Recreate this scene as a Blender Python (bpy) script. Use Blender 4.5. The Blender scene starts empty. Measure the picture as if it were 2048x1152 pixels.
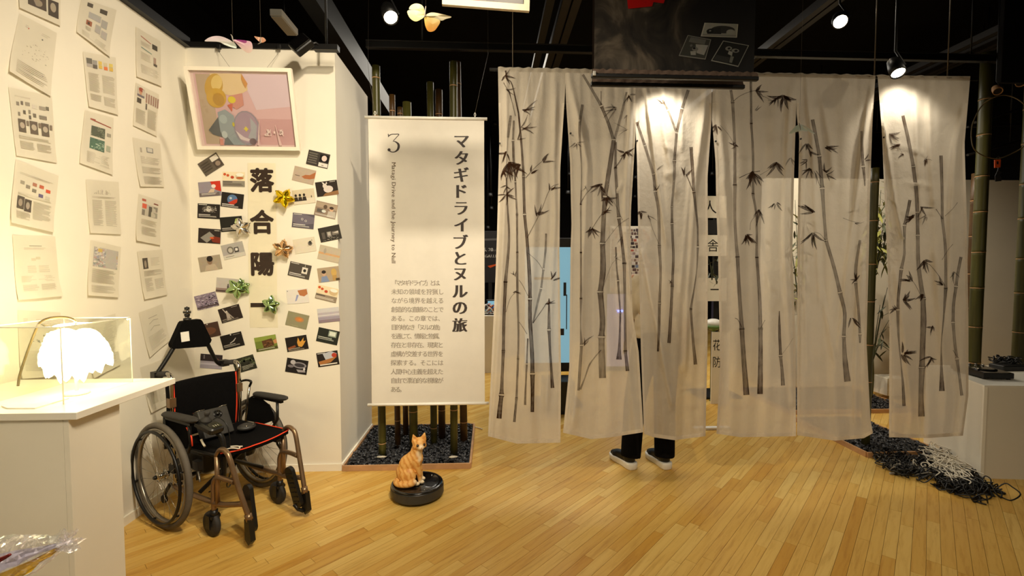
import bpy, bmesh, math, random
import numpy as np
from mathutils import Vector, Matrix, Euler, Quaternion

sc = bpy.context.scene
COL = sc.collection
R = math.radians
rnd = random.Random(7)

# ------------------------------------------------------------------ camera, world, lamps, exposure
PITCH, YAW, FPX = R(2.55), R(2.74), 920.0
cam_d = bpy.data.cameras.new('camera')
cam = bpy.data.objects.new('camera', cam_d)
COL.objects.link(cam)
cam.location = (0, 0, 1.5)
cam.rotation_euler = (R(90) - PITCH, 0, -YAW)
cam_d.sensor_width = 36.0
cam_d.lens = 36.0 * FPX / 2048
cam_d.clip_start = 0.05
sc.camera = cam
sc.cycles.transparent_max_bounces = 24

sc.view_settings.view_transform = 'Standard'
sc.view_settings.look = 'None'
sc.view_settings.exposure = 0.3
sc.view_settings.gamma = 1.0
sc.view_settings.use_curve_mapping = False

world = bpy.data.worlds.new('world')
sc.world = world
world.use_nodes = True
world.node_tree.nodes['Background'].inputs[0].default_value = (1.0, 0.86, 0.62, 1)
world.node_tree.nodes['Background'].inputs[1].default_value = 0.055

WARM = (1.0, 0.865, 0.65)
NEUT = (1.0, 0.92, 0.78)
def spot(name, loc, target, power, angle, blend=0.6, size=0.05, color=WARM):
    d = bpy.data.lights.new(name, 'SPOT')
    d.energy = power; d.spot_size = R(angle); d.spot_blend = blend
    d.shadow_soft_size = size; d.color = color
    o = bpy.data.objects.new(name, d); COL.objects.link(o)
    o.location = loc
    o.rotation_euler = (Vector(target) - Vector(loc)).to_track_quat('-Z', 'Y').to_euler()
    return o
def area(name, loc, target, power, sx, sy, color=WARM):
    d = bpy.data.lights.new(name, 'AREA')
    d.energy = power; d.shape = 'RECTANGLE'; d.size = sx; d.size_y = sy; d.color = color
    o = bpy.data.objects.new(name, d); COL.objects.link(o)
    o.location = loc
    o.rotation_euler = (Vector(target) - Vector(loc)).to_track_quat('-Z', 'Y').to_euler()
    return o

# room spots: some read from shadows and hot spots, the fill ones added without fixtures
spot('spot_front_wall', (0.35, 0.95, 3.75), (-1.55, 3.4, 1.55), 260, 62, 0.7, 0.06)
spot('fill_left_wall', (0.5, 0.4, 3.3), (-2.13, 2.3, 1.9), 210, 96, 0.8, 0.3)  # added fill that brightens the left wall, no fixture
spot('spot_banner', (-0.6, 0.7, 3.8), (-0.55, 3.3, 1.2), 48, 48, 0.7, 0.05)
spot('fill_floor', (0.4, -0.4, 3.8), (0.6, 1.9, 0.0), 210, 86, 1.0, 0.08)  # added room fill from behind the viewer
spot('fill_curtain', (-0.2, -1.6, 3.0), (0.9, 3.1, 1.1), 24, 58, 0.9, 0.1)  # added fill, far back and low to keep the black banner's shadow high
spot('fill_curtain_side', (-0.75, 2.25, 3.3), (1.3, 3.1, 1.5), 62, 80, 0.9, 0.05)  # added grazing light to bring out the curtain folds
spot('fill_curtain_far_side', (3.7, 2.1, 3.2), (1.9, 3.1, 1.4), 20, 80, 0.9, 0.05)  # added cross-light on the folds from the other side
spot('fill_right', (3.6, -1.2, 3.0), (2.5, 3.0, 0.9), 40, 66, 0.9, 0.1)  # added room fill behind the viewer, towards the right
spot('spot_curtain_wash', (1.12, 2.88, 2.70), (1.20, 3.14, 2.2), 20, 110, 0.9, 0.03, NEUT)
spot('spot_curtain_right', (2.76, 2.87, 2.76), (2.82, 3.14, 2.36), 12, 105, 0.8, 0.03, NEUT)
area('rear_room_lamps', (1.0, 6.6, 3.9), (1.0, 6.4, 0.0), 150, 4.5, 2.5, NEUT)
spot('rear_spot_right', (3.0, 3.9, 3.7), (4.3, 5.5, 1.1), 230, 90, 0.9, 0.06)

# ------------------------------------------------------------------ geometry of the view: a pixel plus a depth gives a place
_fw = Vector((math.sin(YAW) * math.cos(PITCH), math.cos(YAW) * math.cos(PITCH), -math.sin(PITCH)))
_rt = Vector((math.cos(YAW), -math.sin(YAW), 0))
_up = _rt.cross(_fw)
EYE = Vector((0, 0, 1.5))
def ray(x, y): return _fw + _rt * ((x - 1024) / FPX) - _up * ((y - 576) / FPX)
def aY(x, y, Y):
    d = ray(x, y); return EYE + d * (Y / d.y)
def aX(x, y, X):
    d = ray(x, y); return EYE + d * (X / d.x)
def aZ(x, y, Z=0.0):
    d = ray(x, y); return EYE + d * ((Z - 1.5) / d.z)

# ------------------------------------------------------------------ materials
def lin(h):
    h = h.lstrip('#')
    if len(h) == 3: h = ''.join(q * 2 for q in h)
    v = [int(h[i:i + 2], 16) / 255 for i in (0, 2, 4)]
    return tuple(c / 12.92 if c <= 0.04045 else ((c + 0.055) / 1.055) ** 2.4 for c in v) + (1.0,)

class NT:
    """small helper around a node tree"""
    def __init__(s, name):
        s.m = bpy.data.materials.new(name); s.m.use_nodes = True
        s.t = s.m.node_tree; s.n = s.t.nodes; s.l = s.t.links
        s.b = s.n['Principled BSDF']; s.out = s.n['Material Output']
    def add(s, typ, **kw):
        n = s.n.new(typ)
        for k, v in kw.items(): setattr(n, k, v)
        return n
    def link(s, a, b): s.l.new(a, b)
    def noise(s, scale, detail=3, rough=0.5, vec=None):
        n = s.add('ShaderNodeTexNoise'); n.inputs['Scale'].default_value = scale
        n.inputs['Detail'].default_value = detail; n.inputs['Roughness'].default_value = rough
        if vec is not None: s.link(vec, n.inputs['Vector'])
        return n
    def coord(s, which='Object', scale=None):
        c = s.add('ShaderNodeTexCoord').outputs[which]
        if scale is None: return c
        mp = s.add('ShaderNodeMapping'); mp.inputs['Scale'].default_value = scale
        s.link(c, mp.inputs['Vector']); return mp.outputs[0]
    def ramp(s, fac, stops):
        r = s.add('ShaderNodeValToRGB'); s.link(fac, r.inputs[0])
        e = r.color_ramp.elements
        while len(e) < len(stops): e.new(0.5)
        for i, (p, c) in enumerate(stops):
            e[i].position = p; e[i].color = c
        return r.outputs[0]
    def mix(s, fac, a, b, mode='MIX'):
        n = s.add('ShaderNodeMix', data_type='RGBA', blend_type=mode)
        for sock, v in ((n.inputs[0], fac), (n.inputs[6], a), (n.inputs[7], b)):
            if hasattr(v, 'links'): s.link(v, sock)
            else: sock.default_value = v
        return n.outputs[2]
    def bump(s, height, strength, dist=0.002):
        b = s.add('ShaderNodeBump'); b.inputs['Strength'].default_value = strength
        b.inputs['Distance'].default_value = dist
        s.link(height, b.inputs['Height']); s.link(b.outputs[0], s.b.inputs['Normal'])

def mat(name, col, rough=0.5, metal=0.0, var=0.08, nscale=12, bump=0.0, bscale=60, spec=0.5, coat=0.0):
    k = NT(name); c = lin(col) if isinstance(col, str) else col
    co = k.coord()
    n = k.noise(nscale, 4, 0.6, co)
    lo = tuple(x * (1 - var) for x in c[:3]) + (1,); hi = tuple(min(1, x * (1 + var)) for x in c[:3]) + (1,)
    k.link(k.ramp(n.outputs['Fac'], [(0.3, lo), (0.7, hi)]), k.b.inputs['Base Color'])
    k.b.inputs['Roughness'].default_value = rough; k.b.inputs['Metallic'].default_value = metal
    k.b.inputs['Specular IOR Level'].default_value = spec
    if coat: k.b.inputs['Coat Weight'].default_value = coat; k.b.inputs['Coat Roughness'].default_value = 0.08
    if bump:
        k.bump(k.noise(bscale, 3, 0.6, co).outputs['Fac'], bump)
    return k.m

def emit_mat(name, col, strength):
    k = NT(name); k.b.inputs['Base Color'].default_value = lin(col)
    k.b.inputs['Emission Color'].default_value = lin(col); k.b.inputs['Emission Strength'].default_value = strength
    return k.m

M = {}
M['wall'] = mat('painted_wall', '#e9e2d2', 0.75, var=0.02, nscale=2.5, bump=0.12, bscale=90, spec=0.2)
M['laminate'] = mat('white_laminate', '#ebe4d3', 0.45, var=0.02, nscale=3, spec=0.35)
M['laminate_top'] = mat('white_laminate_top', '#efe9da', 0.3, var=0.02, nscale=3, spec=0.4)
M['ceiling'] = mat('black_ceiling', '#0b0a09', 0.85, var=0.2, nscale=5, spec=0.1)
M['black'] = mat('black_satin', '#0d0c0b', 0.45, var=0.2, nscale=20)
M['black_steel'] = mat('black_steel', '#0c0a09', 0.45, 0.2, var=0.2, nscale=14)
M['grey_steel'] = mat('grey_strut', '#2b2826', 0.5, 0.3, var=0.15, nscale=9)
M['rubber'] = mat('rubber', '#2b2825', 0.75, var=0.15, nscale=30, bump=0.2, bscale=200)
M['tyre'] = mat('grey_tyre', '#5b544a', 0.75, var=0.12, nscale=30, bump=0.3, bscale=240)
M['bronze'] = mat('bronze_tube', '#8c7256', 0.34, 0.75, var=0.1, nscale=16)
M['chrome'] = mat('chrome', '#b9b5ad', 0.14, 1.0, var=0.08, nscale=10)
M['alloy'] = mat('alloy_rim', '#9b958b', 0.3, 0.9, var=0.1, nscale=10)
M['fabric_black'] = mat('black_fabric', '#0b0a0a', 0.95, var=0.3, nscale=90, bump=0.35, bscale=500, spec=0.1)
M['orange_piping'] = mat('orange_piping', '#e8401c', 0.6, var=0.1, nscale=30)
M['plastic_black'] = mat('black_plastic', '#0f0e0d', 0.4, var=0.15, nscale=30, bump=0.1, bscale=300)
M['plastic_grey'] = mat('dark_grey_plastic', '#34322f', 0.5, var=0.12, nscale=30, bump=0.15, bscale=400)
M['gloss_black'] = mat('gloss_black', '#070606', 0.2, var=0.2, nscale=20, coat=0.6)
M['white_plastic'] = mat('white_plastic', '#efece4', 0.35, var=0.03, nscale=10)
M['frame_white'] = mat('white_painted_wood', '#f3ead9', 0.45, var=0.03, nscale=10)
M['tray_wood'] = mat('tray_wood', '#b98d62', 0.55, var=0.18, nscale=8)
M['wire'] = mat('thin_wire', '#6d655a', 0.4, 0.6)
M['cord_brown'] = mat('brown_cord', '#6b5a34', 0.6, var=0.15, nscale=20)
M['orange'] = mat('orange_plastic', '#e85a12', 0.4, var=0.06)
M['cable_white'] = mat('cable_white', '#d9d0bd', 0.5, var=0.08, nscale=30)
M['cable_black'] = mat('cable_black', '#0f0e0e', 0.4, var=0.2, nscale=30)
M['cable_grey'] = mat('cable_grey', '#8d877c', 0.35, var=0.2, nscale=30)
M['leaf'] = mat('bamboo_leaf', '#8f8f4a', 0.6, var=0.35, nscale=6)
M['leaf_dark'] = mat('bamboo_leaf_dark', '#3d4128', 0.6, var=0.3, nscale=6)
M['lamp_glow'] = emit_mat('lamp_glow', '#fff4e0', 14)
M['screen_blue'] = emit_mat('blue_screen', '#7fb2c8', 0.55)
M['screen_lilac'] = emit_mat('lilac_screen', '#b9b4e0', 0.35)
M['led_blue'] = emit_mat('blue_led', '#6f8cff', 9)
M['dark_poster'] = mat('dark_poster', '#1c1b1d', 0.5, var=0.2, nscale=3)

# printed colour: every flat print takes its colours from the mesh
k = NT('print'); a = k.add('ShaderNodeVertexColor', layer_name='Col')
n = k.noise(40, 3, 0.6, k.coord())
k.link(k.mix(0.12, a.outputs[0], n.outputs['Color'], 'OVERLAY'), k.b.inputs['Base Color'])
k.b.inputs['Roughness'].default_value = 0.55; k.b.inputs['Specular IOR Level'].default_value = 0.3
M['print'] = k.m
k = NT('print_satin'); a = k.add('ShaderNodeVertexColor', layer_name='Col')
k.link(a.outputs[0], k.b.inputs['Base Color'])
k.b.inputs['Roughness'].default_value = 0.35
M['print_satin'] = k.m
# pearly painted card for the butterflies
k = NT('butterfly_card'); a = k.add('ShaderNodeVertexColor', layer_name='Col')
k.link(a.outputs[0], k.b.inputs['Base Color']); k.b.inputs['Roughness'].default_value = 0.5
tr = k.add('ShaderNodeBsdfTranslucent'); k.link(a.outputs[0], tr.inputs[0])
ms = k.add('ShaderNodeMixShader'); ms.inputs[0].default_value = 0.5
k.link(k.b.outputs[0], ms.inputs[1]); k.link(tr.outputs[0], ms.inputs[2]); k.link(ms.outputs[0], k.out.inputs[0])
M['butterfly'] = k.m

# thin paper: a little light goes through
def paper_mat(name, col, transl=0.25):
    k = NT(name); n = k.noise(6, 4, 0.6, k.coord())
    c = lin(col); lo = tuple(x * 0.95 for x in c[:3]) + (1,)
    o = k.ramp(n.outputs['Fac'], [(0.35, lo), (0.65, c)])
    k.link(o, k.b.inputs['Base Color']); k.b.inputs['Roughness'].default_value = 0.7
    k.b.inputs['Specular IOR Level'].default_value = 0.2
    tr = k.add('ShaderNodeBsdfTranslucent'); k.link(o, tr.inputs[0])
    ms = k.add('ShaderNodeMixShader'); ms.inputs[0].default_value = transl
    k.link(k.b.outputs[0], ms.inputs[1]); k.link(tr.outputs[0], ms.inputs[2]); k.link(ms.outputs[0], k.out.inputs[0])
    return k.m
M['paper'] = paper_mat('copy_paper', '#e4dcc9', 0.12)
M['banner_cloth'] = paper_mat('banner_cloth', '#ece5d8', 0.2)
M['paper_cream'] = paper_mat('cream_paper', '#efe6cb', 0.1)

# sheer voile
def voile(name, clear, col='#e8dcc8'):
    k = NT(name)
    co = k.coord('Object')
    n = k.noise(7, 4, 0.6, co)
    c = lin(col)
    o = k.ramp(n.outputs['Fac'], [(0.3, tuple(x * 0.93 for x in c[:3]) + (1,)), (0.7, c)])
    df = k.add('ShaderNodeBsdfDiffuse'); k.link(o, df.inputs[0])
    tl = k.add('ShaderNodeBsdfTranslucent'); k.link(o, tl.inputs[0])
    tp = k.add('ShaderNodeBsdfTransparent')
    wr = k.noise(11, 5, 0.65, co)
    bm = k.add('ShaderNodeBump'); bm.inputs['Strength'].default_value = 0.55; bm.inputs['Distance'].default_value = 0.016
    k.link(wr.outputs['Fac'], bm.inputs['Height']); k.link(bm.outputs[0], df.inputs['Normal']); k.link(bm.outputs[0], tl.inputs['Normal'])
    m1 = k.add('ShaderNodeMixShader'); m1.inputs[0].default_value = 0.34
    k.link(df.outputs[0], m1.inputs[1]); k.link(tl.outputs[0], m1.inputs[2])
    m2 = k.add('ShaderNodeMixShader'); m2.inputs[0].default_value = clear
    k.link(m1.outputs[0], m2.inputs[1]); k.link(tp.outputs[0], m2.inputs[2]); k.link(m2.outputs[0], k.out.inputs[0])
    return k.m
M['voile'] = voile('sheer_voile', 0.17)
M['hem'] = voile('voile_hem', 0.05, '#efe5d4')

# brushed ink: dry and wet streaks, see-through where it is thin
k = NT('ink'); a = k.add('ShaderNodeVertexColor', layer_name='Col')
n = k.noise(55, 5, 0.7, k.coord('Object', (1, 1, 0.18)))
sep = k.add('ShaderNodeSeparateColor'); k.link(a.outputs[0], sep.inputs[0])
k.b.inputs['Base Color'].default_value = lin('#38210f'); k.b.inputs['Roughness'].default_value = 0.8
k.b.inputs['Specular IOR Level'].default_value = 0.1
mr = k.add('ShaderNodeMapRange'); k.link(n.outputs['Fac'], mr.inputs[0])
mr.inputs[1].default_value = 0.3; mr.inputs[2].default_value = 0.7; mr.inputs[3].default_value = 0.78; mr.inputs[4].default_value = 1.3
mu = k.add('ShaderNodeMath', operation='MULTIPLY', use_clamp=True)
k.link(mr.outputs[0], mu.inputs[0]); k.link(sep.outputs[0], mu.inputs[1])
tp = k.add('ShaderNodeBsdfTransparent'); ms = k.add('ShaderNodeMixShader')
k.link(mu.outputs[0], ms.inputs[0]); k.link(tp.outputs[0], ms.inputs[1]); k.link(k.b.outputs[0], ms.inputs[2]); k.link(ms.outputs[0], k.out.inputs[0])
M['ink'] = k.m

# clear sheet material: see-through with mirror-like reflection at grazing angles
def clear(name, tint, ior=1.49, base_refl=0.03, fres=1.0):
    k = NT(name)
    tp = k.add('ShaderNodeBsdfTransparent'); tp.inputs[0].default_value = tint
    gl = k.add('ShaderNodeBsdfGlossy'); gl.inputs['Roughness'].default_value = 0.015
    lw = k.add('ShaderNodeLayerWeight'); lw.inputs[0].default_value = 0.5
    pw = k.add('ShaderNodeMath', operation='POWER'); k.link(lw.outputs['Facing'], pw.inputs[0]); pw.inputs[1].default_value = 4.0
    fr = k.add('ShaderNodeMapRange'); k.link(pw.outputs[0], fr.inputs[0]); fr.inputs[3].default_value = base_refl; fr.inputs[4].default_value = 0.75 * fres
    ms = k.add('ShaderNodeMixShader')
    k.link(fr.outputs[0], ms.inputs[0]); k.link(tp.outputs[0], ms.inputs[1]); k.link(gl.outputs[0], ms.inputs[2])
    k.link(ms.outputs[0], k.out.inputs[0])
    return k.m
M['acrylic'] = clear('clear_acrylic', (0.97, 0.98, 0.95, 1))
M['acrylic_edge'] = mat('acrylic_edge', '#f1eed8', 0.2, var=0.02)
k = NT('cellophane')
tp = k.add('ShaderNodeBsdfTransparent'); tp.inputs[0].default_value = (0.96, 0.97, 0.98, 1)
gl = k.add('ShaderNodeBsdfGlossy'); gl.inputs['Roughness'].default_value = 0.2
irid = k.noise(9, 2, 0.5, k.coord())
k.link(k.ramp(irid.outputs['Fac'], [(0.3, (0.8, 0.9, 1, 1)), (0.5, (1, 0.85, 1, 1)), (0.7, (0.9, 1, 0.85, 1))]), gl.inputs[0])
df = k.add('ShaderNodeBsdfDiffuse'); df.inputs[0].default_value = (0.9, 0.9, 0.92, 1)
ma = k.add('ShaderNodeMixShader'); ma.inputs[0].default_value = 0.35; k.link(gl.outputs[0], ma.inputs[1]); k.link(df.outputs[0], ma.inputs[2])
ms = k.add('ShaderNodeMixShader'); lw = k.add('ShaderNodeLayerWeight'); lw.inputs[0].default_value = 0.3
mr = k.add('ShaderNodeMapRange'); k.link(lw.outputs['Facing'], mr.inputs[0]); mr.inputs[3].default_value = 0.10; mr.inputs[4].default_value = 0.6
k.link(mr.outputs[0], ms.inputs[0]); k.link(tp.outputs[0], ms.inputs[1]); k.link(ma.outputs[0], ms.inputs[2]); k.link(ms.outputs[0], k.out.inputs[0])
M['cellophane'] = k.m

# maple strips
def maple(name, island):
    k = NT(name)
    co = k.coord('Object')
    if island:
        rv = k.add('ShaderNodeNewGeometry').outputs['Random Per Island']
    else:
        rv = k.add('ShaderNodeObjectInfo').outputs['Random']
    off = k.add('ShaderNodeMath', operation='MULTIPLY'); k.link(rv, off.inputs[0]); off.inputs[1].default_value = 37.0
    cmb = k.add('ShaderNodeCombineXYZ'); k.link(off.outputs[0], cmb.inputs[0]); k.link(off.outputs[0], cmb.inputs[1])
    av = k.add('ShaderNodeVectorMath', operation='ADD'); k.link(co, av.inputs[0]); k.link(cmb.outputs[0], av.inputs[1])
    mp = k.add('ShaderNodeMapping'); mp.inputs['Scale'].default_value = (1.5, 16, 1); k.link(av.outputs[0], mp.inputs[0])
    grain = k.noise(2.2, 5, 0.62, mp.outputs[0])
    tone = k.ramp(rv, [(0.0, lin('#c6943c')), (0.04, lin('#cd9f4a')), (0.3, lin('#d3a955')), (0.7, lin('#d9b25f')), (1.0, lin('#dfbd6e'))])
    g = k.ramp(grain.outputs['Fac'], [(0.30, (0.72, 0.62, 0.48, 1)), (0.48, (0.97, 0.95, 0.92, 1)), (0.75, (1, 1, 1, 1))])
    mp2 = k.add('ShaderNodeMapping'); mp2.inputs['Scale'].default_value = (2.2, 5, 1); k.link(av.outputs[0], mp2.inputs[0])
    wv = k.add('ShaderNodeTexWave', wave_type='RINGS'); wv.inputs['Scale'].default_value = 1.6; wv.inputs['Distortion'].default_value = 6
    wv.inputs['Detail'].default_value = 2; k.link(mp2.outputs[0], wv.inputs['Vector'])
    w2 = k.ramp(wv.outputs['Fac'], [(0.0, (0.86, 0.78, 0.66, 1)), (0.35, (1, 1, 1, 1))])
    c = k.mix(0.8, tone, g, 'MULTIPLY'); c = k.mix(0.35, c, w2, 'MULTIPLY')
    k.link(c, k.b.inputs['Base Color'])
    k.b.inputs['Roughness'].default_value = 0.36; k.b.inputs['Specular IOR Level'].default_value = 0.32
    rr = k.ramp(grain.outputs['Fac'], [(0.3, (0.42,) * 3 + (1,)), (0.7, (0.3,) * 3 + (1,))]); k.link(rr, k.b.inputs['Roughness'])
    return k.m
M['plank'] = maple('maple_strip', False)
M['plank_rest'] = maple('maple_strip_far', True)
M['groove'] = mat('floor_groove', '#5b3a18', 0.8)

# bamboo culm
k = NT('bamboo_culm')
co = k.coord('Object', (8, 8, 0.7)); n1 = k.noise(3, 4, 0.6, co); n2 = k.noise(1.3, 2, 0.5, k.coord('Object', (1, 1, 0.8)))
c1 = k.ramp(n1.outputs['Fac'], [(0.3, lin('#272b0e')), (0.55, lin('#474a18')), (0.8, lin('#5e5924'))])
k.link(k.mix(n2.outputs['Fac'], c1, lin('#3c3213')), k.b.inputs['Base Color']); k.b.inputs['Roughness'].default_value = 0.4
M['bamboo'] = k.m
M['beam_brown'] = mat('beam_brown', '#0e0a07', 0.6)
M['bamboo_brown'] = mat('bamboo_brown', '#48300f', 0.45, var=0.35, nscale=7)
M['gravel'] = mat('black_gravel', '#26262a', 0.42, var=0.5, nscale=45)

# ------------------------------------------------------------------ mesh builder
def orth(d):
    d = Vector(d).normalized()
    a = Vector((0, 0, 1)) if abs(d.z) < 0.9 else Vector((1, 0, 0))
    u = d.cross(a).normalized(); return u, d.cross(u).normalized()

class MB:
    def __init__(s): s.v = []; s.f = []; s.c = []; s.sm = []
    def _add(s, vs, fs, col=None, smooth=False):
        o = len(s.v); s.v.extend([tuple(p) for p in vs])
        for f in fs:
            s.f.append(tuple(i + o for i in f)); s.c.append(col); s.sm.append(smooth)
        return s
    def box(s, c, size, rot=None, col=None, taper=(1, 1)):
        hx, hy, hz = (x / 2 for x in size); c = Vector(c)
        vs = []
        for z in (-hz, hz):
            tx, ty = taper if z > 0 else (1, 1)
            for x, y in ((-hx, -hy), (hx, -hy), (hx, hy), (-hx, hy)):
                p = Vector((x * tx, y * ty, z))
                if rot is not None: p = rot @ p
                vs.append(c + p)
        return s._add(vs, [(3, 2, 1, 0), (4, 5, 6, 7), (0, 1, 5, 4), (1, 2, 6, 5), (2, 3, 7, 6), (3, 0, 4, 7)], col)
    def rbox(s, c, size, r=0.005, rot=None, col=None, seg=3):
        """box with rounded vertical edges and a small chamfer top and bottom"""
        hx, hy, hz = (x / 2 for x in size); c = Vector(c); r = min(r, hx * .99, hy * .99)
        ring = []
        for qx, qy, a0 in ((1, 1, 0), (-1, 1, 90), (-1, -1, 180), (1, -1, 270)):
            for i in range(seg + 1):
                a = R(a0 + 90 * i / seg); ring.append((qx * (hx - r) + r * math.cos(a), qy * (hy - r) + r * math.sin(a)))
        n = len(ring); ch = min(r * 0.6, hz * 0.5); vs = []
        for z, k in ((-hz, 1 - ch / max(hx, 1e-6)), (-hz + ch, 1), (hz - ch, 1), (hz, 1 - ch / max(hx, 1e-6))):
            for x, y in ring:
                p = Vector((x * k, y * (1 - (1 - k) * hx / hy), z))
                if rot is not None: p = rot @ p
                vs.append(c + p)
        fs = [tuple(range(n - 1, -1, -1)), tuple(range(3 * n, 4 * n))]
        for k in range(3):
            for i in range(n): fs.append((k * n + i, k * n + (i + 1) % n, (k + 1) * n + (i + 1) % n, (k + 1) * n + i))
        return s._add(vs, fs, col, False)
    def cyl(s, p0, p1, r0, r1=None, n=12, col=None, caps=True, smooth=True):
        r1 = r0 if r1 is None else r1; p0 = Vector(p0); p1 = Vector(p1)
        u, w = orth(p1 - p0); vs = []
        for p, r in ((p0, r0), (p1, r1)):
            for i in range(n):
                a = 2 * math.pi * i / n; vs.append(p + u * (r * math.cos(a)) + w * (r * math.sin(a)))
        s._add(vs, [(i, (i + 1) % n, n + (i + 1) % n, n + i) for i in range(n)], col, smooth)
        if caps: s._add(vs, [tuple(range(n - 1, -1, -1)), tuple(range(n, 2 * n))], col, False)
        return s
    def tube(s, pts, r, n=8, closed=False, col=None, caps=True):
        pts = [Vector(p) for p in pts]; m = len(pts)
        rs = r if isinstance(r, (list, tuple)) else [r] * m
        tang = []
        for i in range(m):
            a = pts[(i - 1) % m] if (closed or i > 0) else pts[i]; b = pts[(i + 1) % m] if (closed or i < m - 1) else pts[i]
            t = b - a; tang.append(t.normalized() if t.length > 1e-9 else Vector((0, 0, 1)))
        u, _ = orth(tang[0]); vs = []
        for i in range(m):
            t = tang[i]; u = (u - t * u.dot(t))
            u = u.normalized() if u.length > 1e-6 else orth(t)[0]
            w = t.cross(u)
            for j in range(n):
                a = 2 * math.pi * j / n; vs.append(pts[i] + u * (rs[i] * math.cos(a)) + w * (rs[i] * math.sin(a)))
        fs = []
        for i in range(m if closed else m - 1):
            i2 = (i + 1) % m
            for j in range(n): fs.append((i * n + j, i * n + (j + 1) % n, i2 * n + (j + 1) % n, i2 * n + j))
        s._add(vs, fs, col, True)
        if caps and not closed: s._add(vs, [tuple(range(n - 1, -1, -1)), tuple(range((m - 1) * n, m * n))], col, False)
        return s
    def lathe(s, prof, c=(0, 0, 0), n=24, axis=(0, 0, 1), col=None, smooth=True, sx=1.0, sy=1.0, caps=True):
        """profile of (radius, height) revolved about axis"""
        c = Vector(c); ax = Vector(axis).normalized()
        if abs(ax.z) > 0.999: u, w = Vector((1, 0, 0)), Vector((0, 1, 0))
        else: u, w = orth(ax)
        vs = []
        for r, h in prof:
            for j in range(n):
                a = 2 * math.pi * j / n; vs.append(c + ax * h + u * (r * sx * math.cos(a)) + w * (r * sy * math.sin(a)))
        fs = []; m = len(prof)
        for i in range(m - 1):
            for j in range(n): fs.append((i * n + j, i * n + (j + 1) % n, (i + 1) * n + (j + 1) % n, (i + 1) * n + j))
        s._add(vs, fs, col, smooth)
        fs2 = []
        if prof[0] == prof[-1] or not caps: return s
        if prof[0][0] > 1e-5: fs2.append(tuple(range(n - 1, -1, -1)))
        if prof[-1][0] > 1e-5: fs2.append(tuple(range((m - 1) * n, m * n)))
        return s._add(vs, fs2, col, False)
    def ell(s, c, rad, rot=None, n=14, m=10, col=None):
        c = Vector(c); vs = []
        for i in range(m + 1):
            t = math.pi * i / m
            for j in range(n):
                a = 2 * math.pi * j / n
                p = Vector((rad[0] * math.sin(t) * math.cos(a), rad[1] * math.sin(t) * math.sin(a), rad[2] * math.cos(t)))
                if rot is not None: p = rot @ p
                vs.append(c + p)
        fs = [(i * n + j, (i + 1) * n + j, (i + 1) * n + (j + 1) % n, i * n + (j + 1) % n) for i in range(m) for j in range(n)]
        return s._add(vs, fs, col, True)
    def cap(s, p0, p1, r0, r1, n=12):
        """tapered capsule"""
        p0 = Vector(p0); p1 = Vector(p1)
        s.ell(p0, (r0,) * 3, n=n, m=8); s.ell(p1, (r1,) * 3, n=n, m=8)
        return s.cyl(p0, p1, r0, r1, n)
    def poly(s, pts, col=None):
        return s._add(pts, [tuple(range(len(pts)))], col)
    def prism(s, pts, d, col=None, smooth=False):
        """outline extruded by vector d"""
        n = len(pts); d = Vector(d); vs = [Vector(p) for p in pts] + [Vector(p) + d for p in pts]
        return s._add(vs, [tuple(range(n - 1, -1, -1)), tuple(range(n, 2 * n))] + [(i, (i + 1) % n, n + (i + 1) % n, n + i) for i in range(n)], col, smooth)
    def grid(s, P, nu, nv, col=None, smooth=True):
        """P[i][j] for i<nv, j<nu"""
        vs = [P[i][j] for i in range(nv) for j in range(nu)]
        return s._add(vs, [(i * nu + j, i * nu + j + 1, (i + 1) * nu + j + 1, (i + 1) * nu + j) for i in range(nv - 1) for j in range(nu - 1)], col, smooth)
    def build(s, name, m, parent=None, world=False, origin=None, fix=True):
        me = bpy.data.meshes.new(name)
        V = [Vector(p) for p in s.v]
        loc = None
        if parent is None:
            if origin is None:
                xs = [p.x for p in V]; ys = [p.y for p in V]; zs = [p.z for p in V]
                origin = Vector(((min(xs) + max(xs)) / 2, (min(ys) + max(ys)) / 2, min(zs)))
            loc = Vector(origin); V = [p - loc for p in V]
        elif world:
            inv = world_mat(parent).inverted(); V = [inv @ p for p in V]
        me.from_pydata([tuple(p) for p in V], [], s.f)
        me.polygons.foreach_set('use_smooth', s.sm)
        if any(c is not None for c in s.c):
            at = me.color_attributes.new('Col', 'FLOAT_COLOR', 'CORNER')
            buf = []
            for f, c in zip(s.f, s.c):
                if c is None: c = (1, 1, 1, 1)
                if isinstance(c, list):
                    for cc in c: buf.extend(cc)
                else: buf.extend(c * len(f))
            at.data.foreach_set('color', buf)
        if fix:
            bm = bmesh.new(); bm.from_mesh(me); bmesh.ops.remove_doubles(bm, verts=bm.verts, dist=1e-6)
            bmesh.ops.recalc_face_normals(bm, faces=bm.faces); bm.to_mesh(me); bm.free()
        me.update()
        o = bpy.data.objects.new(name, me); COL.objects.link(o)
        if isinstance(m, str): m = M[m]
        me.materials.append(m)
        if parent is not None: o.parent = parent
        else: o.location = loc
        return o

def world_mat(o):
    m = o.matrix_basis.copy()
    while o.parent is not None:
        o = o.parent; m = o.matrix_basis @ m
    return m

def empty(name, loc, rz=0.0):
    o = bpy.data.objects.new(name, None); COL.objects.link(o)
    o.location = loc; o.rotation_euler = (0, 0, rz); o.empty_display_size = 0.05
    return o
def tag(o, label, cat, group=None, kind=None):
    o['label'] = label; o['category'] = cat
    if group: o['group'] = group
    if kind: o['kind'] = kind
    return o
def struct(o, label=None):
    o['kind'] = 'structure'
    if label: o['label'] = label
    return o
def stuff(o):
    o['kind'] = 'stuff'; return o

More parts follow.
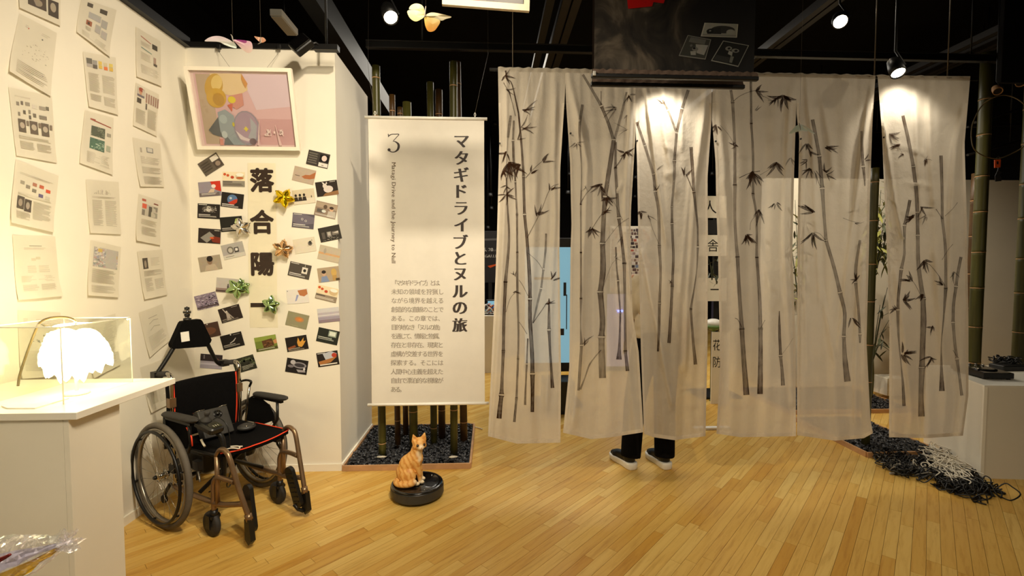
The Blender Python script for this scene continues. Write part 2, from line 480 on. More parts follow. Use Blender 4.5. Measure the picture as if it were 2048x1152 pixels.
def catmull(pts, seg=8, closed=False):
    P = [Vector(p) for p in pts]; n = len(P); out = []
    rng = range(n if closed else n - 1)
    for i in rng:
        p1 = P[i]; p2 = P[(i + 1) % n]
        p0 = P[i - 1] if (closed or i > 0) else p1 * 2 - p2
        p3 = P[(i + 2) % n] if (closed or i + 2 < n) else p2 * 2 - p1
        for k in range(seg):
            t = k / seg
            out.append(0.5 * ((2 * p1) + (p2 - p0) * t + (2 * p0 - 5 * p1 + 4 * p2 - p3) * t * t + (3 * p1 - p0 - 3 * p2 + p3) * t ** 3))
    if not closed: out.append(P[-1])
    return out
def interp(tab, y):
    """piecewise-linear table [(y, x), ...]"""
    if y <= tab[0][0]: return tab[0][1]
    for (a, b), (c, d) in zip(tab, tab[1:]):
        if y <= c: return b + (d - b) * (y - a) / (c - a)
    return tab[-1][1]
def remeshed(mb, name, m, parent, voxel, smooth_iter=6, world=False):
    """one continuous skin grown over overlapping shapes"""
    o = mb.build(name, m, parent, world=world, fix=False)
    rm = o.modifiers.new('skin', 'REMESH'); rm.mode = 'VOXEL'; rm.voxel_size = voxel; rm.use_smooth_shade = True
    sm = o.modifiers.new('soft', 'SMOOTH'); sm.factor = 0.5; sm.iterations = smooth_iter
    dg = bpy.context.evaluated_depsgraph_get(); dg.update()
    me = bpy.data.meshes.new_from_object(o.evaluated_get(dg)); me.name = name
    old = o.data; o.modifiers.clear(); o.data = me; bpy.data.meshes.remove(old)
    for p in me.polygons: p.use_smooth = True
    return o

# ------------------------------------------------------------------ lettering (outlines taken from Blender's own built-in font)
_glyphs = {}
def load_glyphs(chars, thick=0.0, mincho=False):
    todo = [c for c in sorted(set(chars)) if (c, thick, mincho) not in _glyphs and c.strip()]
    obs = []
    for c in todo:
        cu = bpy.data.curves.new('glyph', 'FONT'); cu.body = c; cu.size = 1.0; cu.offset = 0.0 if mincho else thick
        cu.resolution_u = 3; cu.fill_mode = 'FRONT'
        o = bpy.data.objects.new('glyph', cu); COL.objects.link(o); obs.append((c, o))
    dg = bpy.context.evaluated_depsgraph_get(); dg.update()
    if mincho:      # thin the level strokes, keep the upright ones: stretch, shrink the outline, squeeze back
        nobs = []
        for c, o in obs:
            cu = o.to_curve(dg).copy(); K = 6.0
            for sp in cu.splines:
                for bp in sp.bezier_points:
                    bp.handle_left_type = bp.handle_right_type = 'FREE'
                for bp in sp.bezier_points:
                    for at in ('handle_left', 'co', 'handle_right'):
                        v = getattr(bp, at); setattr(bp, at, (v[0] * K, v[1], 0))
            cu.dimensions = '2D'; cu.fill_mode = 'FRONT'; cu.offset = -thick; cu.resolution_u = 3
            q = bpy.data.objects.new('glyph', cu); COL.objects.link(q); nobs.append((c, q, o))
        dg.update()
        for c, q, o in nobs:
            me = bpy.data.meshes.new_from_object(q.evaluated_get(dg))
            _glyphs[(c, thick, mincho)] = ([(v.co.x / 6.0, v.co.y) for v in me.vertices], [tuple(p.vertices) for p in me.polygons])
            bpy.data.meshes.remove(me); cq = q.data; bpy.data.objects.remove(q); bpy.data.curves.remove(cq)
    else:
        for c, o in obs:
            me = bpy.data.meshes.new_from_object(o.evaluated_get(dg))
            _glyphs[(c, thick, mincho)] = ([(v.co.x, v.co.y) for v in me.vertices], [tuple(p.vertices) for p in me.polygons])
            bpy.data.meshes.remove(me)
    for c, o in obs:
        cu = o.data; bpy.data.objects.remove(o); bpy.data.curves.remove(cu)
def glyph(mb, c, place, thick=0.0, mincho=False, col=None, fit=None):
    """place(x, y) -> point; fit: centre the glyph's box on (0,0) with height or width 1"""
    if not c.strip(): return
    vs, fs = _glyphs[(c, thick, mincho)]
    if fit:
        xs = [v[0] for v in vs]; ys = [v[1] for v in vs]
        cx, cy = (min(xs) + max(xs)) / 2, (min(ys) + max(ys)) / 2
        sx = 1 / max(1e-6, max(xs) - min(xs)); sy = 1 / max(1e-6, max(ys) - min(ys))
        vs = [((x - cx) * sx, (y - cy) * sy) for x, y in vs]
    mb._add([place(x, y) for x, y in vs], fs, col)
def advance(c):
    if not c.strip(): return 0.3
    vs, _ = _glyphs[(c, 0.0, False)]; return max(v[0] for v in vs) + 0.06

# ================================================================== the room
XL, YW, ZT = -2.13, 3.40, 3.04          # left wall plane, calligraphy wall plane, top of the partition walls
floor = struct(MB().box((2.2, 4.6, -0.055), (10.6, 13.2, 0.1)).build('floor', 'groove', origin=(0, 0, 0)))
PW, GAP = 0.0574, 0.0015
LENS = [0.38, 0.5, 0.62, 0.78, 0.95, 1.2]
pl_mesh = []
for L in LENS:
    o = MB().box((0, 0, -0.006), (L - GAP, PW - GAP, 0.012)).build('plank', 'plank', parent=floor)
    pl_mesh.append(o.data); bpy.data.objects.remove(o)
ca = math.cos(R(45)); planks = []
def in_view(p, m=60):
    v = Vector(p) - EYE; z = v.dot(_fw)
    if z < 0.3: return False
    x = 1024 + FPX * v.dot(_rt) / z; y = 576 - FPX * v.dot(_up) / z
    return -m < x < 2048 + m and y < 1152 + m
prnd = random.Random(11)
for it in range(-90, 150):
    t = it * PW; s_ = -3.0 + prnd.random()
    while s_ < 13.5:
        li = prnd.choices(range(6), (2, 4, 5, 5, 3, 2))[0]; L = LENS[li]; c = s_ + L / 2; s_ += L
        # along (1,1)/sqrt2, across (1,-1)/sqrt2
        x = c * ca + t * ca; y = c * ca - t * ca
        if x < XL - 0.45 or x > 7.3 or y < 0.9 or y > 11.0: continue
        if x < -1.6 and y > 4.0: continue
        planks.append((x * x + y * y, x, y, li, in_view((x, y, 0))))
planks.sort()
rest = MB(); n_ind = 0
for d2, x, y, li, vis in planks:
    if vis and n_ind < 296 and not (x < -1.35 and y < 2.3) and not (x < -2.0 or (x < -1.15 and y > 3.3)):
        o = bpy.data.objects.new('plank', pl_mesh[li]); COL.objects.link(o); o.parent = floor
        o.location = (x, y, prnd.uniform(-0.0003, 0.0003)); o.rotation_euler = (0, 0, R(45)); n_ind += 1
    else:
        u = (x + y) * ca; w = (y - x) * ca
        rest.box((u, w, -0.006), (LENS[li] - GAP, PW - GAP, 0.012))
ro = rest.build('planks_beyond', 'plank_rest', parent=floor, fix=False); ro.rotation_euler = (0, 0, R(45)); stuff(ro)

struct(MB().box((XL - 0.05, 0.95, ZT / 2), (0.1, 4.9, ZT)).build('wall_left', 'wall', origin=(XL - 0.05, 0.95, 0)))
struct(MB().box(((XL - 1.1) / 2, YW + 0.44, ZT / 2), (-1.1 - XL, 0.88, ZT)).build('wall_front', 'wall', origin=((XL - 1.1) / 2, YW + 0.44, 0)))
struct(MB().box(((XL - 1.1) / 2 + 0.0, YW - 0.006, 0.026), (-1.1 - XL, 0.012, 0.052)).box((-1.094, YW + 0.43, 0.026), (0.012, 0.87, 0.052)).build('baseboard_front', 'laminate'))
struct(MB().box((XL + 0.006, 0.95, 0.026), (0.012, 4.88, 0.052)).build('baseboard_left', 'laminate'))
# black rail on top of the partition walls
struct(MB().box((XL + 0.012, 0.95, ZT + 0.03), (0.06, 4.88, 0.06)).build('trim_1', 'black_steel'))
struct(MB().box(((XL - 1.1) / 2, YW + 0.012, ZT + 0.018), (-1.1 - XL, 0.05, 0.036)).build('trim_2', 'black_steel'))
struct(MB().box((2.2, 4.6, 4.25), (10.6, 13.2, 0.1)).build('ceiling', 'ceiling', origin=(2.2, 4.6, 4.2)))
struct(MB().box((2.2, 11.1, 2.1), (10.6, 0.1, 4.2)).build('wall_rear', 'ceiling'))
struct(MB().box((7.45, 4.6, 2.1), (0.1, 13.0, 4.2)).build('wall_right', 'ceiling'))
struct(MB().box((-3.05, 7.2, 2.1), (0.1, 7.8, 4.2)).build('wall_rear_left', 'ceiling'))
struct(MB().box((5.4, 5.60, 1.3), (4.0, 0.1, 2.6)).build('wall_white_partition', 'wall'))

# ceiling beams run straight away from the viewer
def beam(name, x0, y0, x1, y1, Z, w, h, m, Y1=None, gap=0.0, label=None):
    a = aZ(x0, y0, Z); b = aZ(x1, y1, Z)
    X = (a.x + b.x) / 2; ya, yb = sorted((a.y, b.y)); ya -= 1.2; yb = Y1 or yb
    mb = MB()
    if gap:
        for sx in (-1, 1): mb.box((X + sx * (w / 4 + gap / 2), (ya + yb) / 2, Z + h / 2), (w / 2 - gap / 2, yb - ya, h))
        mb.box((X, (ya + yb) / 2, Z + h * 0.75), (w, yb - ya, h * 0.4))
    else: mb.box((X, (ya + yb) / 2, Z + h / 2), (w, yb - ya, h))
    o = mb.build(name, m)
    return tag(o, label, 'beam')
beam('ceiling_strut', 1123, 84, 1140, 2, 3.72, 0.15, 0.08, 'grey_steel', 7.0, 0.012, 'grey double ceiling strut left of the black hanging banner, running away overhead')
beam('ceiling_strut', 1560, 90, 1667, 2, 3.72, 0.13, 0.08, 'grey_steel', 7.0, 0.012, 'grey double ceiling strut crossing overhead right of the black hanging banner')
beam('ceiling_strut', 1880, 142, 1935, 119, 3.72, 0.13, 0.08, 'grey_steel', 7.5, 0.012, 'grey double ceiling strut overhead at the far right, above the last sheer curtain')
beam('ceiling_strut', 1840, 138, 1868, 124, 3.72, 0.07, 0.06, 'grey_steel', 7.0, 0, 'thin grey ceiling strut above the lit spotlight of the right curtain')
beam('ceiling_beam', 618, 4, 672, 86, 3.45, 0.13, 0.2, 'beam_brown', 6.0, 0, 'broad dark brown beam overhead, right of the framed picture on the wall')
beam('ceiling_strut', 1070, 140, 1076, 112, 3.72, 0.07, 0.05, 'beam_brown', 8.0, 0, 'thin brown ceiling strut above the leftmost sheer curtain')

# lighting track across the whole room, above the curtains
def track(name, x0, x1, ypx, Y, h, label):
    a = aY(x0, ypx[0], Y); b = aY(x1, ypx[1], Y); z = (a.z + b.z) / 2
    root = empty(name, ((a.x + b.x) / 2, Y, z)); tag(root, label, 'track'); L = b.x - a.x
    MB().box((0, 0, 0), (L, 0.04, h)).build('rail', 'black_steel', root)
    for sz in (-1, 1): MB().box((0, -0.022, sz * h / 2), (L, 0.008, 0.007)).build('lip', 'grey_steel', root)
    for q in (-0.42, 0.0, 0.42): MB().cyl((q * L, 0, h / 2), (q * L, 0, 4.2 - z), 0.006).build('hanger_rod', 'black_steel', root)
    return root
track('lighting_track', 733, 2040, (101, 109), 3.75, 0.052, 'long black lighting track with grey lips spanning the room above the curtains')

# curtain rod
YC = 3.10
ra = aY(985, 146, YC); rb_ = aY(1950, 152, YC); ZR = (ra.z + rb_.z) / 2
root = empty('curtain_rod', ((ra.x + rb_.x) / 2, YC, ZR)); tag(root, 'long thin black rod that carries all six sheer curtains', 'rod')
Lr = rb_.x - ra.x
MB().cyl((-Lr / 2 - 0.02, 0, 0), (Lr / 2 + 0.02, 0, 0), 0.011).build('rod', 'black_steel', root)
for q in (-0.46, 0.283, 0.44): MB().cyl((q * Lr, 0.0, 0), (q * Lr, 0.0, 4.2 - ZR), 0.004, n=6).build('hanger_wire', 'wire', root)

# spotlights
def spotlight(px, py, Y, aim, label, lit=True, r=0.05, L=0.13, m='black', group=None):
    c = aY(px, py, Y); d = (Vector(aim) - c).normalized(); q = d.to_track_quat('Z', 'Y')
    root = empty('spotlight', c); tag(root, label, 'lamp', group)
    rot = q.to_matrix()
    def T(x, y, z): return rot @ Vector((x, y, z))
    mb = MB(); mb.lathe([(r * .55, -L), (r * .8, -L * .96), (r, -L * .5), (r * 1.02, 0.0), (r * .9, 0.0), (r * .85, -0.012)], axis=d, n=20); mb.build('housing', m, root)
    MB().lathe([(0, -0.010), (r * .86, -0.010)], axis=d, n=20).build('lens', 'lamp_glow' if lit else 'plastic_grey', root)
    j = T(0, 0, -L * .6)
    MB().tube([j + T(r, 0, 0), j + T(r * 1.3, 0, 0), Vector((j.x, j.y, j.z + r * 2.2)), Vector((j.x, j.y, 4.2 - c.z))], 0.008, 6).build('bracket', 'black_steel', root)
    return root
spotlight(782, 36, 3.1, (0.3, 1.5, 0.6), 'lit black spotlight on the dark ceiling above the white banner')
spotlight(1681, 44, 3.3, (1.2, 1.0, 1.0), 'lit black spotlight on the dark ceiling at upper right')
spotlight(1797, 147, 2.86, (2.45, 2.35, 1.9), 'lit spotlight shining on the top of the rightmost sheer curtain', r=0.042)
spotlight(1996, 183, 3.6, (2.6, 1.5, 1.0), 'small unlit spotlight beside the tall right bamboo, left one of two', lit=False, r=0.03, L=0.09, m='tray_wood')
spotlight(2042, 166, 3.4, (2.6, 1.5, 1.0), 'small unlit spotlight at the right edge of the view, higher one of two', lit=False, r=0.03, L=0.09, m='tray_wood')

# dark box lamp at the end of the partition wall
c = aY(603, 90, 3.15); root = empty('box_floodlight', c); tag(root, 'tilted black box floodlight on the wall top above the framed picture', 'lamp')
rot = Euler((R(-30), R(-42), R(10))).to_matrix()
MB().rbox((0, 0, 0), (0.13, 0.05, 0.11), 0.01, rot).build('lamp_box', 'black', root)
MB().box(rot @ Vector((0, -0.03, 0)), (0.11, 0.006, 0.09), rot).build('front_glass', 'gloss_black', root)
MB().box((0.14, 0.06, 0.01), (0.16, 0.05, 0.035)).tube([(0.04, 0.0, 0.0), (0.08, 0.03, 0.03), (0.12, 0.06, 0.01)], 0.01).build('mount', 'black_steel', root)
MB().tube([(0.14, 0.06, 0.02), (0.14, 0.06, 4.2 - c.z)], 0.008, 6).build('stem', 'black_steel', root)

# pale box up in the ceiling void at upper left
c = aY(569, 45, 4.6); root = empty('ceiling_panel', c); tag(root, 'pale grey rectangular box on the ceiling at upper left', 'panel')
MB().rbox((0, 0, 0), (0.11, 0.36, 0.06), 0.006).build('panel_body', 'laminate', root)
MB().box((0, 0, -0.037), (0.095, 0.34, 0.006)).build('panel_face', 'laminate', root)
MB().cyl((0, 0, 0.02), (0, 0, 4.2 - c.z), 0.006).build('hanger_rod', 'black_steel', root)

# ------------------------------------------------------------------ white display counter at left
ZC = 1.0
XF, Y0c, Y1c, XR = -2.10, 1.635, 2.135, -1.425
root = empty('display_counter', ((XF + XR) / 2, (Y0c + Y1c) / 2, 0)); tag(root, 'white display counter with overhanging top at left, carrying the acrylic case', 'counter')
MB().rbox(((XF + XR) / 2, (Y0c + Y1c) / 2, ZC - 0.0125), (XR - XF, Y1c - Y0c, 0.025), 0.002).build('counter_top', 'laminate_top', root, world=True)
xb = aY(138, 900, Y0c + 0.004).x
yb = 1.86
MB().box(((XF + xb - 0.0195) / 2, Y0c + 0.016, (ZC - 0.026) / 2), (xb - 0.0195 - XF, 0.018, ZC - 0.026)).build('front_panel', 'laminate', root, world=True)
MB().box((xb - 0.009, (Y0c + 0.007 + yb) / 2, (ZC - 0.027) / 2), (0.018, yb - Y0c - 0.007, ZC - 0.026)).build('side_panel', 'laminate', root, world=True)
MB().box(((XF + xb) / 2 - .01, yb - 0.01, (ZC - 0.027) / 2), (xb - XF - .03, 0.018, ZC - 0.027)).build('back_panel', 'laminate', root, world=True)

# flat white slip on the counter
a, b, c3 = aZ(14, 818, ZC), aZ(70, 818, ZC), aZ(138, 798, ZC)
o = MB().prism([a, b, c3, c3 + (a - b) * 1.0 + Vector((0, 0.01, 0)), a + Vector((-.05, .03, 0))], (0, 0, 0.004)).build('white_sheet', 'laminate_top'); o.location.z += 0.0005
tag(o, 'thin white sheet lying on the counter in front of the acrylic case', 'sheet')

# clear acrylic case
bx0, bx1, by0, by1, bz0, bz1 = -1.835, -1.56, 1.74, 2.065, ZC + 0.0005, ZC + 0.283
root = empty('acrylic_case', ((bx0 + bx1) / 2, (by0 + by1) / 2, bz0)); tag(root, 'clear acrylic case over the glowing feathered lamp on the counter', 'case')
t = 0.004
for sx, x in ((-1, bx0), (1, bx1 - t)): MB().box((x + t / 2, (by0 + by1) / 2, (bz0 + bz1) / 2), (t, by1 - by0, bz1 - bz0)).build('side_pane', 'acrylic', root, world=True)
for y in (by0, by1 - t): MB().box(((bx0 + bx1) / 2, y + t / 2, (bz0 + bz1) / 2), (bx1 - bx0 - 2 * t, t, bz1 - bz0)).build('front_pane' if y == by0 else 'back_pane', 'acrylic', root, world=True)
hx, hy, hr = -1.715, 1.885, 0.045      # cable hole in the lid
ring_o = []; ring_i = []
for i in range(24):
    a_ = 2 * math.pi * i / 24; ring_i.append(Vector((hx + hr * math.cos(a_), hy + hr * math.sin(a_), bz1)))
    k_ = max(abs(math.cos(a_)) / ((bx1 - bx0) / 2), abs(math.sin(a_)) / ((by1 - by0) / 2))
    ring_o.append(Vector(((bx0 + bx1) / 2 + math.cos(a_) / k_, (by0 + by1) / 2 + math.sin(a_) / k_, bz1)))
mb = MB()._add(ring_o + ring_i, [(i, (i + 1) % 24, 24 + (i + 1) % 24, 24 + i) for i in range(24)])
mb.build('lid_pane', 'acrylic', root, world=True)
e = 0.0022
def rod(p, q, mt='acrylic_edge'): MB().cyl(p, q, e, n=6).build('pane_edge', mt, root, world=True)
for x in (bx0, bx1):
    rod((x, by0, bz1), (x, by1, bz1))
    for y in (by0, by1): rod((x, y, bz0), (x, y, bz1))
for y in (by0, by1): rod((bx0, y, bz1), (bx1, y, bz1))

# glowing feathered lamp inside the case
lc = aY(150, 698, 1.88)
root = empty('feathered_lamp', (lc.x, lc.y, ZC + 0.002)); tag(root, 'glowing white feathered lamp inside the acrylic case', 'lamp')
lamp_m = emit_mat('feather_glow', '#fff3d2', 4.0)
frnd = random.Random(3)
def feather(base, dirv, L, w, droop):
    d = Vector(dirv).normalized(); side = Vector((1, 0, 0)) - d * d.x
    side = side.normalized() if side.length > .2 else Vector((0, 0, 1))
    P = []; nn = 9
    for i in range(nn + 1):
        s_ = i / nn; c = Vector(base) + d * (L * s_) + Vector((0, 0, -droop * s_ * s_))
        ww = w * math.sin(math.pi * min(1, 0.22 + 0.78 * s_)) ** 0.8 * (1 + .10 * math.sin(i * 2.6)) if i < nn else 0.0006
        P.append([c - side * ww, c + d.cross(side) * 0.3 * ww, c + side * ww])
    return MB().grid(P, 3, nn + 1)
for sx_, ex in ((-0.040, .058), (0.040, .055)):
    MB().ell(lc + Vector((sx_, 0, .020)), (ex, 0.058, 0.062)).build('glowing_core', lamp_m, root, world=True)
for row, (zz, nf, L, w, sp, rx) in enumerate(((.050, 15, .070, .026, .8, .072), (.018, 16, .080, .030, .50, .092), (-.020, 14, .075, .030, .30, .082))):
    for i in range(nf):
        a_ = 2 * math.pi * (i + .5 * row) / nf + frnd.uniform(-.1, .1); x_ = math.cos(a_); y_ = math.sin(a_)
        b_ = lc + Vector((rx * x_ * .82, 0.055 * y_, zz + .012 * frnd.uniform(-1, 1)))
        feather(b_, (x_ * sp, y_ * sp * .5, -0.75), L * frnd.uniform(.8, 1.15), w * frnd.uniform(.85, 1.15), 0.008).build('feather', lamp_m, root, world=True)
for x_, L in ((-0.020, .108), (.050, .104), (.004, .07), (-.055, .07)): feather(lc + Vector((x_, -0.035, -0.02)), (0.12 * (1 if x_ > 0 else -.3), -0.05, -1), L, 0.027, 0.0).build('feather', lamp_m, root, world=True)
MB().cyl(lc + Vector((0.0, 0, -0.03)), (lc.x, lc.y, ZC + 0.012), 0.006).lathe([(0.04, 0), (0.04, 0.008), (0.008, 0.012)], (lc.x, lc.y, ZC + 0.002)).build('stand', 'white_plastic', root, world=True)
# brown flex looping out through the lid
p = [aY(36, 772, 1.95), aY(40, 748, 1.95), aY(56, 700, 1.93), aY(70, 664, 1.92), aY(80, 645, 1.90), aY(100, 636, 1.88), aY(125, 634, 1.87), aY(142, 637, 1.87), aY(151, 643, 1.88), aY(142, 649, 1.89), aY(118, 652, 1.895), aY(118, 668, 1.9), lc + Vector((0.0, 0, 0.07))]
o = MB().tube(catmull(p, 8), 0.0042, 8).build('lamp_flex', 'cord_brown'); tag(o, 'brown flex looping out of the acrylic case lid to the feathered lamp', 'cable')
pl = bpy.data.lights.new('feathered_lamp_light', 'POINT'); pl.energy = 13; pl.color = (1.0, 0.86, 0.52); pl.shadow_soft_size = 0.07
po = bpy.data.objects.new('feathered_lamp_light', pl); COL.objects.link(po); po.location = lc + Vector((0, -0.0, 0.105))

# gift bouquet in clear film at the bottom left, lying on a low white stand
zs = 0.50
root = empty('low_stand', (-1.42, 1.25, 0)); tag(root, 'low white stand under the film-wrapped bouquet at bottom left', 'stand')
MB().rbox((-1.42, 1.25, zs - 0.012), (0.62, 0.30, 0.024), 0.004).build('stand_top', 'laminate_top', root, world=True)
MB().box((-1.42, 1.26, (zs - 0.024) / 2), (0.54, 0.24, zs - 0.024)).build('stand_body', 'laminate', root, world=True)
root = empty('wrapped_bouquet', (-1.42, 1.25, zs + 0.001))
MB().tube([aY(20, 1120, 1.25), aY(-40, 1150, 1.24), (-1.60, 1.25, zs + .12), (-1.60, 1.25, zs + .002)], 0.012, 8).lathe([(.05, 0), (.05, .006), (.012, .012)], (-1.60, 1.25, zs + .001)).build('bouquet_holder', 'white_plastic', root, world=True); tag(root, 'bouquet wrapped in crinkled clear film with yellow and lilac paper at bottom left', 'bouquet')
crn = random.Random(5)
def crinkle(fn, nu, nv, amp):
    return [[fn(j / (nu - 1), i / (nv - 1)) + Vector([crn.uniform(-amp, amp) for _ in range(3)]) for j in range(nu)] for i in range(nv)]
tip = aY(126, 1088, 1.25); foot = aY(-60, 1152, 1.22)
ax_ = (foot - tip); axn = ax_.normalized(); sd_ = Vector((0, 1, 0)); up2 = sd_.cross(axn).normalized()
if up2.z < 0: up2 = -up2
def wrap(u, v):      # u from the foot to the gathered tip, v around
    a_ = v * 2 * math.pi; bulge = 0.062 * min(1, (1 - u) * 1.5) ** .7 + 0.006
    return tip + ax_ * (1 - u) + sd_ * (math.cos(a_) * bulge * 1.2) + up2 * (math.sin(a_) * bulge)
MB().grid(crinkle(wrap, 44, 26, 0.0032), 44, 26, smooth=False).build('film_wrap', 'cellophane', root, world=True)
def fan(u, v):
    a_ = R(-60 + 190 * u); return tip + Vector((0.040 * v * math.cos(a_), 0.022 * math.sin(u * 23), 0.034 * v * math.sin(a_)))
MB().grid(crinkle(fan, 50, 8, 0.004), 50, 8, smooth=False).build('film_ruffle', 'cellophane', root, world=True)
ym = mat('yellow_tissue', '#d9a81c', 0.5, var=0.15, nscale=8); lm = mat('lilac_tissue', '#cfc6d8', 0.6, var=0.1)
def sheet(off_a, off_b, w0, m_, nm):
    def f(u, v):
        b_ = .052 * min(1, (1 - u) * 1.5) ** .7 + .004
        return tip + ax_ * (1 - u) + sd_ * (-.9 * b_) + up2 * (b_ * (off_a + (off_b - off_a) * v))
    MB().grid(crinkle(f, 12, 5, 0.003), 12, 5, smooth=False).build(nm, m_, root, world=True)
sheet(-.95, -.15, 1, ym, 'yellow_tissue'); sheet(-.05, .95, 1, lm, 'lilac_tissue')
MB().ell(tip + ax_ * .72 - sd_ * .066 + up2 * -.03, (.012, .004, .006)).build('flower_centre', mat('flower_brown', '#6b4a1c', .6), root, world=True)
MB().tube(catmull([aY(-14, 1122, 1.13), aY(6, 1115, 1.13), aY(20, 1109, 1.13), aY(14, 1114, 1.13), aY(-6, 1126, 1.13)], 6), 0.003, 6).build('red_ribbon', mat('dark_red', '#7a1414', 0.5), root, world=True)

# ================================================================== prints: papers, postcards, picture, lettering
def C(h): return lin(h)
class Print:
    """flat coloured shapes laid on a surface given by place(u, v, lift)"""
    def __init__(s, place, step=0.0003): s.pl = place; s.mb = MB(); s.k = 0; s.step = step; s.r = random.Random(1)
    def rect(s, u0, v0, u1, v1, c, n=2):
        s.k += 1; h = s.step * s.k
        P = [[s.pl(u0 + (u1 - u0) * j / n, v0 + (v1 - v0) * i / n, h) for j in range(n + 1)] for i in range(n + 1)]
        s.mb.grid(P, n + 1, n + 1, C(c), False); return s
    def ell(s, cu, cv, ru, rv, c, a0=0, a1=360, n=18, rot=0):
        s.k += 1; h = s.step * s.k; pts = []
        for i in range(n):
            a = R(a0 + (a1 - a0) * i / (n if a1 - a0 == 360 else n - 1)); x, y = ru * math.cos(a), rv * math.sin(a)
            cr, sr = math.cos(R(rot)), math.sin(R(rot)); pts.append(s.pl(cu + x * cr - y * sr, cv + x * sr + y * cr, h))
        s.mb.poly(pts, C(c)); return s
    def poly(s, pts, c):
        s.k += 1; h = s.step * s.k; s.mb.poly([s.pl(u, v, h) for u, v in pts], C(c)); return s
    def lines(s, u0, v0, u1, v1, n, c, fill=0.55, ragged=0.12):
        s.k += 1; h = s.step * s.k; dv = (v1 - v0) / n
        for i in range(n):
            ue = u1 - (u1 - u0) * (s.r.random() * ragged if (i + 1) % 5 else s.r.random() * 0.5)
            a, b = v0 + i * dv, v0 + (i + fill) * dv
            s.mb.poly([s.pl(u0, a, h), s.pl(ue, a, h), s.pl(ue, b, h), s.pl(u0, b, h)], C(c))
        return s
    def specks(s, u0, v0, u1, v1, n, cols, w, hgt):
        s.k += 1; h = s.step * s.k
        for i in range(n):
            u = u0 + (u1 - u0) * s.r.random(); v = v0 + (v1 - v0) * s.r.random(); a = w * (0.4 + s.r.random()); b = hgt * (0.4 + s.r.random())
            s.mb.poly([s.pl(u, v, h), s.pl(min(u + a, u1), v, h), s.pl(min(u + a, u1), min(v + b, v1), h), s.pl(u, min(v + b, v1), h)], C(s.r.choice(cols)))
        return s
    def run(s, ops):
        for op in ops: getattr(s, op[0])(*op[1:])
        return s

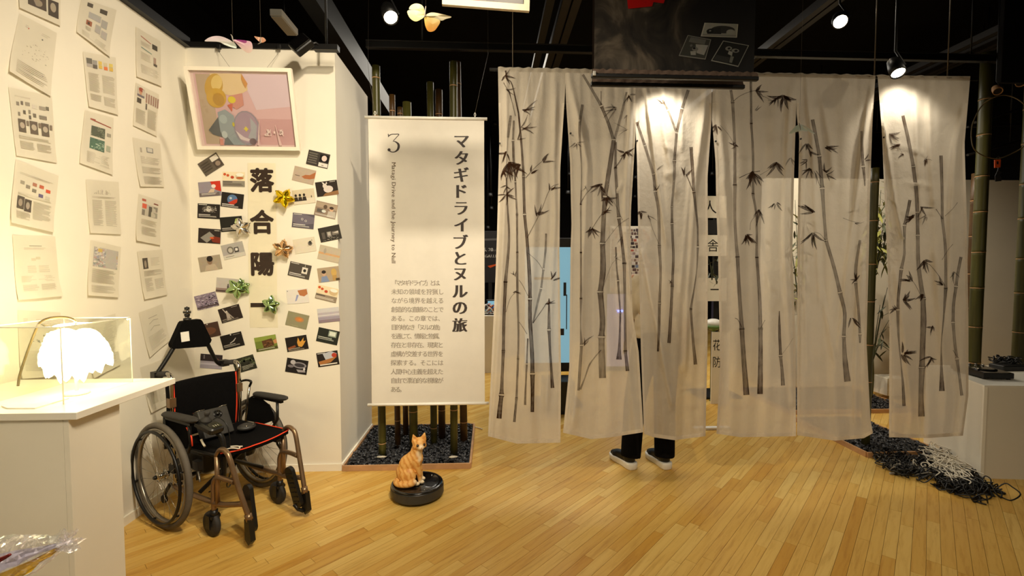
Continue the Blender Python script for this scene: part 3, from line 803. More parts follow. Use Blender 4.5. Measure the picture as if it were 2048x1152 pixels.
# ---- sheets pinned on the left wall; corners TL TR BR BL
G1, G2, G3 = '#beb5a3', '#c9c0ae', '#aba28f'
PAPERS = [
 ((36, -95), (121, -65), (117, 52), (34, 15), 'paper with two dark photographs at its foot, cut by the top edge at far left',
  [('rect', .22, .62, .66, .86, '#3a302a'), ('rect', .70, .62, .95, .90, '#2e2723'), ('ell', .45, .76, .12, .07, '#8b7b6b'), ('ell', .82, .74, .07, .08, '#9c8d7c'), ('lines', .1, .1, .9, .55, 14, G2)]),
 ((38, 27), (113, 66), (96, 193), (11, 142), 'faint line-drawing paper tilted clockwise, second down in the far left column',
  [('lines', .2, .12, .85, .17, 2, G2), ('specks', .22, .35, .9, .62, 34, [G1, G3], .03, .012), ('ell', .28, .16, .015, .012, '#c0564a'), ('ell', .66, .22, .02, .012, '#555'), ('lines', .15, .72, .9, .94, 8, G2), ('ell', .78, .76, .02, .012, '#777')]),
 ((15, 174), (102, 192), (111, 326), (29.5, 311), 'paper with rows of small grey photographs, third down in the far left column',
  [('lines', .12, .10, .5, .13, 1, G2)] +
  [('rect', x, y, x + w, y + .055, c) for x, y, w, c in ((.14, .19, .07, '#777067'), (.25, .17, .06, '#5c554d'), (.36, .17, .11, '#857d70'), (.52, .19, .12, '#cfc6b4'), (.68, .19, .14, '#8e8578'), (.83, .18, .07, '#5a534a'), (.16, .34, .05, '#6d655b'), (.29, .30, .06, '#4a443d'), (.42, .28, .05, '#7b7367'), (.42, .36, .05, '#4d463f'), (.52, .32, .07, '#5d564c'), (.66, .33, .17, '#6f675b'))] +
  [('rect', x, .44, x + .18, .63, '#4a3f37') for x in (.14, .42, .68)] + [('ell', x + .09, .53, .06, .045, '#a89b8b') for x in (.14, .42, .68)] + [('rect', x + .2, .45, x + .26, .52, '#6a5d50') for x in (.14, .42, .68)] +
  [('lines', .12, .68, .9, .73, 3, G2), ('lines', .13, .76, .47, .88, 7, G2), ('lines', .53, .76, .88, .88, 7, G2)]),
 ((30, 319), (116, 352), (101.5, 465), (15, 445), 'paper with small red and orange pictures over two dark portraits, far left column',
  [('lines', .12, .16, .9, .20, 2, G2)] + [('rect', x, y, x + .1, y + .055, c) for x, y, c in ((.15, .29, '#8a8174'), (.29, .33, '#7a7165'), (.44, .26, '#a2604a'), (.6, .26, '#b0442a'), (.75, .30, '#c8361c'), (.44, .36, '#6c655b'), (.6, .41, '#4a4370'), (.75, .42, '#bdb6a4'))] +
  [('rect', .12, .54, .29, .74, '#3d342d'), ('rect', .30, .56, .46, .76, '#332b25'), ('ell', .2, .64, .05, .06, '#8b7d6d'), ('ell', .38, .66, .045, .06, '#94867a'),
   ('lines', .12, .78, .46, .9, 6, G2), ('lines', .5, .56, .9, .86, 15, G2), ('lines', .12, .49, .9, .52, 2, G2)]),
 ((23, 470), (109, 473), (119, 592), (31, 600), 'yellowish paper with pale diagrams over paragraph blocks, far left column above the case',
  [('rect', .38, .16, .66, .168, '#6d665a'), ('lines', .25, .19, .75, .23, 2, G2), ('rect', .4, .36, .5, .40, '#c9bfa9'), ('rect', .5, .34, .6, .38, '#c2b8a2'), ('lines', .3, .48, .5, .6, 4, G2), ('lines', .55, .48, .8, .6, 4, G2), ('lines', .14, .64, .9, .74, 7, G2), ('lines', .15, .78, .5, .88, 6, G2), ('lines', .56, .78, .9, .88, 6, G2)]),
 ((34, 620), (120, 625), (116, 752), (37, 758), 'text paper partly behind the acrylic case, lowest in the far left column',
  [('lines', .12, .12, .85, .2, 3, G2), ('specks', .3, .35, .8, .5, 14, [G3, '#77756c'], .05, .02), ('lines', .12, .6, .88, .9, 14, G2)]),
 ((161, -5), (232, 20), (215, 114), (150, 64), 'tilted paper with dark and red small pictures, topmost in the middle column',
  [('rect', .2, .06, .36, .16, '#3d352e'), ('rect', .56, .10, .76, .2, '#2f2923'), ('rect', .28, .28, .62, .43, '#a3a0a0'), ('rect', .64, .33, .82, .5, '#9d9a98'), ('rect', .24, .50, .4, .62, '#8f4a32'), ('rect', .28, .54, .34, .6, '#2c2420'), ('rect', .5, .5, .66, .68, '#a4a09e'), ('rect', .68, .56, .86, .72, '#aaa6a2'), ('lines', .24, .66, .4, .76, 5, G2), ('lines', .15, .82, .9, .95, 4, G2)]),
 ((164, 103), (230, 115), (233, 230), (174, 213), 'paper headed by grey and yellow-orange swatches, second down in the middle column',
  [('rect', .08, .10, .26, .2, '#55514c'), ('rect', .27, .12, .42, .2, '#8c8a88'), ('rect', .08, .2, .26, .26, '#a6a29c'), ('rect', .27, .2, .42, .27, '#4b4743')] +
  [('rect', x, y, x + .11, y + .06, c) for x, y, c in ((.46, .12, '#d9b84c'), (.62, .13, '#c9bd95'), (.78, .13, '#d8bd58'), (.46, .19, '#d4b242'), (.62, .20, '#d8632a'), (.78, .20, '#d2a53c'))] +
  [('lines', .1, .36, .45, .7, 18, G2), ('lines', .54, .36, .92, .68, 17, G2), ('lines', .1, .74, .48, .86, 7, G2), ('lines', .54, .74, .92, .9, 9, G2)]),
 ((168, 220), (226, 236), (222, 350), (156, 326), 'paper with two green-black patterned pictures under a red bar, middle column',
  [('poly', [(.22, .12), (.92, .18), (.92, .2), (.22, .14)], '#8a3a2c'), ('rect', .22, .115, .4, .14, '#8a3a2c'), ('rect', .28, .24, .72, .42, '#3a4236'), ('specks', .28, .24, .72, .42, 60, ['#59614f', '#2a3128', '#6b7260'], .05, .02), ('rect', .78, .3, .92, .36, '#8c887c'), ('rect', .26, .46, .72, .66, '#35594a'), ('specks', .26, .46, .72, .66, 60, ['#6e8f7c', '#234034', '#9fb3a4'], .05, .015), ('rect', .78, .52, .92, .62, '#9aa090'), ('lines', .2, .72, .9, .93, 12, G2)]),
 ((170, 359), (236, 364), (239, 469), (176.5, 466), 'plain two-column text paper with a small bar chart, middle column',
  [('specks', .22, .16, .75, .26, 34, [G1, G2, G3], .02, .08), ('lines', .15, .3, .9, .34, 2, G2), ('lines', .15, .37, .48, .86, 26, G1), ('lines', .55, .37, .9, .86, 26, G1)]),
 ((180, 480), (241, 494), (232, 595), (170, 590.6), 'paper with one large pale colourful picture at the top, middle column',
  [('rect', .12, .10, .92, .46, '#a9a4a0'), ('specks', .12, .10, .92, .46, 170, ['#8b8fa0', '#c8c4c6', '#6c6a70', '#b08a88', '#d6cfc4', '#7f8a80'], .07, .025), ('rect', .26, .12, .4, .18, '#c5a74c'), ('rect', .82, .2, .9, .26, '#b89a5c'), ('lines', .12, .5, .9, .76, 14, G1), ('lines', .12, .8, .9, .94, 7, G2)]),
 ((173, 642), (230, 627), (236, 729), (181, 757), 'text paper behind the acrylic case, lowest in the middle column',
  [('lines', .14, .14, .9, .5, 16, G2), ('lines', .14, .56, .9, .9, 16, G2)]),
 ((270, 53), (320, 83), (320, 173), (270, 153), 'paper with a red line and two small dark photographs, topmost in the right column',
  [('poly', [(.2, .12), (.62, .17), (.62, .185), (.2, .135)], '#a8483c'), ('rect', .66, .16, .86, .27, '#2b2622'), ('poly', [(.22, .34), (.64, .38), (.64, .4), (.22, .36)], '#6f8a86'), ('lines', .2, .22, .6, .31, 4, G2), ('lines', .2, .44, .6, .6, 6, G2), ('rect', .7, .44, .8, .6, '#9b7f72'), ('rect', .7, .57, .84, .62, '#3c332e'), ('lines', .2, .7, .9, .88, 9, G2)]),
 ((270, 165), (317, 189), (311, 273), (264, 251), 'paper with a red-capped portrait and a strip of people, second down, right column',
  [('rect', .08, .06, .42, .26, '#bdb3a4'), ('ell', .26, .14, .1, .085, '#b98463'), ('ell', .26, .1, .11, .05, '#8c2f22'), ('rect', .1, .22, .4, .27, '#5d5560')] + [('rect', .46 + .095 * q, .12, .52 + .095 * q, .34, '#8d675c') for q in range(6)] +
  [('rect', .1, .31, .28, .42, '#2f2a26'), ('rect', .46, .36, .52, .5, '#4b443d'), ('lines', .08, .56, .48, .9, 16, G2), ('lines', .56, .46, .94, .9, 20, G2)]),
 ((264, 274.5), (320, 288), (325.6, 374), (276.5, 373), 'paper with a small tablet picture above text, third down in the right column',
  [('rect', .22, .18, .28, .28, '#9a9184'), ('rect', .45, .15, .7, .26, '#6d6f70'), ('rect', .48, .16, .67, .24, '#c9c7bd'), ('lines', .2, .36, .92, .52, 8, G1), ('lines', .2, .58, .92, .72, 7, G1), ('lines', .2, .78, .92, .95, 9, G1)]),
 ((276.5, 387.5), (323, 403), (317, 490.6), (268, 481), 'paper with a dark red bar and an orange-black collage, right column',
  [('poly', [(.16, .08), (.86, .10), (.86, .125), (.16, .12)], '#6a2018'), ('rect', .16, .07, .32, .12, '#a34030'), ('rect', .18, .17, .84, .42, '#b8b0a2'), ('rect', .18, .17, .36, .27, '#d0452c'), ('rect', .18, .3, .3, .42, '#6c655c'), ('rect', .46, .2, .6, .42, '#3d3832'), ('rect', .66, .18, .84, .28, '#7a736a'), ('rect', .66, .31, .84, .42, '#8f897e'), ('lines', .18, .5, .85, .62, 6, G2), ('lines', .22, .66, .84, .84, 9, G2)]),
 ((273, 503), (323, 499), (331, 589), (285, 599), 'paper with one upright dark photograph at its top left, right column',
  [('rect', .16, .15, .38, .38, '#2c2520'), ('ell', .27, .28, .05, .08, '#8a7c6c'), ('lines', .5, .16, .85, .34, 6, G2), ('lines', .16, .42, .92, .54, 7, G1), ('lines', .16, .58, .48, .86, 14, G1), ('lines', .56, .62, .92, .84, 11, G1)]),
 ((276.5, 625), (324, 608), (337, 681), (296, 715), 'tilted paper of little line charts between the acrylic case and the wheelchair',
  [('lines', .32, .2, .7, .23, 1, G3), ('poly', [(.3, .33), (.5, .28), (.72, .31), (.72, .325), (.5, .295), (.3, .345)], G3), ('poly', [(.3, .48), (.48, .42), (.74, .47), (.74, .485), (.48, .435), (.3, .495)], G3), ('lines', .16, .6, .9, .92, 12, G2)]),
 ((279, 735), (326, 718), (336, 808), (298, 826), 'paper low on the wall behind the wheelchair handle, below the line-chart paper',
  [('specks', .5, .1, .9, .2, 10, [G3, '#55524c'], .04, .03), ('lines', .14, .3, .88, .55, 9, G2), ('rect', .2, .6, .5, .85, '#bfb59f'), ('lines', .6, .6, .9, .88, 9, G2)]),
]
def fade(q, k=.22):      # office-printer ink on thin paper: never full black
    if isinstance(q, list) and q and isinstance(q[0], str): return [fade(x, k) for x in q]
    if not (isinstance(q, str) and q.startswith('#')): return q
    q = q.lstrip('#'); q = ''.join(x * 2 for x in q) if len(q) == 3 else q
    return '#' + ''.join('%02x' % int(int(q[i:i + 2], 16) * (1 - k) + b * k) for i, b in ((0, 0xdc), (2, 0xd3), (4, 0xc0)))
for i, (tl, tr, br, bl, label, ops) in enumerate(PAPERS):
    cr = random.Random(100 + i); c1 = cr.uniform(.004, .012); c2 = cr.uniform(-.3, .3); c0 = cr.uniform(.001, .004)
    def place(u, v, h=0.0, tl=tl, tr=tr, br=br, bl=bl, c1=c1, c2=c2, c0=c0):
        x = (tl[0] * (1 - u) + tr[0] * u) * (1 - v) + (bl[0] * (1 - u) + br[0] * u) * v
        y = (tl[1] * (1 - u) + tr[1] * u) * (1 - v) + (bl[1] * (1 - u) + br[1] * u) * v
        off = 0.003 + c0 * v + c1 * max(0, v - 0.62) ** 2 * 6 * (1 + c2 * (u * 2 - 1)) + 0.0012 * math.sin(7 * u + 3 * v + c2 * 9)
        p = aX(x, y, XL); return p + Vector((off + h, 0, 0))
    P = [[place(a / 8, b / 14) for a in range(9)] for b in range(15)]
    o = MB().grid(P, 9, 15).build('pinned_paper', 'paper')
    tag(o, label, 'paper', 'papers pinned on the left wall')
    pr = Print(lambda u, v, h: place(u, v, 0.0006 + h), 0.00012); pr.run([tuple(fade(q) for q in op) for op in ops])
    pr.mb.build('printed_text', 'print', o, world=True, fix=False)

# ---- postcards; centre (px), tilt, what they show
PB = lambda c: [('rect', .05, .05, .42, .09, c)]     # the small header line on many of the cards
W_ = '#d8d4cc'
def cap(c=W_, v=.74): return [('lines', .06, v, .62, v + .08, 1, c, .6), ('lines', .06, v + .1, .88, v + .2, 2, c, .4)]
CARDS = [
 (422, 329, 33, '#5f564b', 'grey card with white block, tilted steeply at the top left of the cards', [('rect', .60, .10, .96, .42, '#d6d0c4'), ('rect', .62, .46, .98, .92, '#4a3f38'), ('ell', .8, .68, .12, .17, '#8d7d6e')] + [('lines', .05, .2 + .17 * q, .52, .3 + .17 * q, 2, '#322b25', .5) for q in range(4)]),
 (467.6, 358.8, -1, '#e6d8b8', 'cream card of three red blobs and a bowl, left group', [('rect', 0, .60, 1, 1, '#8f887c'), ('ell', .1, .17, .065, .09, '#c4532b'), ('ell', .24, .24, .065, .09, '#c4532b'), ('ell', .44, .36, .08, .1, '#b9472a'), ('ell', .78, .3, .2, .24, '#c9ba98'), ('ell', .78, .18, .17, .12, '#efe9dc'), ('ell', .78, .4, .17, .08, '#b76a3c'), ('lines', .03, .66, .45, .74, 1, '#3a342e'), ('lines', .03, .78, .95, .95, 3, '#4d463e', .4)]),
 (420, 378, 5, '#8e8792', 'lilac grey card with a bright red upper right corner', [('poly', [(.55, 0), (1, 0), (1, .72), (.78, .6), (.62, .35)], '#c2331f'), ('ell', .68, .33, .1, .13, '#e3d7cf'), ('poly', [(.4, .75), (.55, .5), (.72, .5), (.66, .78)], '#c9b49c'), ('rect', 0, .74, .92, .98, '#6a5f5f'), ('lines', .1, .78, .8, .92, 2, W_, .4)]),
 (464.8, 400.9, -7, '#211b18', 'black card with a blue and red globe', [('ell', .5, .44, .23, .34, '#56749c'), ('poly', [(.73, .36), (.72, .6), (.6, .75), (.45, .78), (.33, .68), (.46, .56), (.6, .42)], '#b73a22'), ('ell', .42, .36, .06, .08, '#b9c6d4')] + cap(W_, .78)),
 (417.7, 422.6, -3, '#241e1b', 'black card with a white swirl of figures', [('ell', .5, .36, .3, .22, '#5c564f'), ('ell', .5, .34, .12, .2, '#c4beb4'), ('specks', .18, .15, .85, .55, 40, ['#8d867c', '#d6d0c6', '#3a3430'], .06, .05)] + PB(W_) + cap('#cfc9bf', .72)),
 (463, 448, 5, '#1d1c17', 'black card with a green sprout, half under the silver star balloon', [('ell', .78, .3, .1, .16, '#9ba85a'), ('ell', .72, .42, .07, .1, '#c5cf9a')] + cap('#b3ada3')),
 (419, 472, -4, '#2b221e', 'black card of a hand on a tilted grey sheet', [('poly', [(.1, .66), (.5, .2), (.74, .5), (.4, .98)], '#8b8880'), ('poly', [(.55, .62), (.72, .5), (1, .56), (1, .95), (.66, .9)], '#7a2c18'), ('ell', .62, .62, .1, .06, '#cf5a2a'), ('rect', .72, .08, .95, .12, '#c9c3b9')]),
 (466.6, 501, 13, '#a8a4a0', 'light grey card of a silver machine, tilted, left group', [('ell', .38, .45, .16, .26, '#6d685f'), ('ell', .38, .45, .1, .17, '#b9b4aa'), ('rect', .56, .32, .76, .66, '#3b3835'), ('rect', .6, .38, .72, .56, '#d8d6d0'), ('rect', 0, .74, 1, 1, '#c9c4ba'), ('lines', .1, .84, .5, .92, 1, '#8a847a')]),
 (420.4, 526.5, 9, '#a39784', 'tan card of a bare-shouldered figure with dark hair', [('ell', .5, .34, .12, .26, '#8a715c'), ('ell', .52, .2, .14, .2, '#241d19'), ('poly', [(.2, 1), (.3, .62), (.7, .58), (.84, 1)], '#b7a792')]),
 (636.4, 318.6, -13, '#39342f', 'dark card with a white ring and a white block, topmost on the right', [('rect', .56, .12, .97, .6, '#0f0d0c'), ('ell', .77, .36, .12, .2, '#d8c3bb'), ('rect', .56, .68, .98, .95, '#d9d4cb'), ('rect', .7, .82, .8, .88, '#8d877c')] + [('lines', .05, .14 + .16 * q, .48, .24 + .16 * q, 2, '#8e877c', .4) for q in range(5)]),
 (608.2, 350.8, -13, '#b3a290', 'beige card of an outstretched arm, upper right group', [('poly', [(.4, .62), (.55, .45), (.75, .4), (1, .1), (1, .55), (.8, .68), (.55, .72)], '#a5663f'), ('rect', .1, .58, .32, .62, '#5a4c42')]),
 (654, 376.8, 8, '#2a211b', 'dark card of a white rabbit figure', [('ell', .56, .56, .22, .24, '#cfc5bd'), ('ell', .42, .32, .1, .16, '#cfc5bd'), ('poly', [(.36, .22), (.3, .02), (.42, .12)], '#d6cdc5'), ('poly', [(.46, .2), (.52, .02), (.55, .18)], '#d6cdc5'), ('poly', [(.25, 1), (.4, .82), (1, .72), (1, 1)], '#8a6540'), ('rect', .66, .06, .92, .1, '#b7b1a7')]),
 (607.8, 393.3, 7, '#cdc0a6', 'cream card of three dark seated silhouettes', [('rect', .02, .62, .98, .98, '#d8ceba')] + [('ell', x, .38, .055, .1, '#2a2420') for x in (.14, .33, .52)] + [('poly', [(x - .1, .78), (x - .07, .5), (x + .07, .5), (x + .1, .78)], '#332c27') for x in (.14, .33, .52)] + [('ell', .85, .54, .02, .08, '#4a423a')]),
 (652, 420, -13, '#8c7a69', 'brownish card of two people at a bench', [('rect', 0, .05, 1, .4, '#a5937e'), ('ell', .75, .4, .09, .15, '#c9a586'), ('ell', .74, .3, .1, .1, '#3c2f27'), ('poly', [(.6, .95), (.62, .55), (.95, .5), (1, .95)], '#b7aea2'), ('ell', .45, .3, .09, .14, '#5b4b3e'), ('rect', .1, .5, .45, .75, '#58534c'), ('ell', .42, .62, .1, .1, '#ccd0c8'), ('lines', .05, .84, .9, .96, 2, W_, .4)]),
 (606.5, 442, -6, '#55505a', 'dark lilac card with two small white rings', [('poly', [(0, .1), (.5, 0), (1, .2), (1, .62), (.4, .8), (0, .6)], '#6c6672'), ('ell', .45, .38, .05, .075, '#d4d0cf'), ('ell', .45, .38, .03, .045, '#3b363b'), ('ell', .62, .48, .05, .075, '#d4d0cf'), ('ell', .62, .48, .03, .045, '#3b363b')] + PB(W_) + cap()),
 (659.9, 467, 12, '#2f2b26', 'dark card of two clear cubes', [('rect', .12, .35, .26, .8, '#57514a'), ('rect', .36, .36, .56, .72, '#8a847c'), ('rect', .4, .4, .52, .62, '#b5afa6'), ('rect', .6, .4, .9, .66, '#756f67'), ('poly', [(.62, .5), (.9, .42), (.9, .56)], '#c4beb4'), ('specks', .1, .74, .85, .94, 24, ['#6a645b', '#a29b90'], .05, .03)]),
 (609.5, 490.7, 9, '#d6cdb9', 'white card with one small ink blot', [('ell', .76, .42, .1, .16, '#6c665c'), ('ell', .78, .36, .06, .12, '#33302b'), ('ell', .86, .22, .02, .03, '#2b2824'), ('specks', .62, .22, .9, .62, 16, ['#8e887d', '#4a463f'], .025, .03)]),
 (658.8, 507.8, -13, '#b7ab97', 'pale grey card with a faint orange glow along its middle', [('rect', 0, .48, 1, .66, '#c79e72'), ('rect', 0, .62, 1, 1, '#bcae97'), ('ell', .28, .36, .06, .2, '#a3998a')]),
 (599.4, 541, -13, '#4a433c', 'dark grey card of a white square with a black dot', [('rect', .6, .22, .86, .66, '#d9d3c8'), ('ell', .73, .44, .07, .11, '#2a2622'), ('rect', .7, .02, .73, .2, '#a59e92')] + PB(W_) + cap()),
 (657.5, 548.7, 7, '#a8957c', 'tan card of a figure in blue beside a yellow figure', [('poly', [(.1, 1), (.16, .62), (.4, .58), (.5, 1)], '#7c8cab'), ('ell', .29, .42, .09, .17, '#c39f82'), ('ell', .29, .3, .1, .12, '#2a221e'), ('ell', .75, .4, .13, .28, '#c2a05a'), ('rect', .66, .6, .86, .96, '#b08d52'), ('rect', .8, .82, .98, .98, '#4a3c2c')]),
 (595.4, 592.5, 5, '#dcd6d0', 'white card of an orange hand above a blue streak', [('poly', [(.52, .1), (.95, .05), (.97, .4), (.8, .55), (.6, .45)], '#b37348'), ('poly', [(.46, .4), (.56, .42), (.44, .8), (.36, .85)], '#8f97c0'), ('ell', .06, .1, .02, .03, '#444')]),
 (654, 587.5, -14, '#e2d2ae', 'cream card of three red blobs and a bowl, right group', [('rect', 0, .60, 1, 1, '#8f7f6c'), ('ell', .1, .17, .065, .09, '#c4532b'), ('ell', .24, .24, .065, .09, '#c4532b'), ('ell', .44, .36, .08, .1, '#b9472a'), ('ell', .78, .3, .2, .24, '#c9b088'), ('ell', .78, .18, .17, .12, '#efe9dc'), ('lines', .03, .66, .45, .74, 1, '#3a342e'), ('lines', .03, .78, .95, .95, 3, '#e0d8c8', .4)]),
 (594.8, 640.4, -14, '#8f8a6c', 'olive card with one soft orange spot', [('ell', .58, .42, .22, .2, '#b08254'), ('ell', .58, .42, .15, .13, '#c87f42'), ('ell', .62, .42, .08, .08, '#d8873f'), ('rect', .3, .9, .6, .92, '#b5ae90')]),
 (657.3, 630, 6, '#b5aeb6', 'pale lilac card of sea and sky', [('rect', 0, 0, 1, .3, '#c9c6c8'), ('rect', 0, .46, 1, .54, '#d0ccce'), ('rect', 0, .62, 1, .8, '#9d95a3'), ('rect', 0, .8, 1, 1, '#8a7a84')]),
 (656, 672.5, -13, '#23261f', 'dark green card with a glowing white screen', [('rect', .5, .08, .88, .5, '#8f9c8c'), ('rect', .55, .14, .83, .42, '#d9e0d2'), ('ell', .66, .64, .05, .09, '#7b877a')] + cap('#c2c6b8', .6)),
 (593.8, 686.7, 9, '#1d1411', 'black card of a golden raised hand', [('poly', [(.55, .72), (.52, .45), (.6, .1), (.66, .42), (.72, .38), (.86, .16), (.82, .42), (.93, .4), (.8, .66), (.7, .8)], '#d2993f'), ('poly', [(.05, .72), (.4, .6), (.44, .72), (.1, .92)], '#8a4a26')] + cap('#a79c8c', .8)),
 (655.8, 717.5, 8, '#241d1a', 'black card with a white ball, a tan arm and red', [('poly', [(.3, .1), (.7, 0), (.95, .2), (.8, .55), (.4, .6)], '#b9bcc4'), ('ell', .82, .3, .12, .16, '#b5402e'), ('poly', [(.05, .62), (.6, .5), (.95, .42), (.6, .78), (.1, .86)], '#a8713c'), ('lines', .1, .84, .92, .94, 1, '#e4ded2', .8)] + PB(W_)),
 (593.8, 732.5, -10, '#1f1a1a', 'black card of a white machine, lowest on the right', [('ell', .62, .4, .32, .22, '#8e8a90'), ('ell', .62, .4, .24, .14, '#3c383c'), ('ell', .3, .25, .12, .16, '#b5b1b5'), ('ell', .22, .55, .14, .1, '#7b7478'), ('poly', [(.5, .72), (.9, .7), (.94, .84), (.6, .9)], '#a39da0'), ('ell', .86, .62, .05, .1, '#d4cfd0')]),
 (532.3, 686.3, 10, '#6f7f34', 'green card of a brown crate held up, lowest under the calligraphy strip', [('rect', 0, 0, 1, .3, '#8b9a44'), ('poly', [(.32, .3), (.8, .22), (.86, .74), (.36, .84)], '#5a3a22'), ('specks', .36, .3, .8, .74, 22, ['#7a5230', '#3c2616', '#8f6a3e'], .08, .06), ('poly', [(.84, .4), (1, .3), (1, .6), (.88, .64)], '#c58a5c'), ('rect', 0, .8, 1, .97, '#4c4a26'), ('lines', .1, .84, .9, .94, 2, '#d8d4b8', .4)]),
 (454.6, 571, -5, '#bab3ad', 'pale card of a tiny dark figure, half under a green star balloon', [('rect', 0, .7, 1, 1, '#8f7c74'), ('rect', 0, .84, .62, .96, '#4f403c'), ('ell', .54, .6, .04, .16, '#55504e'), ('ell', .54, .42, .025, .04, '#3a3432')]),
 (413.3, 601.9, 14, '#8d7f92', 'purple grainy card on the left', [('specks', 0, 0, 1, 1, 260, ['#b3a8b8', '#57495a', '#3a2f3c', '#cbc3cd', '#7a6c80'], .08, .03), ('rect', 0, .82, 1, .94, '#54454a')]),
 (461, 627.3, 16, '#2a1f1b', 'black card of a white standing figure with a raised arm', [('ell', .36, .3, .04, .07, '#c5bcb2'), ('poly', [(.28, .9), (.32, .36), (.42, .36), (.48, .9)], '#a89e94'), ('poly', [(.3, .4), (.2, .06), (.24, .05), (.34, .36)], '#b5aba0'), ('poly', [(.42, .4), (.6, .84), (.56, .86), (.4, .5)], '#a0968b'), ('rect', .62, .08, .9, .11, '#a59c90')] + cap('#8d8378', .78)),
 (417.5, 661, 12, '#4a342a', 'dark brown card beside the headrest of the wheelchair', [('ell', .5, .55, .34, .26, '#6a4632'), ('poly', [(.28, .4), (.36, .25), (.4, .7), (.3, .8)], '#8d6a52'), ('ell', .5, .06, .03, .04, '#d8d0c4')]),
 (464.8, 681.5, 14, '#191412', 'black card with a thin white curved line', [('poly', [(.36, .62), (.55, .5), (.68, .34), (.7, .37), (.58, .55), (.38, .66)], '#b9b4ac'), ('ell', .5, .07, .03, .04, '#e8e4da'), ('rect', .6, .1, .92, .13, '#8d877c')] + cap('#a9a298', .7)),
 (422.7, 723, -5, '#9a94a0', 'lilac and dark card just above the right push handle of the wheelchair', [('rect', 0, 0, 1, .48, '#2c2326'), ('rect', 0, .62, 1, .74, '#b5b0ba'), ('ell', .72, .36, .12, .12, '#7a4a42'), ('rect', .14, .06, .2, .34, '#6d6668')]),
 (489.4, 728, 16, '#2e2f24', 'dark green card behind the wheelchair handle', [('specks', 0, .05, 1, .7, 60, ['#4a5238', '#1c1d16', '#667050'], .1, .08), ('lines', .35, .62, .92, .92, 5, '#a7a594', .4)]),
]
CWD, CHT = 0.154, 0.104
for i, (px, py, ang, base, label, ops) in enumerate(CARDS):
    c = aY(px, py, YW - 0.0012); ca_, sa_ = math.cos(R(ang)), math.sin(R(ang)); th = 0.0012
    def place(u, v, h=0.0, c=c, ca_=ca_, sa_=sa_):
        x = (u - .5) * CWD; z = (.5 - v) * CHT
        return Vector((c.x + x * ca_ - z * sa_, c.y - 0.0004 - h, c.z + x * sa_ + z * ca_))
    back = [place(u, v) for u, v in ((0, 1), (1, 1), (1, 0), (0, 0))]
    o = MB().prism(back, (0, -th, 0), C(base)).build('postcard', 'print', origin=c)
    tag(o, 'wall ' + label, 'postcard', 'postcards around the calligraphy strip')
    pr = Print(lambda u, v, h: place(min(1, max(0, u)), min(1, max(0, v)), th + 0.0002 + h), 0.00012); pr.run(ops)
    pr.mb.build('printed_picture', 'print', o, world=True, fix=False)

# ---- calligraphy strip: four sheets in a column
sheets = [(495.5, 553.5, 326, 404), (496, 554, 402, 488), (496.5, 554.5, 486, 572), (498, 556, 570, 655)]
root = empty('calligraphy_strip', aY(526, 655, YW - 0.001)); tag(root, 'tall cream paper strip of four sheets with big black characters among the postcards', 'calligraphy')
load_glyphs('落合陽', 0.0)
for i, (x0, x1, y0, y1) in enumerate(sheets):
    a, b = aY(x0, y0, YW), aY(x1, y1, YW); d = 0.0014 + 0.0006 * (3 - i)
    P = [[Vector((a.x + (b.x - a.x) * j / 6, YW - d - 0.0015 * math.sin(math.pi * q / 6) - .0008 * math.sin(j * 1.7 + i), a.z + (b.z - a.z) * q / 6)) for j in range(7)] for q in range(7)]
    MB().grid(P, 7, 7).build('paper_sheet', 'paper_cream', root, world=True)
def bold(mb, ch, x0, x1, y0, y1, Y, col, r, n=8, asp=1.0):
    a, b = aY(x0, y0, Y), aY(x1, y1, Y); cx, cz = (a.x + b.x) / 2, (a.z + b.z) / 2; w, h = b.x - a.x, a.z - b.z
    for q in range(n):
        dx, dz = r * math.cos(2 * math.pi * q / n), r * asp * math.sin(2 * math.pi * q / n)
        glyph(mb, ch, lambda x, y: Vector((cx + x * (w - 2 * r) + dx, Y - q * 0.00002, cz + y * (h - 2 * r * asp) + dz)), 0.0, False, col, fit=True)
INK = C('#33251b')
for ch, x0, x1, y0, y1 in (('落', 499, 549, 335.6, 385), ('合', 499, 548.5, 419, 468.5), ('陽', 501, 549, 505, 551.5)):
    mb = MB(); bold(mb, ch, x0, x1, y0, y1, YW - 0.0068, INK, 0.0066); mb.build('brush_character', 'print', root, world=True, fix=False)
a, b = aY(501, 606, YW - .0068), aY(549, 614, YW - .0068)
MB().poly([a, (b.x, a.y, a.z), b, (a.x, a.y, b.z)], INK).build('brush_character', 'print', root, world=True)

# ---- framed picture hung tilted forward
bl = aY(400, 303, YW - 0.03); br = aY(603, 297.5, YW - 0.03); zt = aY(485, 137, 3.255).z
br.z = bl.z = (bl.z + br.z) / 2
Wp = br.x - bl.x; tl = Vector((bl.x, 3.245, zt)); up_ = (tl - bl); Hp = up_.length; up_.normalize(); rt_ = Vector((1, 0, 0)); nr_ = rt_.cross(up_)   # towards the viewer
def fp(x, y, d=0.0): return bl + rt_ * x + up_ * y + nr_ * d
root = empty('framed_picture', fp(Wp / 2, 0)); tag(root, 'white-framed pastel picture hanging tilted forward above the postcards', 'picture')
fw_, fd_ = 0.024, 0.03
def bar(p, q, r_, s_):
    return MB().prism([p, q, r_, s_], nr_ * fd_)
bar(fp(0, 0), fp(Wp, 0), fp(Wp - fw_, fw_), fp(fw_, fw_)).build('frame_rail', 'frame_white', root, world=True)
bar(fp(0, Hp), fp(fw_, Hp - fw_), fp(Wp - fw_, Hp - fw_), fp(Wp, Hp)).build('frame_rail', 'frame_white', root, world=True)
bar(fp(0, 0), fp(fw_, fw_), fp(fw_, Hp - fw_), fp(0, Hp)).build('frame_rail', 'frame_white', root, world=True)
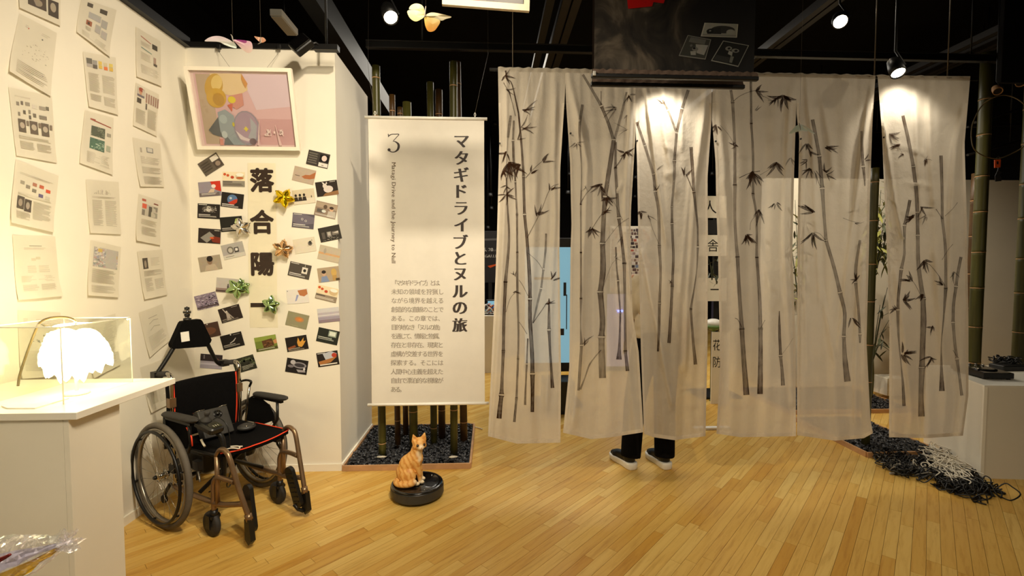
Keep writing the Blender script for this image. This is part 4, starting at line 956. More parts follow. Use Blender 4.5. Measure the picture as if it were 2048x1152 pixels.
bar(fp(Wp, 0), fp(Wp, Hp), fp(Wp - fw_, Hp - fw_), fp(Wp - fw_, fw_)).build('frame_rail', 'frame_white', root, world=True)
MB().prism([fp(.012, .012), fp(Wp - .012, .012), fp(Wp - .012, Hp - .012), fp(.012, Hp - .012)], nr_ * 0.006).build('backing_board', 'frame_white', root, world=True)
iw, ih = Wp - 2 * fw_, Hp - 2 * fw_
pr = Print(lambda u, v, h: fp(fw_ + u * iw, fw_ + (1 - v) * ih, 0.008 + h), 0.0004)
pr.run([('rect', 0, 0, 1, 1, '#dcc3bd', 4), ('rect', .03, .03, .98, .98, '#d3adb0', 4),
  ('rect', .05, .04, .2, .97, '#b5a088', 4), ('poly', [(.5, .03), (.98, .03), (.98, .45), (.62, .5)], '#d6bfc8'), ('rect', .62, .62, .98, .97, '#c69a9c', 4),
  ('poly', [(.2, .03), (.52, .03), (.56, .15), (.56, .24), (.45, .32), (.3, .30), (.2, .2)], '#dcc296'),
  ('ell', .22, .2, .09, .17, '#c29a3c', 0, 360, 22, 14), ('ell', .255, .15, .055, .10, '#dcbf74', 0, 360, 22, 14), ('ell', .23, .35, .10, .13, '#c9a03c', 0, 360, 22, 8), ('ell', .25, .37, .06, .085, '#b48a34', 0, 360, 20),
  ('poly', [(.36, .32), (.5, .28), (.5, .44), (.42, .5), (.36, .44)], '#c88a7c'), ('ell', .385, .37, .04, .045, '#d8c42e'),
  ('poly', [(.52, .03), (.57, .16), (.54, .22), (.51, .1)], '#c98f4c'),
  ('poly', [(.33, .44), (.39, .42), (.37, .53)], '#c2634c'),
  ('poly', [(.1, .78), (.22, .6), (.24, .88), (.14, .84)], '#55585a'), ('poly', [(.22, .54), (.3, .5), (.38, .58), (.4, .78), (.46, .98), (.28, .98), (.22, .8)], '#8f9aa0'), ('poly', [(.27, .84), (.34, .98), (.24, .98)], '#5f666c'), ('ell', .27, .63, .04, .06, '#a5b1b5'), ('ell', .26, .84, .03, .05, '#b5bec0'),
  ('rect', .2, .9, .235, .985, '#c88478'),
  ('ell', .5, .75, .135, .235, '#8d8794'), ('ell', .5, .74, .12, .21, '#a28a9c'), ('poly', [(.55, .6), (.61, .72), (.58, .9), (.5, .88), (.54, .78)], '#a3a4ac'), ('poly', [(.38, .78), (.46, .87), (.52, .9), (.5, .93), (.42, .9)], '#cfc2c6'),
  ('rect', .483, .73, .503, .79, '#d0bf36'), ('rect', .47, .75, .516, .77, '#d0bf36'), ('ell', .37, .7, .012, .03, '#c8b940'),
  ('ell', .55, .93, .035, .045, '#6a5a60'), ('poly', [(.64, .64), (.645, .64), (.61, .98), (.59, .98)], '#dcc0bd'), ('poly', [(.8, .7), (.806, .7), (.85, .98), (.82, .98)], '#d6b6b4'),
  ('specks', .68, .76, .75, .85, 26, ['#e6d2ce'], .016, .018), ('specks', .83, .76, .88, .85, 20, ['#e3cdc9'], .016, .018), ('poly', [(.775, .79), (.785, .785), (.80, .815), (.79, .82)], '#dcc4c0'), ('poly', [(.79, .785), (.80, .79), (.785, .82), (.775, .815)], '#dcc4c0')])
pr.mb.build('picture_print', 'print_satin', root, world=True, fix=False)
MB().prism([fp(fw_ * .6, fw_ * .6, .02), fp(Wp - fw_ * .6, fw_ * .6, .02), fp(Wp - fw_ * .6, Hp - fw_ * .6, .02), fp(fw_ * .6, Hp - fw_ * .6, .02)], nr_ * 0.0015).build('glass', clear('picture_glass', (0.97, 0.97, 0.97, 1), 1.3), root, world=True)
for hxp, wxp in ((440, 463), (560, 530)):
    h0 = aY(hxp, 97, YW - 0.02); w0 = fp((aY(wxp, 137, 3.25).x - bl.x), Hp - 0.012, -0.002)
    MB().rbox(h0 + Vector((0, -.012, 0.005)), (0.026, 0.02, 0.03), 0.004).build('rail_hook', 'black', root, world=True)
    MB().tube(catmull([h0 + Vector((0, -.012, -.008)), h0 + Vector((-.006, -.012, -.02)), h0 + Vector((0, -.012, -.03)), h0 + Vector((.007, -.012, -.024))], 5), 0.0014, 6).build('hook_wire', 'wire', root, world=True)
    MB().tube([h0 + Vector((0, -.012, -.03)), w0], 0.0009, 5).build('hanging_wire', 'wire', root, world=True)

# ---- foil star balloons
def foil(name, col, rough=0.16):
    k = NT(name); k.b.inputs['Base Color'].default_value = lin(col); k.b.inputs['Metallic'].default_value = 0.95; k.b.inputs['Roughness'].default_value = rough
    n = k.noise(38, 3, 0.6, k.coord()); k.bump(n.outputs['Fac'], 0.15, 0.003); return k.m
FO = {'gold': foil('foil_gold', '#f2d21e'), 'silver': foil('foil_silver', '#e6e2da'), 'rose': foil('foil_rose', '#e8bd8c'), 'green': foil('foil_green', '#a9c98c')}
def star(px, py, rpx, rot, kind, label, tilt=(0, 0), crumple=0.0, twin=None):
    c = aY(px, py, YW - 0.05); r = rpx * (YW - .05) / FPX
    root = empty('star_balloon', c); tag(root, label, 'balloon', 'foil star balloons on the wall')
    sr = random.Random(int(px))
    def lobe(off, rot, r, tilt):
        E3 = Euler((R(tilt[0]), 0, R(tilt[1]))).to_matrix(); N = 60; rings = [0, .18, .36, .54, .7, .83, .93, 1.0]; mb = MB()
        for side in (-1, 1):
            P = []
            for t in rings:
                row = []
                for j in range(N + 1):
                    a = 2 * math.pi * (j % N) / N; ph = ((a * 5 / (2 * math.pi)) % 1.0); tri = abs(ph - .5) * 2
                    rr = r * (0.56 + 0.44 * tri ** 1.1); w = max(0, 1 - t ** 2.2) ** .55 * r * .40 * (1 - (1 - tri) * .30 * min(1, t * 1.6))
                    cr_ = 1 + crumple * math.sin(j * 2.4 + t * 9) * t
                    ang = a + R(rot); row.append(Vector(off) + E3 @ Vector((rr * t * math.cos(ang) * cr_, side * w, rr * t * math.sin(ang) * cr_)))
                P.append(row)
            mb.grid(P, N + 1, len(rings))
        return mb
    lobe((0, 0, 0), rot, r, tilt).build('foil_star', FO[kind], root)
    if twin: lobe(twin[0], rot + twin[1], r * .85, (tilt[0] + 20, tilt[1] - 30)).build('foil_star', FO[kind], root)
    MB().tube([(0, 0.0, 0), (r * .1, 0.02, -r * .3), (0, 0.046, -r * .4)], 0.0012, 5).build('string', 'wire', root)
star(567.7, 396, 21, 62, 'gold', 'gold foil star balloon right of the top character', (-12, 18), .05)
star(482.5, 455, 19, 30, 'silver', 'crinkled silver foil star balloon left of the second character', (10, 14), .08)
star(565.5, 498, 20, 80, 'rose', 'rose-gold foil star balloon right of the third character', (8, 16), .08)
star(474, 577, 21, 54, 'green', 'green foil star balloon left of the strip, over the pale postcard', (0, 25), .02, ((0.026, 0.018, 0.012), 36))
star(541.5, 610, 20, 82, 'green', 'green foil star balloon at the foot of the calligraphy strip', (0, -10), .02)

# ---- white banner
YB = 3.32
root = empty('hanging_banner', aY(852, 808, YB)); tag(root, 'tall white hanging banner with vertical dark writing and a big number', 'banner')
tlb, trb, blb, brb = aY(741.5, 238, YB), aY(972, 238, YB), aY(738.5, 806, YB), aY(966, 808, YB)
xl_, xr_ = (tlb.x + blb.x) / 2, (trb.x + brb.x) / 2; zt_, zb_ = (tlb.z + trb.z) / 2, (blb.z + brb.z) / 2
def bp(u, v, d=0.0):
    return Vector((xl_ + (xr_ - xl_) * u, YB - d + 0.003 * math.sin(u * 5.1 + v * 4) * math.sin(v * 3.1) + 0.002 * math.sin(v * 11 + u * 3), zt_ + (zb_ - zt_) * v))
MB().grid([[bp(j / 20, i / 40) for j in range(21)] for i in range(41)], 21, 41).build('banner_cloth', 'banner_cloth', root, world=True)
for z, ex in ((zt_ + 0.006, 0.022), (zb_ - 0.004, 0.03)):
    MB().cyl((xl_ - ex, YB, z), (xr_ + ex, YB, z), 0.0105, n=14).build('banner_bar', 'white_plastic', root, world=True)
for pxs in ((750, 231, 739, 161, 736, 128), (950, 234, 964, 161, 976, 108)):
    a, b, c = aY(pxs[0], pxs[1], YB), aY(pxs[2], pxs[3], YB + .1), aY(pxs[4], pxs[5], YB + .25)
    MB().tube(catmull([a + Vector((-.003, 0, .0)), a + Vector((.006, 0, .012)), a + Vector((0, 0, .03)), a + Vector((-.006, 0, .014)), a + Vector((.002, 0, 0))], 4), 0.002, 6).build('clip', 'white_plastic', root, world=True)
    MB().tube([a + Vector((0, 0, 0.026)), b, c, c + Vector((0, .1, 4.18 - c.z))], 0.0011, 5).build('cord', 'wire', root, world=True)
def b_px(x, y, d=0.0016):     # place on the banner by its own surface
    p = aY(x, y, YB); return bp((p.x - xl_) / (xr_ - xl_), (p.z - zt_) / (zb_ - zt_), d)
pxm = YB / FPX
TITLE = 'マタギドライブとヌルの旅'
cy = [283.5, 316, 349.5, 383, 417, 450, 483.5, 516.5, 548.7, 582.7, 616, 650]
cx = [923.3, 922.8, 922.8, 923, 922.3, 922, 921.7, 921, 919.8, 920.2, 919.8, 919.5]
sz = [22, 25, 27, 27, 24, 26, 26, 24, 24, 26, 26, 28]
load_glyphs(TITLE, 0.006, True)
mb = MB(); DK = C('#3d3531')
for ch, x, y, s_ in zip(TITLE, cx, cy, sz):
    vs, fs = _glyphs[(ch, 0.006, True)]; xs = [v[0] for v in vs]; ys = [v[1] for v in vs]
    mxx, myy = (min(xs) + max(xs)) / 2, (min(ys) + max(ys)) / 2; em = 32 if ch not in '旅' else 30
    for q, dx in enumerate((-1.5, -.75, 0, .75, 1.5)):
        mb._add([b_px(x + (vx - mxx) * em + dx, y - (vy - myy) * em, 0.0016 + q * .00001) for vx, vy in vs], fs, DK)
mb.build('title_writing', 'print', root, world=True, fix=False)
BODY = ['「マタギドライブ」とは、', '未知の領域を狩猟し', 'ながら境界を越える', '創造的な直観のことで', 'ある。この章では、', '目的地なき「ヌルの旅」', 'を通じて、情報と物質、', '存在と非存在、現実と', '虚構が交差する世界を', '探索する。そこには', '人間中心主義を超えた', '自由で漂泊的な視線が', 'ある。']
load_glyphs(''.join(BODY)); GR = C('#978d80')
for i, ln in enumerate(BODY):
    mb = MB()
    y = 566 + i * 17.72; x0 = 788.3 - i * 0.12; x1 = 882 - i * 0.1 if len(ln) > 4 else x0 + 18
    for j, ch in enumerate(ln):
        x = x0 + (x1 - x0) * j / (len(ln) - 1); em = 12.2
        vs, fs = _glyphs[(ch, 0.0, False)]
        ox = 0.16 if ch in '「' else (0.0)
        for q, dx in enumerate((0, .25)):
            mb._add([b_px(x + (vx - .5 + (0.0 if ch not in '、。' else 0.0)) * em + dx, y - (vy - .36) * em, 0.0016 + q * .00001) for vx, vy in vs], fs, GR)
    mb.build('writing_line', 'print', root, world=True, fix=False)
ENG = 'Matagi Drive and the Journey to Null'
load_glyphs(ENG); mb = MB(); BR = C('#6b5b48'); xx = 0.0; pos = []
for ch in ENG: pos.append(xx); xx += advance(ch) + .02
sc_ = (527 - 324) / xx
for ch, p_ in zip(ENG, pos):
    if not ch.strip(): continue
    vs, fs = _glyphs[(ch, 0.0, False)]
    for q, dx in enumerate((-.012, .02)):
        mb._add([b_px(783.6 + vy * 11.4, 324 + (p_ + vx + dx) * sc_, 0.0016 + q * .00001) for vx, vy in vs], fs, BR)
    xs = [v[0] for v in vs]; ys = [v[1] for v in vs]
    if ch in 'MDJNrihnul': # small feet of the serifed letters
        for fx in ([min(xs), max(xs)] if ch in 'MNhnu' else [min(xs) + .03]):
            mb._add([b_px(783.6 + a_ * 11.4, 324 + (p_ + fx + b_) * sc_, 0.0017) for a_, b_ in ((0, -.09), (.05, -.09), (.05, .09), (0, .09))], [(0, 1, 2, 3)], BR)
mb.build('english_writing', 'print', root, world=True, fix=False)
# the big serifed 3, drawn as a swelling stroke
three = [(777, 272, 2.2), (783, 268.6, 1.5), (790, 268.2, 1.5), (797.5, 268.6, 1.6), (794, 273.5, 1.4), (786.5, 281.5, 1.2)]
bowl = [(785.5, 282.5, .9), (790, 283, 1.8), (796, 287.5, 4.0), (797.3, 293, 4.8), (795, 299.5, 4.0), (789, 303.6, 2.0), (782.5, 303.6, 1.7), (777.3, 300.3, 2.2)]
mb = MB()
def stroke_b(mb, pts, col):
    P = [Vector((x, y, w)) for x, y, w in pts]; S = catmull(P, 8); L = []; Rr = []
    for i, p in enumerate(S):
        d = (S[min(i + 1, len(S) - 1)] - S[max(i - 1, 0)]); d.z = 0; d.normalize(); n_ = Vector((-d.y, d.x, 0)); w = max(.4, p.z) / 2
        L.append(b_px(p.x + n_.x * w, p.y + n_.y * w)); Rr.append(b_px(p.x - n_.x * w, p.y - n_.y * w))
    mb._add(L + Rr, [(i, i + 1, len(S) + i + 1, len(S) + i) for i in range(len(S) - 1)], col)
for seg in (three, bowl): stroke_b(mb, seg, DK)
mb._add([b_px(778 + 3.1 * math.cos(a_ * .5236), 299.5 + 3.1 * math.sin(a_ * .5236)) for a_ in range(12)], [tuple(range(12))], DK)
mb._add([b_px(*p) for p in ((775.6, 267.6), (777.2, 267.6), (777.6, 274.2), (776.2, 274.2))], [(0, 1, 2, 3)], DK)
mb.build('number_three', 'print', root, world=True, fix=False)

# ================================================================== wheelchair (local: x forward, y to the sitter's left, z up)
WCO, WCA = Vector((-1.742, 2.933, 0)), R(-30.8)
wc = empty('wheelchair', WCO, WCA)
tag(wc, 'bronze-framed black wheelchair with orange piping, joystick and black headrest, before the postcards', 'wheelchair')
def circ(c, r, n, y):
    return [Vector((c[0] + r * math.cos(2 * math.pi * i / n), y, c[1] + r * math.sin(2 * math.pi * i / n))) for i in range(n)]
for sy in (-1, 1):
    Y = sy * 0.285; hub = (0.0, 0.305)
    w = MB().tube(circ(hub, 0.289, 64, Y), 0.017, 10, True).build('rear_wheel', 'tyre', wc)
    rim = MB()
    rim.lathe([(0.256, -.011), (0.274, -.012), (0.274, .012), (0.256, .011), (0.252, 0), (0.256, -.011)], (0, Y, 0.305), 64, (0, 1, 0))
    rim.build('rim', 'alloy', w)
    MB().tube(circ(hub, 0.262, 56, Y + sy * 0.034), 0.0085, 8, True).build('hand_rim', 'black_steel', w)
    for q in range(6):
        a = 2 * math.pi * q / 6 + .3; p = Vector((0.262 * math.cos(a), Y + sy * .034, .305 + .262 * math.sin(a)))
        MB().tube([p, Vector((0.266 * math.cos(a), Y + sy * .012, .305 + .266 * math.sin(a)))], 0.005, 6).build('hand_rim_bracket', 'black', w)
    MB().cyl((0, Y - sy * 0.035, .305), (0, Y + sy * 0.03, .305), 0.017, n=16).lathe([(0.017, -.022), (0.028, -.022), (0.028, -.018), (0.017, -.018)], (0, Y, .305), 16, (0, 1, 0)).lathe([(0.017, .018), (0.028, .018), (0.028, .022), (0.017, .022)], (0, Y, .305), 16, (0, 1, 0)).build('hub', 'chrome', w)
    MB().cyl((0, Y + sy * 0.03, .305), (0, Y + sy * 0.042, .305), 0.013, 0.009, n=14).build('axle_cap', 'black', w)
    sp0 = None
    for q in range(24):
        a = 2 * math.pi * q / 24; b = a + (0.42 if q % 2 else -0.42); yy = 0.02 if (q // 2) % 2 else -0.02
        p0 = Vector((.027 * math.cos(b), Y + yy, .305 + .027 * math.sin(b))); p1 = Vector((.255 * math.cos(a), Y + yy * .2, .305 + .255 * math.sin(a)))
        MB().cyl(p0, p1, 0.0011, n=5, caps=False).build('spoke', 'chrome', w)
    # hub motor drum, inboard
    MB().lathe([(0.0, 0), (0.062, 0), (0.066, 0.01), (0.066, 0.035), (0.05, 0.045), (0.0, 0.045)], (0.0, Y - sy * 0.085, .305), 24, (0, 1, 0)).build('hub_motor', 'black', wc)

    # side frame
    ys = sy * 0.20
    MB().tube(catmull([(0.40, ys, .47), (0.425, ys, .50), (0.455, ys, .513), (0.49, ys, .507), (0.52, ys, .475), (0.565, ys * .95, .345), (0.63, ys * .86, .17)], 7), 0.0135, 12).build('leg_rest_tube', 'bronze', wc)
    MB().cyl((0.624, ys * .865, .185), (0.636, ys * .85, .150), 0.0185, n=16).build('tube_collar', 'bronze', wc)
    MB().tube(catmull([(-0.04, ys, .44), (0.15, ys, .455), (0.40, ys, .47)], 4), 0.0125, 10).build('seat_rail', 'black_steel', wc)
    MB().tube(catmull([(-0.05, ys, .195), (0.12, ys, .19), (0.33, ys, .195), (0.43, ys * .97, .198), (0.60, ys * .88, .235)], 5), 0.0145, 12).build('lower_rail', 'bronze', wc)
    MB().tube(catmull([(0.36, ys, .13), (0.36, ys, .24), (0.365, ys, .31), (0.40, ys, .345), (0.47, ys, .352), (0.545, ys * .97, .35)], 6), 0.0135, 12).build('front_post', 'bronze', wc)
    MB().tube([(0.40, ys, .20), (0.40, ys, .47)], 0.0125, 10).build('frame_post', 'bronze', wc)
    MB().tube(catmull([(-0.045, ys, .19), (-0.045, ys, .45), (-0.05, ys, .70), (-0.045, ys, .80), (-0.04, ys, .835), (-0.058, ys, .862), (-0.09, ys, .868), (-0.13, ys, .862)], 6), 0.0125, 12).build('back_post', 'chrome', wc)
    MB().cyl((-0.09, ys, .868), (-0.235, ys, .845), 0.0165, n=14).lathe([(0.0165, 0), (0.018, 0.004), (0.012, 0.012), (0, 0.014)], (-.235, ys, .845), 14, (-1, 0, -.15)).build('push_grip', 'rubber', wc)
    MB().box((-0.05, ys, .70), (0.035, 0.035, 0.055)).build('post_bracket', 'bronze', wc)
    MB().box((-0.045, ys, .305), (0.06, 0.03, 0.05)).build('axle_plate', 'black', wc)
    # arm rest with skirt guard
    a0 = -0.03 if sy < 0 else 0.02
    ya = sy * 0.255
    mb = MB()
    prof = [(0.0, 0), (.5, .75), (.85, .97), (1, 1), (.95, .98), (.75, .85), (.4, .5), (0, 0)]
    L = 0.36; P = []
    for i in range(13):
        s_ = i / 12; ww = 0.030 * (1 - abs(2 * s_ - 1) ** 5) ** .5 + 0.0005; hh = 0.017 * (1 - abs(2 * s_ - 1) ** 6) ** .5 + .0005
        if i == 0 or i == 12: ww = hh = .001
        P.append([Vector((a0 + L * s_, ya + ww * math.cos(t_), .655 + 0.02 * s_ * (0.5) + hh * math.sin(t_))) for t_ in [2 * math.pi * q / 14 for q in range(15)]])
    mb.grid(P, 15, 13); mb.build('arm_pad', 'rubber', wc)
    MB().box((a0 + .17, ya, .636), (0.26, 0.02, 0.014)).tube([(a0 + .02, ya, .64), (a0 + .02, ya, .45)], 0.010, 8).tube([(a0 + .26, ya * .98, .64), (a0 + .265, ya * .96, .52), (a0 + .22, ya * .93, .46)], 0.009, 8).build('arm_frame', 'black_steel', wc)
    sk = [(-0.05, .60), (0.02, .63), (0.14, .628), (0.20, .605), (0.245, .56), (0.25, .51), (0.15, .47), (-0.05, .46)]
    MB().prism([Vector((x, ya - sy * .012, z)) for x, z in sk], (0, sy * .005, 0)).build('skirt_guard', 'fabric_black', wc)
    MB().tube([(x, ya - sy * .009, z) for x, z in ((.20, .607), (.247, .56), (.252, .51))], 0.004, 6).build('skirt_piping', 'orange_piping' if sy < 0 else 'black', wc)
    # caster: fork, tyre, hub
    cx_, cy_ = 0.335, ys
    MB().cyl((0.36, ys, .115), (0.36, ys, .155), 0.019, n=14).box((0.352, ys, .118), (0.05, 0.05, 0.016)).box((0.343, ys + .025, .09), (0.036, 0.008, 0.075)).box((0.343, ys - .025, .09), (0.036, 0.008, 0.075)).build('caster_fork', 'black', wc)
    cw = MB().lathe([(0.030, -.014), (0.062, -.015), (0.068, -.010), (0.070, 0), (0.068, .010), (0.062, .015), (0.030, .014)], (cx_, cy_, .0705), 28, (0, 1, 0)).build('caster_wheel', 'rubber', wc)
    MB().lathe([(0, -.013), (0.030, -.013), (0.030, .013), (0, .013)], (cx_, cy_, .0705), 20, (0, 1, 0)).cyl((cx_, cy_ - .024, .0705), (cx_, cy_ + .024, .0705), 0.006).build('caster_hub', 'black', cw)
    # footrest hanger and flipped-up foot plate
    MB().prism([Vector((0.614, ys * .80, .160)), Vector((0.652, ys * .80, .160)), Vector((0.668, ys * .80, .05)), Vector((0.645, ys * .80, .025)), Vector((0.615, ys * .80, .05))], (0, sy * .028, 0)).build('footrest_hanger', 'black', wc)
    rr = Euler((R(4 * sy), R(-16), 0)).to_matrix(); out = []
    for q in range(24):
        a = 2 * math.pi * q / 24; out.append(Vector((0.034 * math.cos(a), 0, 0.034 * math.sin(a) + (0.092 if math.sin(a) > 0 else -0.092))))
    pc = Vector((0.585, ys * .62, .19))
    MB().prism([pc + rr @ p for p in out], rr @ Vector((0, sy * .022, 0))).build('foot_plate', 'plastic_black', wc)
    mb = MB()
    for q in range(7):
        p = pc + rr @ Vector((0, sy * -.002, -.085 + .028 * q)); mb.box(p, (0.045, 0.004, 0.006), rr)
    mb.build('foot_plate_ribs', 'black', wc)
    MB().tube([(0.635, ys * .80, .045), (0.61, ys * .7, .06), (0.59, ys * .64, .09)], 0.011, 8).build('foot_plate_hinge', 'black', wc)
    # anti-tip bar
    MB().tube([(-0.04, sy * .17, .20), (-0.16, sy * .17, .17), (-0.23, sy * .17, .09)], 0.011, 8).build('anti_tip_bar', 'black_steel', wc)
    MB().lathe([(0, -.009), (.024, -.009), (.026, 0), (.024, .009), (0, .009)], (-0.235, sy * .17, .06), 16, (0, 1, 0)).build('anti_tip_wheel', 'rubber', wc)
    # wheel lock
    MB().tube([(0.27, sy * .235, .43), (0.285, sy * .24, .36), (0.30, sy * .25, .33)], 0.007, 8).box((0.28, sy * .235, .405), (0.05, 0.03, 0.05)).build('wheel_lock', 'black', wc)
    MB().tube([(0.285, sy * .24, .40), (0.32, sy * .25, .345), (0.335, sy * .255, .33)], 0.005, 6).build('lock_lever', 'alloy', wc)

# cross brace under the seat
for s_ in (-1, 1): MB().tube([(0.20, -.19 * s_, .21), (0.20, .19 * s_, .445)], 0.012, 8).build('cross_brace', 'black_steel', wc)
MB().tube([(-.045, -.2, .23), (-.045, .2, .23)], 0.012, 10).build('rear_cross_tube', 'black_steel', wc)
MB().rbox((0.03, 0, .335), (0.22, 0.26, 0.12), 0.02).build('battery_box', 'black', wc)
MB().tube(catmull([(0.18, -.05, .40), (0.24, -.09, .30), (0.26, -.12, .23), (0.22, -.15, .20)], 5), 0.004, 6).tube(catmull([(0.34, -.12, .46), (0.36, -.1, .36), (0.33, -.11, .25), (0.28, -.06, .22), (0.2, 0.02, .3)], 5), 0.004, 6).build('battery_cable', 'cable_black', wc)
# seat sling and back sling with orange piping
def seat(u, v):   # u across -1..1, v back..front
    fr = 0.44 + 0.035 * (1 - abs(u) ** 1.5) * -0.2
    x = -0.03 + v * (0.455 + 0.02 * abs(u)); sag = 0.028 * (1 - u * u) * (0.4 + 0.6 * v)
    return Vector((x, u * .205, .478 + 0.012 * v - sag))
P = [[seat(-1 + 2 * j / 16, i / 10) for j in range(17)] for i in range(11)]
mb = MB().grid(P, 17, 11); P2 = [[p - Vector((0, 0, .022)) for p in row] for row in P]; mb.grid(P2, 17, 11)
mb.grid([P[-1], P2[-1]], 17, 2); mb.grid([[r_[0] for r_ in P], [r_[0] for r_ in P2]], 11, 2); mb.grid([[r_[-1] for r_ in P], [r_[-1] for r_ in P2]], 11, 2)
mb.build('seat', 'fabric_black', wc)
MB().tube([p + Vector((0.003, 0, .002)) for p in P[-1]], 0.0038, 6).build('seat_piping', 'orange_piping', wc)
MB().tube([r_[-1] + Vector((0, 0, .003)) for r_ in P[3:]], 0.003, 6).build('seat_side_piping', 'orange_piping', wc)
def back(u, v):
    return Vector((-0.062 - 0.03 * (1 - u * u) + 0.02 * math.sin(v * 2.4), u * .215, .46 + v * (.345 + 0.006 * (1 - u * u))))
P = [[back(-1 + 2 * j / 14, i / 12) for j in range(15)] for i in range(13)]
mb = MB().grid(P, 15, 13); P2 = [[p - Vector((.035, 0, 0)) for p in row] for row in P]; mb.grid(P2, 15, 13)
mb.grid([P[-1], P2[-1]], 15, 2); mb.grid([[r_[0] for r_ in P], [r_[0] for r_ in P2]], 13, 2); mb.grid([[r_[-1] for r_ in P], [r_[-1] for r_ in P2]], 13, 2)
mb.build('backrest', 'fabric_black', wc)
for u in (-.86, .86): MB().tube([back(u, i / 14) + Vector((.003, 0, .002)) for i in range(15)], 0.0036, 6).build('back_piping', 'orange_piping', wc)
# control box with a round port, lying against the backrest
br_ = Euler((R(-4), R(-28), R(8))).to_matrix(); bc = Vector((0.10, -.045, .555))
MB().rbox(bc, (0.05, 0.185, 0.17), 0.006, br_).build('control_box', 'plastic_grey', wc)
f_ = br_ @ Vector((1, 0, 0)); pc_ = bc + br_ @ Vector((0.025, 0.02, 0.045))
MB().lathe([(0.026, 0), (0.026, .004), (.019, .004), (.017, -.004), (0.0, -.004)], pc_, 20, f_).build('round_port', 'gloss_black', wc)
MB().ell(pc_ + f_ * .001, (0.012, 0.012, 0.012)).build('port_lens', 'gloss_black', wc)
for sy in (-.07, .07): MB().tube([bc + br_ @ Vector((-.02, sy - .02, .09)), bc + br_ @ Vector((.012, sy, .091)), bc + br_ @ Vector((.012, sy + .03, .091))], 0.003, 5).build('box_clip', 'chrome', wc)
MB().ell((0.19, 0.10, .502), (0.05, 0.055, 0.022)).build('puck', 'plastic_grey', wc)
for dy in (-.022, .022): MB().ell((0.225, 0.10 + dy, .517), (0.007, 0.007, 0.005), n=8, m=6).build('puck_light', 'chrome', wc)
# joystick pod on its arm
jr = Euler((0, R(14), R(6))).to_matrix(); jc = Vector((0.345, -.205, .625))
MB().rbox(jc, (0.15, 0.085, 0.042), 0.022, jr, seg=4).build('joystick_pod', 'plastic_black', wc)
MB().rbox(jc + jr @ Vector((0.04, 0, 0.0225)), (0.055, 0.06, 0.003), 0.006, jr).build('pod_keypad', 'gloss_black', wc)
mb = MB()
for q in range(3): mb.box(jc + jr @ Vector((0.05, -.012 + .012 * q, 0.0245)), (0.016, 0.002, 0.0006), jr)
mb.build('keypad_marks', 'cable_white', wc)
ja = jr @ Vector((0, 0, 1))
MB().lathe([(0.03, 0.02), (0.027, .028), (0.016, .040), (0.010, .046), (0.010, .052), (0.014, .060), (0.015, .072), (0.010, .078), (0, .079)], jc + jr @ Vector((-.03, 0, 0)), 20, ja).build('joystick', 'rubber', wc)
MB().tube(catmull([jc + Vector((0.02, 0.01, -.02)), (0.40, -.17, .56), (0.41, -.165, .46), (0.405, -.17, .34)], 6), 0.014, 10).build('joystick_arm', 'black', wc)
MB().tube(catmull([jc + Vector((-.03, .03, .02)), (0.34, -.15, .655), (0.40, -.14, .62), (0.415, -.135, .52), (0.40, -.14, .44)], 6), 0.003, 6).build('joystick_cable', 'cable_black', wc)
# loose white leads on the seat edge
MB().tube(catmull([(0.41, -.16, .49), (0.44, -.14, .497), (0.46, -.11, .488), (0.43, -.10, .492), (0.40, -.13, .494), (0.44, -.08, .486)], 6), 0.0035, 6).build('white_lead', 'cable_white', wc)
MB().tube(catmull([(0.30, -.225, .55), (0.31, -.222, .53), (0.33, -.222, .515)], 5), 0.006, 6).build('side_strap', 'cable_white', wc)
# brake lever at the far side
MB().tube([(-0.055, .243, .41), (-0.03, .243, .56), (0.0, .243, .705)], 0.009, 8).build('brake_bar', 'chrome', wc)
MB().tube(catmull([(0.0, .243, .70), (0.02, .243, .735), (-0.02, .24, .742), (-.08, .235, .728), (-.14, .23, .695), (-.19, .225, .692)], 6), 0.008, 8).build('brake_handle', 'gloss_black', wc)
MB().tube(catmull([(0.0, .243, .62), (0.04, .25, .64), (0.11, .262, .645)], 5), 0.006, 6).build('brake_linkage', 'black', wc)
# headrest carried by two bent tubes from the push grips
xh = -0.19
hp = [(-.122, 1.023), (-.062, 1.150), (-.052, 1.160), (.050, 1.164), (.062, 1.152), (.118, 1.02), (.112, 1.005), (.088, .980), (-.09, .992), (-.112, .996), (-.12, 1.008)]
MB().prism([Vector((xh, y * .97, z)) for y, z in hp], (-.05, 0, 0)).build('headrest', 'fabric_black', wc)
MB().prism([Vector((xh + .0016, y, z)) for y, z in ((-.072, 1.093), (-.024, 1.095), (-.020, 1.033), (-.068, 1.031))], (-.0012, 0, 0)).build('white_square', 'white_plastic', wc)
for sy, pts in ((-1, [(-.10, 1.00), (-.150, .92), (-.195, .855)]), (1, [(.098, 1.0), (.13, .92), (.155, .865), (.178, .845), (.20, .845)])):
    MB().tube(catmull([(xh - .025, y, z) for y, z in pts], 6), 0.0125, 10).build('headrest_tube', 'black_steel', wc)
    MB().box((xh - .02, sy * .2, .848), (0.05, 0.045, 0.04)).build('tube_clamp', 'black', wc)
hc = (xh - .02, -.02, 1.16)
MB().lathe([(0.022, 0), (0.022, .016), (0.013, .018), (0.013, .030), (0.016, .032), (0.016, .044), (0.013, .046)], hc, 18).build('connector', 'black', wc)
MB().lathe([(0.0135, .018), (0.0135, .024)], hc, 18).lathe([(0.0205, .046), (0.0215, .050), (0.0215, .062), (0.0205, .066), (0.014, .066), (0.014, .072)], hc, 18).build('connector_collar', 'chrome', wc)
